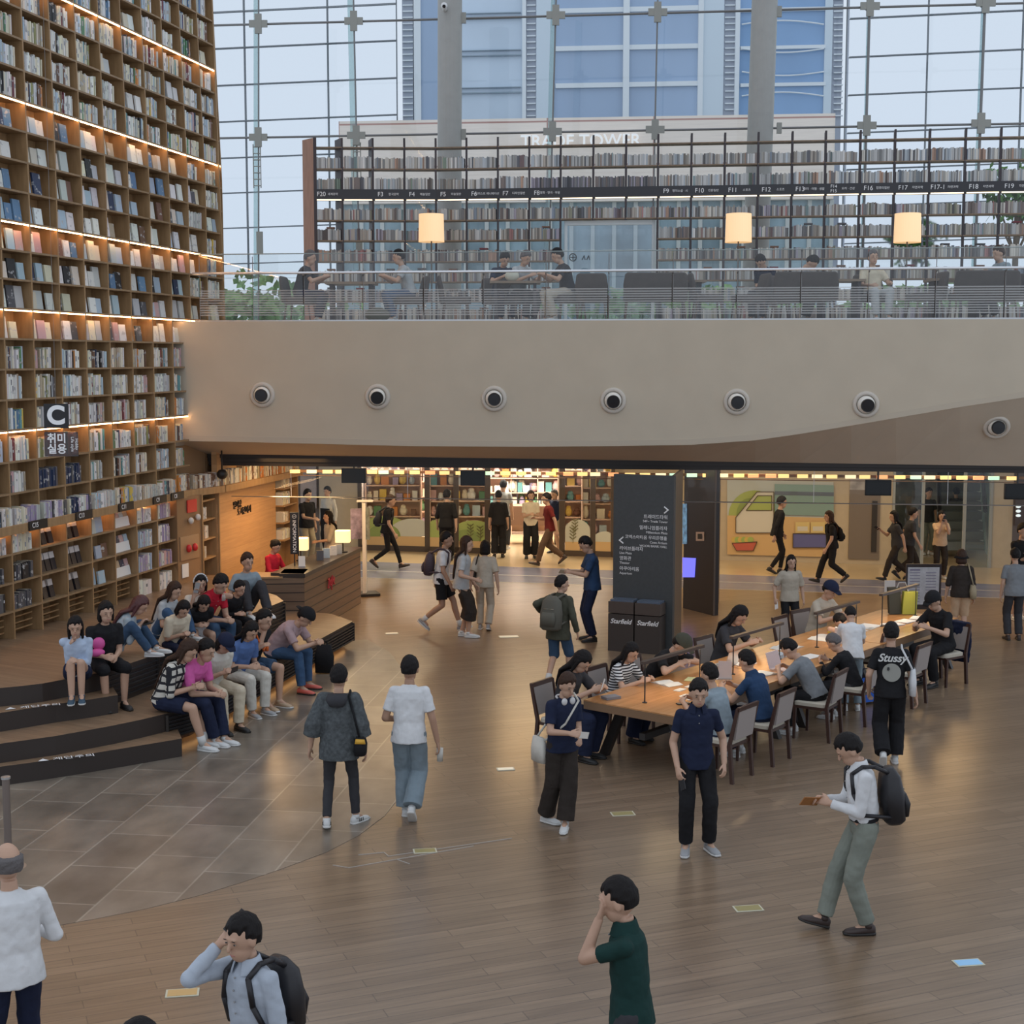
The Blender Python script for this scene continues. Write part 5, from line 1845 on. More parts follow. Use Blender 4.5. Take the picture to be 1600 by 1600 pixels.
for k, (s_, lb) in enumerate(((.32, 'nearest'), (2.35, 'second'), (4.65, 'third'), (6.75, 'farthest'))):
    a_ = tp_(s_, .66)
    L_ = 1.22
    t2 = empty('table_lamp', 'slim bar reading lamp on two thin posts, %s on the long table' % lb, 'lamp', a_, group='bar lamps on the reading table')
    sub(t2, MB().obox(a_ + V((0, 0, .47)) - tb * .03 - ta * .06, ta * (L_ + .12), tb * .06, V((0, 0, .035))), 'lamp_bar', lampm)
    sub(t2, MB().obox(a_ + V((0, 0, .467)) - tb * .02, ta * L_, tb * .04, V((0, 0, .002))), 'light_diffuser', mat('warm_tube', (1, .8, .5), .5, emit=(1, .72, .42), es=22))
    for d_ in (0, L_):
        sub(t2, MB().tube(a_ + ta * d_, a_ + ta * d_ + V((0, 0, .47)), .008, n=8).tube(a_ + ta * d_, a_ + ta * d_ + V((0, 0, .01)), .03, n=12), 'post', black)
# chairs: dark frame with pale upholstery
frm = mat('chair_frame_wood', (.055, .025, .018), .4)
uph = mat('chair_cream_cloth', (.50, .46, .38), .85)
uph2 = mat('chair_back_cloth', (.34, .30, .28), .85)
chproto = []


def dining_chair(s_, q, face, lb):
    """face: angle of the way the sitter looks, world"""
    c = tp_(s_, q, 0)
    c.z = 0
    t = empty('dining_chair', lb, 'chair', c, face, 'pale upholstered chairs at the reading table')
    if not chproto:
        W, D = .23, .22
        chproto.append(MB().loft([((0, .01, .43), (W, 0, 0), (0, D, 0)), ((0, .01, .475), (W, 0, 0), (0, D, 0)), ((0, .01, .49), (W - .03, 0, 0), (0, D - .03, 0))], pw=7, n=24).build('seat', uph, t))
        chproto.append(MB().obox((-W, -D, .40), (2 * W, 0, 0), (0, 2 * D, 0), (0, 0, .035)).build('seat_rail', frm, t))
        chproto.append(MB().obox((-W + .03, -D - .055, .50), (2 * W - .06, 0, 0), (0, .03, 0), (0, -.05, .34)).build('backrest', uph2, t))
        chproto.append(MB().obox((-W, -D - .11, .84), (2 * W, 0, 0), (0, .035, 0), (0, -.01, .05)).build('top_rail', frm, t))
        for sx in (-1, 1):
            chproto.append(MB().hexa([(sx * W - .02, -D - .06, 0), (sx * W + .02, -D - .06, 0), (sx * W + .02, -D - .02, 0), (sx * W - .02, -D - .02, 0),
                                      (sx * W - .02, -D - .02, .45), (sx * W + .02, -D - .02, .45), (sx * W + .02, -D + .02, .45), (sx * W - .02, -D + .02, .45)])
                           .hexa([(sx * W - .02, -D - .02, .45), (sx * W + .02, -D - .02, .45), (sx * W + .02, -D + .02, .45), (sx * W - .02, -D + .02, .45),
                                  (sx * W - .015, -D - .11, .88), (sx * W + .015, -D - .11, .88), (sx * W + .015, -D - .08, .88), (sx * W - .015, -D - .08, .88)]).build('leg', frm, t))
            chproto.append(MB().hexa([(sx * W - .014, D - .03, 0), (sx * W + .014, D - .03, 0), (sx * W + .014, D, 0), (sx * W - .014, D, 0),
                                      (sx * W - .02, D - .04, .42), (sx * W + .02, D - .04, .42), (sx * W + .02, D, .42), (sx * W - .02, D, .42)]).build('leg', frm, t))
    else:
        for o in chproto:
            k = o.copy()
            COL.objects.link(k)
            k.parent = t
    return t


fr_ang = math.atan2(tb.y, tb.x) + math.pi / 2      # looking towards -tb (from the right side): local +y -> -tb
fl_ang = fr_ang + math.pi
dining_chair(5.9, -.30, fl_ang, 'empty pale chair on left side between typing woman and cream shirt reader')
dining_chair(5.2, TW + .42, fr_ang, 'empty pale chair beside the person bending in white tee')
# end extension with the board
# papers, laptops, cups on the table
def flat(s_, q, w_, d_, rz, m, lb, nm='paper_sheet', ct='paper', h=.006, z=.752):
    c = tp_(s_, q, z)
    o = MB().box((0, 0, h / 2), (w_, d_, h), rz=rz).build(nm, m)
    o.location = c
    return tag(o, lb, ct)


bookm = mat('open_book_paper', (.70, .68, .62), .8)


def openbook(s_, q, rz, lb, k=1.0):
    c = tp_(s_, q, .752)
    t = empty('open_book', lb, 'book', c, rz)
    MB().slab([(-.17 * k, -.12 * k, .004), (-.08 * k, -.12 * k, .022), (0, -.12 * k, .008), (0, -.12 * k, 0), (-.17 * k, -.12 * k, 0)], (0, .24 * k, 0)).build('left_pages', bookm, t)
    MB().slab([(.17 * k, -.12 * k, .004), (.08 * k, -.12 * k, .022), (0, -.12 * k, .008), (0, -.12 * k, 0), (.17 * k, -.12 * k, 0)][::-1], (0, .24 * k, 0)).build('right_pages', bookm, t)


openbook(1.35, .30, 2.2, 'open book before the girl in striped tee')
openbook(.95, .98, .4, 'open notebook in front of the sitter behind dark polo man')
openbook(2.6, .95, .7, 'open book before the man in navy shirt')
openbook(4.35, .35, .9, 'large open papers before the dark haired woman typing', 1.3)
openbook(5.35, .45, .9, 'wide open document in the middle of the far table', 1.5)
flat(3.0, .45, .3, .22, .9, paper, 'white sheet near the man in green cap')
flat(1.9, .55, .25, .18, .6, paper, 'white sheet beside the paper cup')
flat(1.75, .42, .22, .16, 1.2, mat('yellow_note', (.6, .6, .3), .8), 'pale yellow note sheet by the green cap man')
flat(.55, 1.05, .16, .08, .3, black, 'black phone lying on the near end of the table', 'phone', 'phone', .012)
flat(.25, .22, .2, .14, .5, mat('grey_case', (.2, .2, .22), .5), 'grey case lying by the long haired girl', 'pencil_case', 'case', .03)
flat(6.6, .5, .4, .3, .9, paper, 'white papers before the reader in cream shirt')
flat(4.0, .9, .3, .2, .8, paper, 'white paper before the sitter in grey tee')
flat(3.7, .55, .25, .2, 1.1, mat('pale_blue_bag', (.4, .48, .55), .6), 'crumpled pale blue wrapper on the table', 'wrapper', 'wrapper', .05)
flat(6.0, .35, .5, .12, .75, mat('yellow_board', (.62, .42, .06), .6), 'long yellow folder on the far left table edge', 'folder', 'folder', .02)
for s_, q, lb in ((2.05, .72, 'upright acrylic notice near the paper cup on the table'), (5.1, .8, 'upright acrylic notice near the older man on the table')):
    t = empty('table_notice', lb, 'notice', tp_(s_, q, .75))
    MB().box((0, 0, .12), (.17, .01, .22), rz=-.1).build('card', mat('notice_card', (.55, .47, .45), .5), t)
    MB().box((0, 0, .005), (.18, .07, .01), rz=-.1).build('base', steel, t)
t = empty('iced_drink_cup', 'clear cup of brown iced drink beside the acrylic notice', 'cup', tp_(1.75, .6, .75))
MB().lathe([(0, 0), (.03, 0), (.038, .09), (.0, .09)], n=20).build('drink', mat('iced_coffee', (.42, .22, .10), .3), t, smooth=True)
MB().lathe([(.038, .09), (.042, .13), (.0, .135)], n=20).build('cup_rim', mat('cup_clear', (.6, .58, .55), .2), t, smooth=True)
# laptops
lapm = mat('laptop_silver', (.55, .56, .58), .3, .6)
for s_, q, a_, lb, m in ((2.75, .28, fl_ang, 'open laptop of the man in green cap', lapm), (3.05, 1.0, fr_ang, 'white laptop screen of sitter in grey tee', mat('laptop_white', (.62, .5, .48), .4))):
    t = empty('laptop', lb, 'laptop', tp_(s_, q, .752), a_)
    MB().box((0, 0, .008), (.32, .22, .016)).build('keyboard_deck', m, t)
    MB().obox((-.16, .11, .012), (.32, 0, 0), (0, .008, 0), (0, .06, .2)).build('screen', m, t)
# black desk bag, sleeves on right part: second small table with papers
for i in range(4):
    c = G(1395 + i * 20, 976 - i * 5, .756)
    o = MB().box((0, 0, .005), (.3, .22, .012), rz=.5 + i * .3).build('paper_sheet', paper)
    o.location = c
    tag(o, 'loose white sheet at the far end of the long table, %s from left' % ORD[i], 'paper')
t = empty('tote_bag', 'green and black tote bag standing on the far table end', 'bag', G(1410, 960, .76))
MB().obox((-.2, 0, 0), (.2, .05, 0), (0, .12, 0), (-.03, 0, .42)).build('black_side', mat('bag_dark', (.03, .035, .03), .7), t)
MB().obox((.0, 0, 0), (.22, .0, 0), (0, .12, 0), (.02, 0, .36)).build('green_side', mat('bag_green', (.30, .32, .05), .7), t)
MB().path([(-.1, .06, .38), (-.05, .06, .5), (.05, .06, .5), (.1, .06, .36)], .01).build('handle', mat('bag_grey', (.4, .4, .4), .7), t)
# tall notice board in frame
nb = G(1432, 985)
t = empty('notice_board_stand', 'tall framed white notice board standing behind the man in black cap', 'notice board', nb)
a, b = G(1416, 985), G(1468, 985)
yb = nb.y
z_of = lambda y: (PL(1440, y, 0, yb)).z
x_of = lambda x: (PL(x, 930, 0, yb)).x
MB().box((x_of(1442) - nb.x, 0, (z_of(952) + z_of(881)) / 2), (x_of(1469) - x_of(1414), .04, z_of(881) - z_of(952))).build('frame', mat('board_frame', (.03, .02, .02), .4), t)
MB().box((x_of(1441.5) - nb.x, -.025, (z_of(944) + z_of(886)) / 2), (x_of(1466) - x_of(1417), .01, z_of(886) - z_of(944))).build('sheet', mat('board_sheet', (.48, .48, .50), .5, noise=.12, nscale=12), t)
mb = MB()
for r in range(12):
    y = 890 + r * 4.5
    mb.box((x_of(1428) - nb.x, -.032, z_of(y)), ((x_of(1436) - x_of(1420)), .002, .012 if r else .03))
    if r:
        mb.box((x_of(1453) - nb.x, -.032, z_of(y)), ((x_of(1462) - x_of(1446)), .002, .012))
mb.build('printed_lines', mat('print_grey', (.22, .20, .28), .7), t)
for sx in (1416, 1467):
    MB().tube((x_of(sx) - nb.x, 0, 0), (x_of(sx) - nb.x, 0, z_of(950)), .02).build('leg', frm, t)
t = empty('small_notice', 'small white notice on a stand left of the tall notice board', 'notice', G(1389, 965))
q = t.location
MB().box((0, 0, PL(1389, 918, 0, q.y).z), (.20, .02, .27)).build('card', paper, t)
MB().tube((0, 0, 0), (0, 0, PL(1389, 931, 0, q.y).z), .012).build('post', black, t)
# rope post at the left edge
c = G(14, 1355)
t = empty('barrier_post', 'slim grey barrier post with tan base at the left edge', 'barrier post', c)
MB().tube((0, 0, .02), (0, 0, .86), .035, n=16).build('pole', mat('post_grey', (.22, .18, .16), .4, .4), t)
MB().tube((0, 0, .86), (0, 0, .88), .045, n=16).build('cap', steel, t)
MB().lathe([(0, .03), (.12, .02), (.17, 0)], n=24).build('base', mat('post_base_tan', (.35, .24, .17), .5), t)
# ---------------------------------------------------------------- people
fold_tex = bpy.data.textures.new('cloth_folds', 'CLOUDS')
fold_tex.noise_scale = 0.09
fold_tex.noise_depth = 1
skin_m = mat('skin', (.50, .31, .215), .55, noise=.05, nscale=8)
skin_d = mat('skin_tanned', (.40, .235, .155), .55)
hair_b = mat('hair_black', (.012, .010, .010), .65, bump=.5, bscale=60, stretch=(1, 1, .15), spec=.2)
hair_br = mat('hair_brown', (.045, .024, .016), .6, bump=.5, bscale=60, stretch=(1, 1, .15), spec=.2)
hair_rd = mat('hair_auburn', (.075, .018, .018), .45, bump=.5, bscale=60, stretch=(1, 1, .15))
hair_g = mat('hair_grey', (.13, .12, .12), .6, bump=.5, bscale=60, spec=.2)
eye_w = mat('eye_white', (.24, .20, .17), .6, spec=.1)
eye_d = mat('eye_dark', (.015, .01, .008), .2)
lip_m = mat('lips', (.42, .17, .14), .5)
brow_m = mat('brow', (.03, .02, .015), .8)
CL = {'white': (.66, .67, .68), 'offwhite': (.60, .58, .52), 'beige': (.47, .42, .34), 'cream': (.62, .55, .42), 'black': (.016, .016, .018),
      'navy': (.016, .022, .05), 'navyblue': (.025, .055, .12), 'grey': (.20, .215, .23), 'greyblue': (.26, .32, .36), 'lightgrey': (.42, .44, .45),
      'charcoal': (.045, .045, .05), 'darkbrown': (.035, .028, .024), 'brown': (.12, .075, .05), 'olive': (.07, .07, .05), 'sage': (.215, .235, .20),
      'jeans': (.045, .085, .15), 'bluejeans': (.05, .10, .19), 'paleblue': (.22, .28, .32), 'skyblue': (.43, .52, .66), 'blue': (.09, .16, .36), 'denimshirt': (.34, .40, .44),
      'red': (.50, .02, .04), 'maroon': (.13, .018, .018), 'pink': (.60, .12, .36), 'mauve': (.40, .29, .30), 'green': (.012, .04, .036),
      'orange': (.8, .25, .04), 'coral': (.62, .12, .09), 'tan': (.52, .36, .24), 'khaki': (.36, .30, .20), 'heather': (.085, .095, .10), 'shirtblue': (.42, .47, .54), 'peach': (.60, .42, .27)}


def cloth(c, pat=None):
    nm = 'cloth_' + c + (('_' + pat) if pat else '')
    if nm in MATS:
        return MATS[nm]
    m = mat(nm, CL[c], .88, noise=.10 if c != 'heather' else .3, nscale=5 if c != 'heather' else 30, bump=.35, bscale=14, spec=.2)
    if pat:
        t = m.node_tree
        b = t.nodes['Principled BSDF']
        co = t.nodes.new('ShaderNodeTexCoord')
        mx = t.nodes.new('ShaderNodeMix')
        mx.data_type = 'RGBA'
        mx.inputs[6].default_value = (*CL[c], 1)
        mx.inputs[7].default_value = (.03, .03, .035, 1)
        if pat == 'stripe':
            w_ = t.nodes.new('ShaderNodeTexWave')
            w_.bands_direction = 'Z'
            w_.inputs['Scale'].default_value = 9
            t.links.new(co.outputs['Object'], w_.inputs['Vector'])
            r = t.nodes.new('ShaderNodeMath')
            r.operation = 'GREATER_THAN'
            r.inputs[1].default_value = .55
            t.links.new(w_.outputs['Fac'], r.inputs[0])
            t.links.new(r.outputs[0], mx.inputs[0])
        else:
            ms = []
            for d_ in 'XZY':
                w_ = t.nodes.new('ShaderNodeTexWave')
                w_.bands_direction = d_
                w_.inputs['Scale'].default_value = 3.2
                w_.inputs['Distortion'].default_value = 1.0
                t.links.new(co.outputs['Object'], w_.inputs['Vector'])
                r = t.nodes.new('ShaderNodeMath')
                r.operation = 'GREATER_THAN'
                r.inputs[1].default_value = .72
                t.links.new(w_.outputs['Fac'], r.inputs[0])
                ms.append(r)
            a = t.nodes.new('ShaderNodeMath')
            a.operation = 'MAXIMUM'
            t.links.new(ms[0].outputs[0], a.inputs[0])
            t.links.new(ms[1].outputs[0], a.inputs[1])
            t.links.new(a.outputs[0], mx.inputs[0])
        t.links.new(mx.outputs[2], b.inputs['Base Color'])
    return m


def ik(a, b, l1, l2, pole):
    a, b = V(a), V(b)
    d = b - a
    L = min(max(d.length, .08), l1 + l2 - .004)
    d = d.normalized()
    x = (l1 * l1 - l2 * l2 + L * L) / (2 * L)
    h = math.sqrt(max(0, l1 * l1 - x * x))
    pl = V(pole)
    pp = (pl - d * pl.dot(d))
    pp = pp.normalized() if pp.length > 1e-4 else d.orthogonal().normalized()
    return a + d * x + pp * h, a + d * L


def trunc(pts, rs, s_):
    """limb polyline cut at parameter s_ (segments)"""
    out, ro = [pts[0]], [rs[0]]
    for i in range(len(pts) - 1):
        if s_ >= i + 1:
            out.append(pts[i + 1])
            ro.append(rs[i + 1])
        else:
            f = s_ - i
            if f > 0:
                out.append(pts[i].lerp(pts[i + 1], f))
                ro.append(rs[i] * (1 - f) + rs[i + 1] * f)
            break
    return out, ro


def limb(mb, pts, rs):
    for i in range(len(pts) - 1):
        mb.tube(pts[i], pts[i + 1], rs[i], rs[i + 1], n=14)
    for p, r in zip(pts[:-1], rs[:-1]):
        mb.ell(p, (r, r, r), n=12, k=8)


def finish(mb, name, m, parent, vox, folds=0.0, S=1.0, sm=2):
    mb.v = [(v[0] * S, v[1] * S, v[2] * S) for v in mb.v]
    o = mb.build(name, m, parent)
    r = o.modifiers.new('remesh', 'REMESH')
    r.mode = 'VOXEL'
    r.voxel_size = vox
    r.use_smooth_shade = True
    if folds:
        d = o.modifiers.new('folds', 'DISPLACE')
        d.texture = fold_tex
        d.texture_coords = 'LOCAL'
        d.strength = folds
        d.mid_level = .5
    s_ = o.modifiers.new('smooth', 'SMOOTH')
    s_.iterations = sm
    s_.factor = .5
    return o


FIGS = []


class Fig:
    pass


def person(label, face, at=None, top=None, z0=0.0, pose='stand', S=None, shirt=('tee', 'white'), pants=('jeans', 'jeans'), shoes='white', hair=('short', 'b'),
           hl=None, hr=None, lean=None, side=0, twist=0, hp=0, hy=0, fwd='L', vox=.0095, extra=(), name='person', skin=None, feet=None, hip=None, group=None,
           sole=None, face_on=True, build=1.0, path=None, off=.15, knees=False, hd=None, handdir=None, curl=28, H_=None):
    K = Fig()
    stand = pose in ('stand', 'walk')
    hz = .915
    fL, fR = (-.10, 0, 0, 8, 0), (.10, 0, 0, -8, 0)      # x, y, z, toe yaw, pitch
    ln = 2 if lean is None else lean
    bend = 6
    dl, dr_ = (-.24, .05, .80), (.24, .05, .80)
    if pose == 'walk':
        hz = .905
        a_ = (.30, 0)
        f_, b_ = (.31, 0.0, -12), (-.30, .05, 38)
        fL = (-.07, f_[0], .0, 3, -14) if fwd == 'L' else (-.07, b_[0], b_[1], 3, 40)
        fR = (.07, f_[0], .0, -3, -14) if fwd == 'R' else (.07, b_[0], b_[1], -3, 40)
        sw = .16 if fwd == 'R' else -.16
        dl, dr_ = (-.24, .04 + sw, .84), (.24, .04 - sw, .84)
        ln = 5 if lean is None else lean
    elif pose in ('sit', 'sitfwd', 'desk'):
        hz = .535
        fL, fR = (-.11, .42, 0, 6, 0), (.11, .42, 0, -6, 0)
        ln = 6 if lean is None else lean
        dl, dr_ = (-.08, .34, .66), (.08, .34, .66)
        bend = 14
        if pose == 'sitfwd':
            ln = 26 if lean is None else lean
            dl, dr_ = (-.05, .50, .60), (.05, .50, .60)
            bend = 26
        if pose == 'desk':
            ln = 8 if lean is None else lean
            dl, dr_ = (-.12, .46, .82), (.12, .46, .82)
            fL, fR = (-.11, .30, 0, 6, 0), (.11, .34, 0, -6, 0)
            bend = 15
    if feet:
        fL, fR = feet
    hpv = V(hip) if hip else V((0, 0, hz))
    P0 = V((hpv.x, hpv.y, hpv.z))
    n = 6
    pts = [P0]
    fr = []
    for i in range(n + 1):
        t = i / n
        an = math.radians(ln + bend * t * (1 if not stand else .6))
        sd = math.radians(side * t)
        tw = math.radians(twist * t)
        u = V((math.sin(sd), math.sin(an), math.cos(an) * math.cos(sd))).normalized()
        r = V((math.cos(tw), math.sin(tw), 0))
        r = (r - u * r.dot(u)).normalized()
        f = u.cross(r)
        fr.append((u, r, f))
        if i:
            pts.append(pts[-1] + u * (.50 / n))
    K.sp, K.fr = pts, fr

    def at_t(t):
        t = max(-.3, min(1.1, t)) * n
        i = int(max(0, min(n - 1, math.floor(t))))
        u, r, f = fr[min(n, max(0, int(round(t))))]
        p = pts[i] + (pts[i + 1] - pts[i]) * (t - i)
        return p, u, r, f
    K.at = at_t
    N, u, r, f = at_t(1.0)
    hpd, hyw = math.radians(hp), math.radians(hy)
    # head frame
    hu = (V((0, 0, 1)) * .6 + u * .4).normalized()
    hf = (V((f.x, f.y, 0)) if abs(f.z) < .98 else V((0, 1, 0))).normalized()
    hf = Matrix.Rotation(-hyw, 3, 'Z') @ hf
    hf = (hf - hu * hf.dot(hu)).normalized()
    hr_ = hf.cross(hu).normalized()
    Rp = Matrix.Rotation(-hpd, 3, hr_)
    hu2, hf2 = Rp @ hu, Rp @ hf
    nb = N + (u * .5 + hu * .5).normalized() * .040
    hc = nb + hu2 * .112 + hf2 * .02
    K.hc, K.hu, K.hf, K.hr = hc, hu2, hf2, hr_
    K.top = hc + hu2 * .158
    # placement
    yaw = math.radians(180 + face)
    Rz = Matrix.Rotation(yaw, 3, 'Z')
    if path is not None:
        # seat the hips along a polyline (tier edge, row of chairs) where the head lands in its column
        S_ = S or 1.0
        best = None
        hq = Rz @ V((P0.x, P0.y, 0))
        for it in range(4):
            best = None
            for a_, b_ in zip(path, path[1:]):
                a_, b_ = V((a_[0], a_[1], 0)), V((b_[0], b_[1], 0))
                dd = (b_ - a_)
                nn0 = V((dd.y, -dd.x, 0)).normalized()
                for k in range(41):
                    q_ = a_ + dd * (k / 40) - nn0 * off
                    rt = q_ - hq * S_
                    rt.z = z0
                    X_, Y_ = proj(rt + Rz @ (K.top * S_))
                    e_ = abs(X_ - top[0])
                    if best is None or e_ < best[0]:
                        best = (e_, rt, Y_)
            if S is None:
                hw = best[1] + Rz @ (K.top * S_)
                a2 = math.atan((top[1] - 800) / F) + TH
                S_ = max(.88, min(1.10, (H - math.tan(a2) * hw.y - z0) / K.top.z))
        S = S_
        root = best[1]
        K.err = best
    elif at is not None:
        root = G(at[0], at[1], z0)
        if S is None and top is not None:
            S = 1.0
            for _ in range(3):
                hw = root + Rz @ (K.top * S)
                # z of the pixel row at this ground distance
                a_ = math.atan((top[1] - 800) / F) + TH
                zt_ = H - math.tan(a_) * hw.y
                S = max(.86, min(1.1, (zt_ - z0) / K.top.z))
        S = S or 1.0
    else:
        S = S or 1.0
        zt_ = z0 + K.top.z * S
        root = G(top[0], top[1], zt_) - Rz @ (V((K.top.x, K.top.y, 0)) * S)
        root.z = z0
    K.S, K.root, K.yaw = S, root, yaw
    E_ = empty(name, label, 'person', root, yaw, group)
    K.E = E_
    hw_ = root + Rz @ (hpv * S)
    K.hipw = hw_
    FIGS.append((label, pose, hw_, z0, root + Rz @ (K.top * S), S))
    # shoulders, arms
    B = build
    shp, su, sr, sf = at_t(.86)
    shL, shR = shp - sr * .158 * B, shp + sr * .158 * B
    arms = []
    hands = {}
    for s_, sh, tgt, dflt in ((-1, shL, hl, dl), (1, shR, hr, dr_)):
        tg = V(tgt if tgt is not None else dflt)
        pole = -sf * .8 + sr * s_ * .5 - su * .5
        if tg.z > 1.2 * (1 if stand else .7) and tgt is not None:
            pole = sr * s_ * .3 - su * 1.0 + sf * .08
        el, wr = ik(sh, tg, .285, .25, pole)
        arms.append((sh, el, wr))
        d = (wr - el).normalized()
        if handdir and s_ in handdir:
            d = V(handdir[s_]).normalized()
        fy = abs(d.y)
        l0 = sf * (1 - fy) + (sr * (-s_ * .6) + V((0, 0, .8))) * fy
        if d.z > .6:
            l0 = -sf * .3 - sr * s_
        l = (l0 - d * l0.dot(d)).normalized()
        nn = d.cross(l)
        if nn.dot(-sr * s_) < 0 and fy < .7 or (fy >= .7 and nn.z > 0):
            nn = -nn
        hands[s_] = (wr, d, l, nn)
    K.arms, K.hands = arms, hands
    # legs
    legs = []
    pc, pu_, pr, pf = at_t(0)
    for s_, ft_ in ((-1, fL), (1, fR)):
        hj = P0 + V((s_ * .085, 0, -.01))
        ank = V((ft_[0], ft_[1], ft_[2] + .085))
        if ft_[4] > 5:
            ank.z += math.sin(math.radians(ft_[4])) * .12
        kn, an_ = ik(hj, ank, .43, .42, (s_ * (.12 if not knees else -.06), 1, .1))
        legs.append((hj, kn, an_, ft_))
    K.legs = legs
    sk = skin or skin_m
    # ---- body: one continuous surface
    b = MB()

    def ring(t, a, bb, off=0.0):
        p, u, r, f = at_t(t)
        if t < 0:
            p = P0 + pu_ * (t * .5)
        return (p + f * off, r * a * B, f * bb * B)
    b.loft([ring(-.2, .09, .08), ring(-.1, .135, .10), ring(.05, .15, .105), ring(.25, .130, .092), ring(.5, .138, .096), ring(.72, .155, .098), ring(.86, .135, .080), ring(.96, .065, .055)], n=20)
    b.tube(N - u * .03, nb + hu2 * .02, .056, .05, n=14)
    R3 = Matrix((hr_, hf2, hu2)).transposed()
    b.ell(hc + hu2 * .024 - hf2 * .004, (.081, .101, .112), R3, 20, 12)
    b.ell(hc - hu2 * .056 + hf2 * .024, (.061, .070, .072), R3, 16, 10)
    b.tube(hc + hf2 * .094 + hu2 * .018, hc + hf2 * .112 - hu2 * .024, .009, .013, n=8)
    b.ell(hc + hf2 * .111 - hu2 * .025, (.014, .012, .010), R3, 8, 6)
    b.ell(hc + hf2 * .090 + hu2 * .036, (.045, .012, .010), R3, 10, 6)
    for s_ in (-1, 1):
        b.ell(hc + hr_ * s_ * .083 - hu2 * .005, (.010, .022, .033), R3, 8, 6)
    for (sh, el, wr), s_ in zip(arms, (-1, 1)):
        limb(b, [shp + sr * s_ * .08, sh, el, wr], [.042, .046, .039, .027])
        w_, d, l, nn = hands[s_]
        kn_ = w_ + d * .085
        b.loft([(w_ - d * .01, l * .026, nn * .020), (w_ + d * .03, l * .036, nn * .018), (kn_, l * .042, nn * .014)], n=12)
        cu = math.radians(curl)
        for fo, fl_ in ((.031, .072), (.011, .082), (-.010, .076), (-.030, .058)):
            p0 = kn_ - d * .012 + l * fo
            dd = d
            for j, seg in enumerate((.45, .32, .23)):
                ax = dd * math.cos(cu * (.6 + .4 * j)) + nn * math.sin(cu * (.6 + .4 * j))
                p1 = p0 + ax * fl_ * seg
                b.tube(p0, p1, .0098 - .0007 * j, .0092 - .0007 * j, n=8)
                b.ell(p1, (.009 - .0007 * j,) * 3, n=8, k=5)
                p0 = p1
                o_ = nn.copy()
                dd, nn_ = ax, (o_ - ax * o_.dot(ax))
                nn_ = nn_.normalized() if nn_.length > 1e-3 else o_
                nn = nn_
            nn = hands[s_][3]
        t0 = w_ + d * .02 + l * .026
        td = (d * .65 + l * .55 + nn * .3).normalized()
        t1 = t0 + td * .045
        t2_ = t1 + (td * .6 + d * .6 + nn * .2).normalized() * .035
        b.tube(t0, t1, .013, .011, n=8).tube(t1, t2_, .011, .0085, n=8).ell(t1, (.011,) * 3, n=8, k=5).ell(t2_, (.0085,) * 3, n=8, k=5)
    for hj, kn, an_, ft_ in legs:
        md = kn.lerp(an_, .3) - V((0, .01, 0))
        bare = pants[0] in ('shorts', 'longshorts', 'minishorts', 'skirt', 'midi', 'dress')
        limb(b, [hj, kn, md, an_], [.080, .052, .053, .036] if bare else [.066, .042, .038, .030])
        yw = math.radians(ft_[3])
        fd = V((math.sin(-yw) if False else -math.sin(yw) * (1), math.cos(yw), 0))
        pt_ = math.radians(ft_[4])
        fdir = V((fd.x * math.cos(pt_), fd.y * math.cos(pt_), -math.sin(pt_)))
        b.tube(an_, an_ + fdir * .10 - V((0, 0, .045)), .034, .026, n=10)
    BO = finish(b, 'body', sk, E_, vox if vox < .011 else .012, 0, S, 2)
    # ---- face
    if face_on:
        for s_ in (-1, 1):
            c = hc + hr_ * s_ * .034 + hf2 * .0905 + hu2 * .010
            e_ = MB().ell(c, (.012, .005, .0045), R3, 10, 6).ell(c + hf2 * .003, (.0065, .004, .005), R3, 8, 6, 1)
            e_.v = [(v[0] * S, v[1] * S, v[2] * S) for v in e_.v]
            e_.build('eye', [eye_w, eye_d], BO, smooth=True)
            e_ = MB().ell(c + hu2 * .022 + hf2 * .007, (.017, .003, .0026), R3, 8, 6)
            e_.v = [(v[0] * S, v[1] * S, v[2] * S) for v in e_.v]
            e_.build('eyebrow', brow_m, BO, smooth=True)
        e_ = MB().ell(hc - hu2 * .062 + hf2 * .0895, (.022, .006, .0055), R3, 10, 6)
        e_.v = [(v[0] * S, v[1] * S, v[2] * S) for v in e_.v]
        e_.build('mouth', lip_m, BO, smooth=True)
    # ---- hair
    hk, hcn = hair
    hm = {'b': hair_b, 'br': hair_br, 'r': hair_rd, 'g': hair_g}[hcn]
    if hk != 'bald':
        h = MB()
        vs, fs = [], []
        nn_, kk = 24, 14
        for j in range(kk + 1):
            la = (-math.pi / 2 + math.pi * j / kk) * .96
            for i in range(nn_):
                lo_ = 2 * math.pi * i / nn_
                d = V((math.cos(la) * math.cos(lo_), math.cos(la) * math.sin(lo_), math.sin(la)))
                low_ = -.52 if hk == 'short' else -.6
                facey = d.y > .22 + max(0, d.z) * .55 and d.z < .44 + .05 * math.sin(i * 1.9)
                neck_ = d.z < low_ and hk != 'bobx'
                k_ = 1.0
                if facey or neck_ or (d.y > .1 and d.z < -.15 and hk == 'short') or (abs(d.x) > .86 and abs(d.y) < .3 and d.z < -.05 and hk == 'short') or (hk == 'fringe' and d.z > .30):
                    k_ = .80
                q = V((d.x * .097 * k_, d.y * .117 * k_, d.z * .134 * k_))
                rr = 1 + math.cos(la) * (.02 * math.sin(i * 2.1 + j * 1.7) + .025 * math.sin(i * 5.3 + j * 3.1 + face))
                vs.append(hc + hu2 * .024 - hf2 * .006 + R3 @ (q * rr))
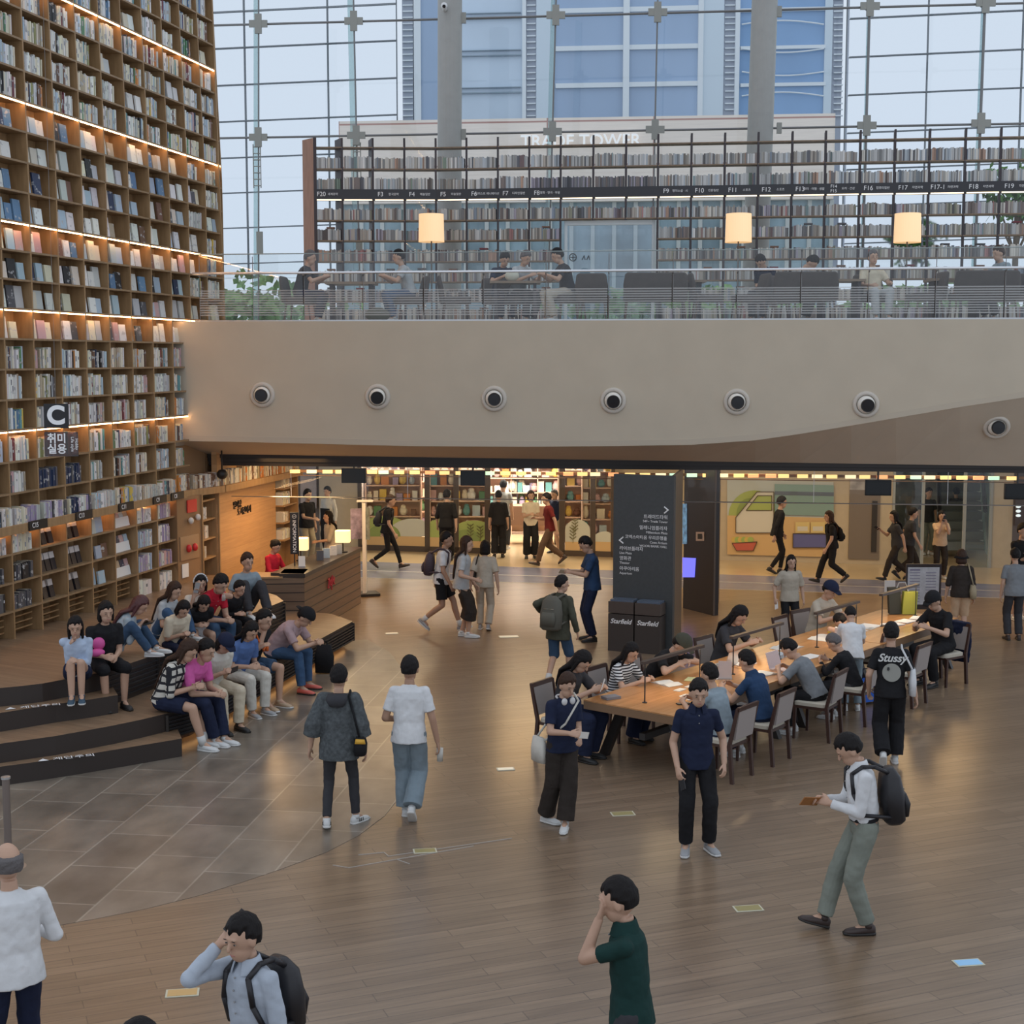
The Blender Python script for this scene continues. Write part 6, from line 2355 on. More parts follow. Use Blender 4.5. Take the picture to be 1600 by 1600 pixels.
        for j in range(kk):
            for i in range(nn_):
                fs.append((j * nn_ + i, j * nn_ + (i + 1) % nn_, (j + 1) * nn_ + (i + 1) % nn_, (j + 1) * nn_ + i))
        fs.append(tuple(range(nn_))[::-1])
        fs.append(tuple(range(kk * nn_, (kk + 1) * nn_)))
        h.add(vs, fs)
        L_ = {'bob': .20, 'long': .40, 'xlong': .58}.get(hk, 0)
        if L_:
            p_, u_, r_, f_ = at_t(.85)
            b0 = hc - hf2 * .045 + hu2 * .03
            b1 = hc - hf2 * .055 - hu2 * .09
            back = (-f_ * .13 + u_ * .0)
            b2 = p_ + back + u_ * .03
            rings = [(b0, hr_ * .088, hf2 * .068), (b1, hr_ * .094, hf2 * .06)]
            if L_ > .3:
                rings.append((b2, r_ * .10, f_ * .035))
                pe, ue, re, fe = at_t(.85 - (L_ - .26) / .5)
                rings.append((pe - fe * .135, re * .07, fe * .025))
                rings.append((pe - fe * .14 - ue * .05, re * .03, fe * .012))
            else:
                rings.append((hc - hf2 * .04 - hu2 * .13, hr_ * .07, hf2 * .04))
            h.loft(rings, n=16)
            for s_ in (-1, 1):
                e1 = hc + hr_ * s_ * .084 - hu2 * (.10 if L_ < .3 else .16) - hf2 * .0
                h.tube(hc + hr_ * s_ * .082 + hu2 * .04, e1, .022, .018, n=8).ell(e1, (.016,) * 3, n=8, k=5)
        if hk == 'bun':
            h.ell(hc - hf2 * .10 + hu2 * .06, (.045, .045, .045), n=12, k=8)
        if hk == 'pony':
            h.ell(hc - hf2 * .10 + hu2 * .04, (.035,) * 3, n=10, k=6)
            h.tube(hc - hf2 * .10 + hu2 * .04, hc - hf2 * .13 - hu2 * .18, .03, .012, n=10)
        finish(h, 'hair', hm, E_, .0075 if vox < .011 else .011, .006, S, 1)
    # ---- top garment
    kind, col = shirt[0], shirt[1]
    pat = shirt[2] if len(shirt) > 2 else None
    o_ = {'tee': (.72, .020, .061), 'long': (1.93, .016, .056), 'shirt': (1.93, .018, .059), 'polo': (.62, .013, .057), 'blouse': (.85, .024, .070), 'poncho': (1.40, .040, .088), 'jacket': (1.93, .028, .066), 'sleeveless': (.12, .016, .06),
          'elbow': (1.05, .024, .066)}[kind]
    sl, lo, ra = o_
    t = MB()
    hem = -.17 if stand else -.06
    if kind == 'poncho' or kind == 'jacket':
        hem = -.36 if stand else -.1
    tuck = 'tuck' in shirt[3:] if len(shirt) > 3 else False
    if tuck:
        hem = .10
    rg = []
    if hem < -.1:
        rg.append(ring(hem, .164 + lo * 1.2, .124 + lo))
    rg += [ring(.10, .142 + lo * .5, .108 + lo * .5) if tuck else ring(-.03 if stand else -.05, .162 + lo, .120 + lo), ring(.25, .134 + lo * (1.0 if tuck else 1.3), .096 + lo * 1.2), ring(.5, .142 + lo, .100 + lo),
           ring(.72, .158 + lo * .7, .102 + lo), ring(.86, .145 + lo * .6, .092 + lo * .8), ring(.95, .098, .074), ring(1.0, .066, .060)]
    t.loft(rg, n=24)
    col_h = kind in ('shirt', 'polo', 'jacket')
    if col_h:
        t.loft([ring(.97, .066, .06), ring(1.06, .062, .062)], n=16)
    for (sh, el, wr), s_ in zip(arms, (-1, 1)):
        r0 = ra
        rs = [ra * .85, ra * .95, ra * (.85 if kind != 'poncho' else 1.1), ra * (.62 if kind != 'poncho' else 1.1)]
        pp, rr = trunc([shp + sr * s_ * .07, sh, el, wr], rs, 1 + sl)
        if sl < 1:
            rr[-1] = ra * (.98 if kind not in ('polo',) else .86)
        limb(t, pp, rr)
    finish(t, {'tee': 'tshirt', 'long': 'sweater', 'shirt': 'shirt', 'polo': 'polo_shirt', 'blouse': 'blouse', 'poncho': 'jacket', 'jacket': 'jacket', 'sleeveless': 'top', 'elbow': 'tshirt'}[kind], cloth(col, pat), E_, vox, .018, S)
    if kind in ('shirt', 'polo') and vox < .011:
        c_ = MB()
        rr_ = []
        for tt, k_ in ((1.0, .076), (1.09, .066), (1.06, .074), (.93, .098)):
            p_, u_, r_, f_ = at_t(tt)
            rr_.append((p_ + f_ * (.012 if tt < 1 else .004), r_ * k_, f_ * k_ * .95))
        for a_, b_ in zip(rr_, rr_[1:]):
            vs = []
            for (cc, ra_, fa_) in (a_, b_):
                for i in range(21):
                    an2 = math.radians(112 + 316 * i / 20)
                    vs.append(cc + ra_ * math.cos(an2) + fa_ * math.sin(an2))
            c_.add(vs, [(i, i + 1, 22 + i, 21 + i) for i in range(20)])
        c_.v = [(v[0] * S, v[1] * S, v[2] * S) for v in c_.v]
        c_.build('collar', cloth(col), E_, smooth=True)
        c_ = MB()
        for k_ in range(2 if kind == 'polo' else 6):
            p_, u_, r_, f_ = at_t(.90 - k_ * .14)
            c_.ell(p_ + f_ * (.092 + lo + (.018 if k_ else .0)), (.006, .006, .006), n=8, k=5)
        c_.v = [(v[0] * S, v[1] * S, v[2] * S) for v in c_.v]
        c_.build('buttons', mat('button_grey', (.3, .3, .3), .4), E_, smooth=True)
    # ---- trousers, shorts, skirts
    kind, col = pants[0], pants[1]
    q = MB()
    if kind in ('skirt', 'midi', 'dress'):
        f_ = {'skirt': .55, 'midi': 1.45, 'dress': 1.2}[kind]
        rg = [ring(.16, .138, .10), ring(-.02, .160, .125)]
        for k in range(1, 5):
            s_ = f_ * k / 4
            a = [trunc([l_[0], l_[1], l_[2]], [0, 0, 0], s_)[0][-1] for l_ in legs]
            m_ = (a[0] + a[1]) / 2
            dirv = (legs[0][1] - legs[0][0]).normalized() if s_ < 1 else (legs[0][2] - legs[0][1]).normalized()
            sep = (a[1] - a[0]) / 2
            nrm = V((1, 0, 0))
            fw = nrm.cross(dirv).normalized() * -1
            rg.append((m_, nrm * (abs(sep.x) + .105 + (.03 if kind == 'midi' else 0)), fw * (abs(sep.dot(fw)) + .10)))
        if not stand:
            rg = rg[:2] + rg[3:]
        q.loft(rg, n=22)
        nm = 'skirt'
    else:
        prm = {'jeans': (.092, .068, .060, 1.93), 'slim': (.086, .058, .046, 1.93), 'wide': (.100, .092, .098, 1.95), 'trousers': (.094, .076, .068, 1.94), 'shorts': (.100, .086, .06, .78), 'longshorts': (.098, .082, .072, 1.05), 'minishorts': (.100, .088, .06, .45)}[kind]
        q.loft([ring(.13, .128, .094), ring(.02, .154, .116), ring(-.1, .150, .112), ring(-.2, .10, .09)], n=22)
        for hj, kn, an_, ft_ in legs:
            pp, rr = trunc([hj, kn, an_], [prm[0], prm[1], prm[2]], prm[3])
            if prm[3] < 1:
                rr[-1] = prm[1] * 1.05
            limb(q, pp, rr)
        nm = 'shorts' if 'shorts' in kind else ('jeans' if 'jeans' in col or kind == 'jeans' else 'trousers')
    finish(q, nm, cloth(col, 'stripe' if len(pants) > 2 else None), E_, vox, .016, S)
    # ---- shoes
    sc = {'white': (.62, .63, .62), 'black': (.02, .02, .02), 'brown': (.045, .030, .026), 'grey': (.32, .33, .34), 'coral': (.62, .13, .10), 'tan': (.45, .33, .22), 'navy': (.03, .07, .11)}[shoes]
    shm_ = mat('shoe_' + shoes, sc, .55)
    slm = mat('sole_white', (.62, .62, .60), .6) if shoes in ('white', 'grey', 'navy', 'tan') else mat('sole_dark', (.02, .018, .016), .6)
    for hj, kn, an_, ft_ in legs:
        yw, pt_ = math.radians(ft_[3]), math.radians(ft_[4])
        fx_ = V((-math.sin(yw), math.cos(yw), 0))
        fdir = V((fx_.x * math.cos(pt_), fx_.y * math.cos(pt_), -math.sin(pt_)))
        lat = V((math.cos(yw), math.sin(yw), 0))
        upv = lat.cross(fdir).normalized()
        if upv.z < 0:
            upv = -upv
        base = an_ - upv * .085
        s_ = MB()
        s_.loft([(base - fdir * .062 + upv * .04, lat * .022, upv * .03), (base - fdir * .045 + upv * .045, lat * .034, upv * .042), (base + upv * .048, lat * .037, upv * .048),
                 (base + fdir * .06 + upv * .04, lat * .042, upv * .036), (base + fdir * .13 + upv * .032, lat * .045, upv * .026), (base + fdir * .175 + upv * .028, lat * .036, upv * .02), (base + fdir * .195 + upv * .025, lat * .015, upv * .012)], n=14)
        if shoes != 'coral':
            s_.tube(base + upv * .06, base + upv * .10, .042, .040, n=12)
        s_.loft([(base - fdir * .065 + upv * .012, lat * .025, upv * .012), (base - fdir * .04 + upv * .012, lat * .040, upv * .012), (base + fdir * .06 + upv * .011, lat * .044, upv * .011), (base + fdir * .14 + upv * .012, lat * .047, upv * .012), (base + fdir * .20 + upv * .016, lat * .028, upv * .010)], n=12, mi=1, pw=4)
        if shoes == 'white' and 'stripes' in extra:
            for k in range(3):
                for sg in (-1, 1):
                    s_.box(base + fdir * (.02 + k * .025) + lat * (.041 * sg) + upv * .042, (.006, .012, .035), 2)
        s_.v = [(v[0] * S, v[1] * S, v[2] * S) for v in s_.v]
        s_.build('shoe', [shm_, slm, black], E_, smooth=True)
        if kind in ('shorts', 'longshorts', 'minishorts', 'skirt') and 'socks' in extra:
            s_ = MB().tube(base + upv * .07, an_.lerp(kn, .22), .046, .048, n=12)
            s_.v = [(v[0] * S, v[1] * S, v[2] * S) for v in s_.v]
            s_.build('sock', mat('sock_white', (.6, .6, .58), .8), E_, smooth=True)
    # ---- headwear
    for x in extra:
        if x.startswith('cap'):
            c_ = MB()
            vs, fs = [], []
            for j in range(7):
                la = math.pi / 2 * j / 6
                for i in range(20):
                    lo_ = 2 * math.pi * i / 20
                    vs.append(hc + hu2 * .048 + R3 @ V((.102 * math.cos(la) * math.cos(lo_), .122 * math.cos(la) * math.sin(lo_), .112 * math.sin(la))))
            for j in range(6):
                for i in range(20):
                    fs.append((j * 20 + i, j * 20 + (i + 1) % 20, (j + 1) * 20 + (i + 1) % 20, (j + 1) * 20 + i))
            c_.add(vs, fs)
            d_ = -1 if 'back' in x else 1
            if 'bucket' in x:
                c_.lathe([(.105, .04), (.15, -.005), (.145, -.01), (.1, .03)], hc, 24, R=R3)
            else:
                c_.loft([(hc + hu2 * .056 + hf2 * .10 * d_, hr_ * .072, hu2 * .008), (hc + hu2 * .044 + hf2 * .178 * d_, hr_ * .045, hu2 * .005)], n=14)
            c_.v = [(v[0] * S, v[1] * S, v[2] * S) for v in c_.v]
            cc = x.split('_')[1] if '_' in x else 'black'
            c_.build('bucket_hat' if 'bucket' in x else 'cap', cloth(cc), E_, smooth=True)
        elif x == 'headphones':
            c_ = MB()
            p_, u_, r_, f_ = at_t(1.02)
            pr_ = [p_ + r_ * .085 * math.cos(a_) + f_ * (.085 * math.sin(a_)) - u_ * .01 for a_ in [math.pi * k / 10 - .0 for k in range(-11, 1)]]
            c_.path(pr_, .012, n=8)
            c_.ell(p_ + f_ * .09 + r_ * .05 - u_ * .03, (.035, .022, .04)).ell(p_ + f_ * .09 - r_ * .05 - u_ * .03, (.035, .022, .04))
            c_.v = [(v[0] * S, v[1] * S, v[2] * S) for v in c_.v]
            c_.build('headphones', mat('headphone_white', (.6, .6, .6), .35), E_, smooth=True)
        elif x == 'headband':
            c_ = MB().path([hc + hu2 * (.03 + .130 * math.sin(a_)) + hr_ * .10 * math.cos(a_) + hf2 * .02 for a_ in [math.pi * k / 10 for k in range(11)]], .011, n=6)
            c_.v = [(v[0] * S, v[1] * S, v[2] * S) for v in c_.v]
            c_.build('headband', mat('headband_white', (.65, .65, .65), .6), E_, smooth=True)
        elif x == 'belt':
            c_ = MB().loft([ring(.10, .152, .118), ring(.16, .150, .116)], n=24)
            c_.v = [(v[0] * S, v[1] * S, v[2] * S) for v in c_.v]
            c_.build('belt', cloth('black'), E_)
        elif x.startswith('apron'):
            c_ = MB().slab([at_t(-.1)[0] + pf * .15 + pr * a_ * .14 + pu_ * b_ for a_, b_ in ((-1, -.4), (1, -.4), (1, .3), (-1, .3))], pf * .02)
            c_.v = [(v[0] * S, v[1] * S, v[2] * S) for v in c_.v]
            c_.build('apron', cloth('black'), E_)
    return K


def wl(K, p):
    """figure local unit coordinates -> world"""
    return K.root + Matrix.Rotation(K.yaw, 3, 'Z') @ (V(p) * K.S)


def acc(K, mb, name, label, cat, m, org, smooth=True, parts=()):
    """thing carried by a figure: built in the figure's unit coordinates"""
    org = V(org)
    t = empty(name, label, cat, wl(K, org), K.yaw)
    for nm, b, mm in [(None, mb, m)] + list(parts) if mb else parts:
        b.v = [tuple((V(v) - org) * K.S) for v in b.v]
        o_ = b.build(nm or 'body', mm, t, smooth=smooth)
        if nm == 'pocket':
            pk_ = o_
        elif nm == 'zip':
            o_.parent = pk_
    return t


def backpack(K, label, m, w_=.14, h_=.44, d_=.15, low=.0, straps=True):
    p, u, r, f = K.at(.45 + low)
    c = p - f * (.145 + d_ / 2)
    mb = MB()
    a = u * (h_ / 2)
    mb.loft([(c - a, r * w_ * .7, f * d_ * .35), (c - a * .85, r * w_ * .98, f * d_ * .5), (c, r * w_, f * d_ * .55), (c + a * .7, r * w_ * .85, f * d_ * .42), (c + a, r * w_ * .4, f * d_ * .18)], n=20, pw=3)
    pk = MB().loft([(c - a * .75 - f * d_ * .5, r * w_ * .65, f * .03), (c - f * d_ * .58 - a * .3, r * w_ * .75, f * .035), (c + a * .05 - f * d_ * .5, r * w_ * .6, f * .025)], n=16, pw=3)
    zp = MB().path([c - f * d_ * .52 + u * (h_ * .12) + r * a_ for a_ in (-w_ * .5, 0, w_ * .5)], .004, n=5)
    parts = [('pocket', pk, m), ('zip', zp, mat('zip_metal', (.4, .38, .3), .3, .8))]
    if straps:
        for s_ in (-1, 1):
            sh = K.arms[0 if s_ < 0 else 1][0]
            p9 = K.at(.93)[0]
            s0 = p9 + r * s_ * .09
            lowp = K.at(.25)[0]
            pts_ = [c + a * .8 + r * s_ * .06, s0 - f * .10 + u * .03, s0 + u * .04, s0 + f * .09 - u * .01, K.at(.6)[0] + r * s_ * .12 + f * .10, lowp + r * s_ * .155 + f * .04, c - a * .7 + r * s_ * w_ * .8]
            parts.append(('strap', MB().path(pts_, .017, n=8), m))
    return acc(K, mb, 'backpack', label, 'backpack', m, c - a, parts=parts)


def phone(K, s_, label, m=None, big=1.0, up_=None):
    w0_, d, l, nn = K.hands[s_]
    c = w0_ + d * .12 + nn * .018
    mb = MB().obox(c - l * .036 * big - d * .05 * big, l * .072 * big, d * .15 * big, nn * .009)
    return acc(K, mb, 'phone', label, 'phone', m or black, c, smooth=False)


def shoulder_bag(K, s_, label, m, size=(.14, .10, .12), pos=(.21, .0, .80), shoulder=None, nm='shoulder_bag', cat='bag', parts=()):
    c = V((pos[0] * s_, pos[1], pos[2]))
    mb = MB().loft([(c - V((0, 0, size[2])), V((size[1] * .5, 0, 0)), V((0, size[0], 0))), (c, V((size[1] * .55, 0, 0)), V((0, size[0] * 1.0, 0))), (c + V((0, 0, size[2] * .9)), V((size[1] * .35, 0, 0)), V((0, size[0] * .8, 0)))], n=18, pw=3)
    so = shoulder if shoulder is not None else s_
    p9, u, r, f = K.at(.95)
    sp_ = p9 + r * so * .12 + u * .03
    k_ = []
    if so == s_:
        k_ = [c + V((0, size[0] * .6, size[2] * .8)), sp_ + f * .09 - u * .04, sp_ + u * .025, sp_ - f * .09 - u * .02, c + V((0, -size[0] * .6, size[2] * .8))]
    else:
        pm, um, rm, fm = K.at(.5)
        k_ = [c + V((0, size[0] * .6, size[2] * .6)), pm + fm * .145 + rm * s_ * .06, sp_ + f * .10 - u * .03, sp_ + u * .025, sp_ - f * .09 - u * .02, pm - fm * .145 + rm * s_ * .06, c + V((0, -size[0] * .6, size[2] * .6))]
    return acc(K, mb, nm, label, cat, m, c - V((0, 0, size[2])), parts=[('strap', MB().path(k_, .012, n=8), m)] + list(parts))
NEAR = .0075
# ---- people standing and walking in the hall
K = person('man seen from behind in grey hooded wide jacket, black bag at his hip', 178, at=(531, 1292), top=(533, 1036), pose='stand', shirt=('poncho', 'heather'), pants=('slim', 'charcoal'), vox=NEAR,
           feet=((-.12, -.10, 0, 10, 12), (.15, .12, 0, -35, 0)), extra=('stripes',), face_on=False, hr=(.27, .02, .80), hl=(-.3, .0, .84))
p_, u_, r_, f_ = K.at(.93)
hd_ = MB().loft([(p_ - f_ * .10 + u_ * .04, r_ * .10, f_ * .05), (p_ - f_ * .15 - u_ * .02, r_ * .115, f_ * .05), (p_ - f_ * .15 - u_ * .09, r_ * .07, f_ * .03)], n=18)
hd_.v = [tuple(V(v) * K.S) for v in hd_.v]
hd_.build('hood', cloth('charcoal'), K.E, smooth=True)
shoulder_bag(K, 1, 'black cross bag with yellow flap at hip of man in grey jacket', cloth('black'), (.12, .12, .10), (.235, -.06, .90), parts=[('yellow_flap', MB().slab([(.19, -.175, .93), (.30, -.175, .93), (.29, -.18, .975), (.20, -.18, .98)], (0, .02, 0)), mat('yellow_flap', (.75, .42, .05), .6))])
K = person('man seen from behind in white tee and loose light jeans carrying cup', 176, at=(640, 1281), top=(639, 1022), pose='walk', fwd='L', shirt=('tee', 'white'), pants=('wide', 'paleblue'), vox=NEAR, face_on=False,
           feet=((-.06, .14, 0, 3, 0), (.04, -.12, 0, 0, 42)), hr=(.30, .02, .78), hl=(-.15, .22, 1.0), skin=skin_d)
acc(K, MB().lathe([(0, 0), (.03, 0), (.035, .14), (0, .14)], K.hands[1][0] + V((.02, .03, -.21)), 16), 'plastic_cup', 'clear drink cup in right hand of man in white tee', 'cup', mat('clear_cup', (.55, .53, .48), .2), K.hands[1][0] + V((.02, .03, -.21)))
K = person('young man in navy tee and wide brown trousers wearing white headphones', 30, at=(878, 1289), top=(893, 1051), shirt=('tee', 'navy'), pants=('wide', 'darkbrown'), vox=NEAR, extra=('headphones',), hp=18,
           feet=((.06, .16, 0, -40, 0), (.10, -.17, 0, 20, 0)), hr=(.12, .34, 1.10), hl=(-.03, .30, 1.02), hair=('short', 'br'))
shoulder_bag(K, 1, 'white cloth bag on long strap behind the headphones wearer', cloth('offwhite'), (.13, .09, .14), (.17, -.20, .82), shoulder=-1)
phone(K, 1, 'pale phone in the hand of the headphones wearer', mat('pale_phone', (.45, .42, .38), .4))
K = person('man in black polo and black trousers facing camera before the table', 2, at=(1086, 1329), top=(1098, 1060), shirt=('polo', 'navy'), pants=('trousers', 'black'), shoes='grey', vox=NEAR, hl=(-.25, .10, .88), hr=(.20, .14, .86), hp=12,
           feet=((-.13, .02, 0, 18, 0), (.10, .05, 0, -12, 0)))
phone(K, 1, 'black phone in lowered hand of man in black polo', black)
K = person('man in white shirt and sage trousers walking left looking at phone', -88, at=(1346, 1455), top=(1312, 1147), shirt=('shirt', 'white', None, 'tuck'), pants=('trousers', 'sage'), shoes='brown', vox=NEAR, pose='walk', fwd='R', hp=30, lean=4,
           feet=((-.07, -.03, 0, 0, 0), (.07, .30, .0, 0, -16)), hl=(-.05, .30, 1.10), hr=(.05, .33, 1.10), extra=('belt',))
backpack(K, 'big black backpack on the man in white shirt walking left', mat('pack_black', (.014, .013, .016), .45, noise=.3, nscale=6), .145, .46, .18)
phone(K, 1, 'brown leather phone case held by man in white shirt', mat('brown_leather', (.32, .13, .035), .5), 1.25)
K = person('person in black graphic tee and wide black trousers walking away', 170, at=(1388, 1194), top=(1386, 970), shirt=('tee', 'black'), pants=('wide', 'black'), vox=NEAR, face_on=False, hair=('short', 'b'), pose='walk', fwd='R',
           feet=((-.08, -.22, .0, 0, 50), (.08, .06, 0, 0, 0)), hr=(.30, .0, .80), hl=(-.24, .10, .86), skin=None)
p_, u_, r_, f_ = K.at(.42)
bc = wl(K, p_ - f_ * .148 + r_ * .0)
Rw = Matrix.Rotation(K.yaw, 3, 'Z')
wr_, wu_, wf_ = Rw @ r_, Rw @ u_, Rw @ f_
ball = MB().lathe([(0, 0), (.105, 0), (.108, -.03)], bc - wf_ * .008, 36, R=Matrix((wr_, wu_, -wf_ * -1)).transposed() if False else Matrix((wr_, wu_, wr_.cross(wu_))).transposed())
ball.v = [tuple((Matrix.Rotation(-K.yaw, 3, 'Z') @ (V(v) - K.root))) for v in ball.v]
ball.build('eight_ball_print', mat('print_grey2', (.30, .30, .27), .8), K.E)
for tx, c_, sz, m_ in (('Stussy', wl(K, K.at(.76)[0] - f_ * .15), .13, mat('print_white', (.6, .6, .58), .8)), ('8', bc - wf_ * .016 + wu_ * .045 - wr_ * .04, .05, black)):
    o = text(tx, 'print_lettering', c_ - wf_ * .006, wr_, wu_, sz, m_, K.E, .002, bold=.003, shear=.35 if tx != '8' else 0)
shoulder_bag(K, 1, 'white tote bag under the arm of person in black graphic tee', cloth('white'), (.15, .08, .16), (.25, .0, 1.02), nm='tote_bag')
K = person('man in dark green polo with hand raised to his face', -100, top=(960, 1367), shirt=('polo', 'green'), pants=('trousers', 'charcoal'), vox=NEAR, hl=(-.04, .19, 1.46), hp=8,
           S=1.02)
K = person('man in pale blue shirt holding a phone to his ear', -38, top=(374, 1426), shirt=('shirt', 'shirtblue'), pants=('trousers', 'charcoal'), vox=NEAR, hr=(.12, .14, 1.52), hp=6, S=1.0)
backpack(K, 'black backpack on the man holding a phone to his ear', mat('pack_black', (.014, .013, .016), .45), .15, .42, .16)
phone(K, 1, 'black phone held to the ear of man in pale blue shirt', black)
K = person('bald man in white long sleeved shirt at the left edge, seen from behind', -150, top=(10, 1312), shirt=('long', 'white'), pants=('jeans', 'navy'), hair=('fringe', 'g'), vox=NEAR, face_on=False, hl=(-.20, .18, .95), hr=(.18, .25, 1.05), S=1.02, build=1.1)
K = person('dark haired person whose head just shows at the bottom edge', 150, top=(217, 1588), shirt=('tee', 'black'), pants=('jeans', 'navy'), vox=NEAR, face_on=False)
MID = .0095
K = person('young man in white tee and black shorts striding right with backpack', 82, at=(690, 987), top=(687, 829), pose='walk', fwd='L', shirt=('tee', 'white'), pants=('shorts', 'black'), shoes='grey', vox=MID, extra=('socks',), skin=skin_d)
backpack(K, 'purple grey backpack on young man striding right', mat('pack_plum', (.06, .04, .05), .7), .14, .40, .16)
K = person('woman with long dark hair in grey tee and patterned long skirt', 84, at=(721, 995), top=(720, 836), pose='walk', fwd='R', shirt=('tee', 'lightgrey'), pants=('midi', 'darkbrown'), hair=('xlong', 'br'), shoes='white', vox=MID, feet=((-.05, .0, 0, 0, 0), (.06, .12, 0, 0, 0)), hr=(.2, .26, 1.0))
K = person('woman in beige blouse and cream trousers walking away with dark bag', 172, at=(757, 985), top=(765, 843), shirt=('blouse', 'beige'), pants=('trousers', 'beige'), hair=('bob', 'b'), shoes='grey', vox=MID, face_on=False, pose='walk', feet=((-.1, .10, 0, 0, 0), (.08, -.08, 0, 0, 15)), hr=(.27, -.05, .82))
shoulder_bag(K, -1, 'dark brown shoulder bag of the woman in beige', cloth('darkbrown'), (.11, .06, .12), (.19, .0, 1.0))
K = person('man in olive jacket and knee length denim shorts with large pack', 150, at=(872, 1072), top=(886, 897), shirt=('jacket', 'olive'), pants=('longshorts', 'jeans'), vox=MID, pose='walk', fwd='L', extra=('socks', 'stripes'), face_on=False,
           feet=((-.08, -.18, 0, 0, 20), (.09, .22, 0, 0, 0)), hl=(-.30, .0, 1.12), hr=(.27, .10, .84), hy=40)
backpack(K, 'large olive grey backpack on man in denim shorts', mat('pack_olive', (.10, .095, .075), .8), .17, .52, .2)
K = person('man in navy tee and dark trousers standing by the directory column reading phone', -82, at=(925, 1001), top=(921, 838), shirt=('tee', 'navyblue'), pants=('trousers', 'navy'), shoes='black', vox=MID, hr=(.05, .36, 1.12), hl=(-.05, .36, 1.12), hp=25)
phone(K, 1, 'phone held by man in navy tee at the directory column', mat('gold_phone', (.5, .4, .28), .4))
# ---- corridor walkers
FAR = .013
K = person('man in black walking right along the corridor with a backpack', 88, at=(605, 889), top=(608, 772), pose='walk', fwd='L', shirt=('tee', 'black'), pants=('slim', 'black'), shoes='brown', vox=FAR, hair=('short', 'br'))
backpack(K, 'dark backpack on the man in black walking right', cloth('charcoal'), .12, .36, .14)
K = person('person in loose black clothes walking away towards the shop', 175, at=(698, 879), top=(682, 764), pose='walk', fwd='R', shirt=('elbow', 'black'), pants=('trousers', 'black'), shoes='black', vox=FAR, face_on=False)
K = person('person in long black outfit entering the shop', 178, at=(779, 871), top=(778, 765), shirt=('elbow', 'black'), pants=('wide', 'black'), shoes='black', vox=FAR, face_on=False)
K = person('person in pale grey shirt inside the shop', 170, at=(786, 858), top=(784, 749), shirt=('tee', 'lightgrey'), pants=('trousers', 'charcoal'), vox=FAR, face_on=False)
K = person('woman in cream shirt and wide black trousers facing out of the shop', 5, at=(829, 872), top=(832, 765), shirt=('tee', 'cream'), pants=('wide', 'black'), shoes='black', hair=('bob', 'br'), vox=FAR, hl=(-.05, .26, 1.12), hr=(.05, .26, 1.12))
K = person('man in maroon tee and brown trousers walking past shop doorway', -85, at=(860, 884), top=(856, 769), pose='walk', fwd='L', shirt=('tee', 'maroon'), pants=('trousers', 'brown'), shoes='brown', vox=FAR, hr=(.1, .35, 1.1))
K = person('person in navy tee and beige shorts just inside the shop doorway', -40, at=(868, 864), top=(868, 764), shirt=('tee', 'navy'), pants=('shorts', 'khaki'), shoes='black', vox=FAR, hair=('short', 'g'))
K = person('person in long dark coat walking right before the mural', 95, at=(1213, 896), top=(1229, 774), pose='walk', fwd='R', shirt=('long', 'black'), pants=('slim', 'black'), shoes='black', vox=FAR, hair=('short', 'b'), feet=((-.07, .1, 0, 0, 0), (.07, -.15, 0, 0, 25)))
K = person('woman in black walking left with small backpack before the mural', -88, at=(1299, 912), top=(1300, 797), pose='walk', fwd='R', shirt=('tee', 'black'), pants=('trousers', 'black'), shoes='black', hair=('long', 'br'), vox=FAR)
backpack(K, 'small black backpack of the woman walking left', cloth('black'), .12, .32, .12)
K = person('woman in dark top walking left holding out phone', -88, at=(1400, 908), top=(1402, 797), pose='walk', fwd='L', shirt=('tee', 'charcoal'), pants=('trousers', 'darkbrown'), shoes='black', hair=('long', 'b'), vox=FAR, hr=(.1, .38, 1.22))
phone(K, 1, 'dark phone held out by woman in dark top')
K = person('man in dark brown trousers walking behind the woman with phone', 90, at=(1418, 906), top=(1414, 792), pose='walk', fwd='L', shirt=('tee', 'charcoal'), pants=('trousers', 'darkbrown'), shoes='black', vox=FAR)
K = person('person in grey tee and pale trousers in the escalator hall, left one', 10, at=(1447, 866), top=(1447, 761), shirt=('tee', 'charcoal'), pants=('trousers', 'sage'), vox=FAR)
K = person('woman in cream top and brown trousers raising phone to take photo', 2, at=(1467, 904), top=(1467, 797), shirt=('tee', 'peach'), pants=('trousers', 'darkbrown'), hair=('bob', 'b'), vox=FAR, hl=(-.06, .26, 1.40), hr=(.06, .26, 1.40))
phone(K, 1, 'phone raised by woman in cream top', black)
K = person('man in dark grey tee and black trousers in the escalator hall, right one', 175, at=(1492, 857), top=(1495, 761), shirt=('tee', 'charcoal'), pants=('trousers', 'black'), shoes='black', vox=FAR, face_on=False)
K = person('woman in dark bucket hat and cream wrap trousers walking away', 172, at=(1499, 1002), top=(1501, 857), shirt=('elbow', 'darkbrown'), pants=('longshorts', 'peach'), shoes='tan', hair=('bob', 'br'), vox=MID, face_on=False, feet=((-.06, .05, 0, 0, 0), (.06, -.03, 0, 0, 10)), hl=(-.26, .06, .82))
c_ = MB().lathe([(0, .13), (.07, .12), (.098, .06), (.10, .03), (.14, -.015), (.135, -.02), (.09, .02)], K.hc, 24, R=Matrix((K.hr, K.hf, K.hu)).transposed())
c_.v = [tuple(V(v) * K.S) for v in c_.v]
c_.build('bucket_hat', cloth('black'), K.E, smooth=True)
shoulder_bag(K, 1, 'round tan shoulder bag of the woman in bucket hat', cloth('khaki'), (.13, .12, .13), (.20, -.06, .95))
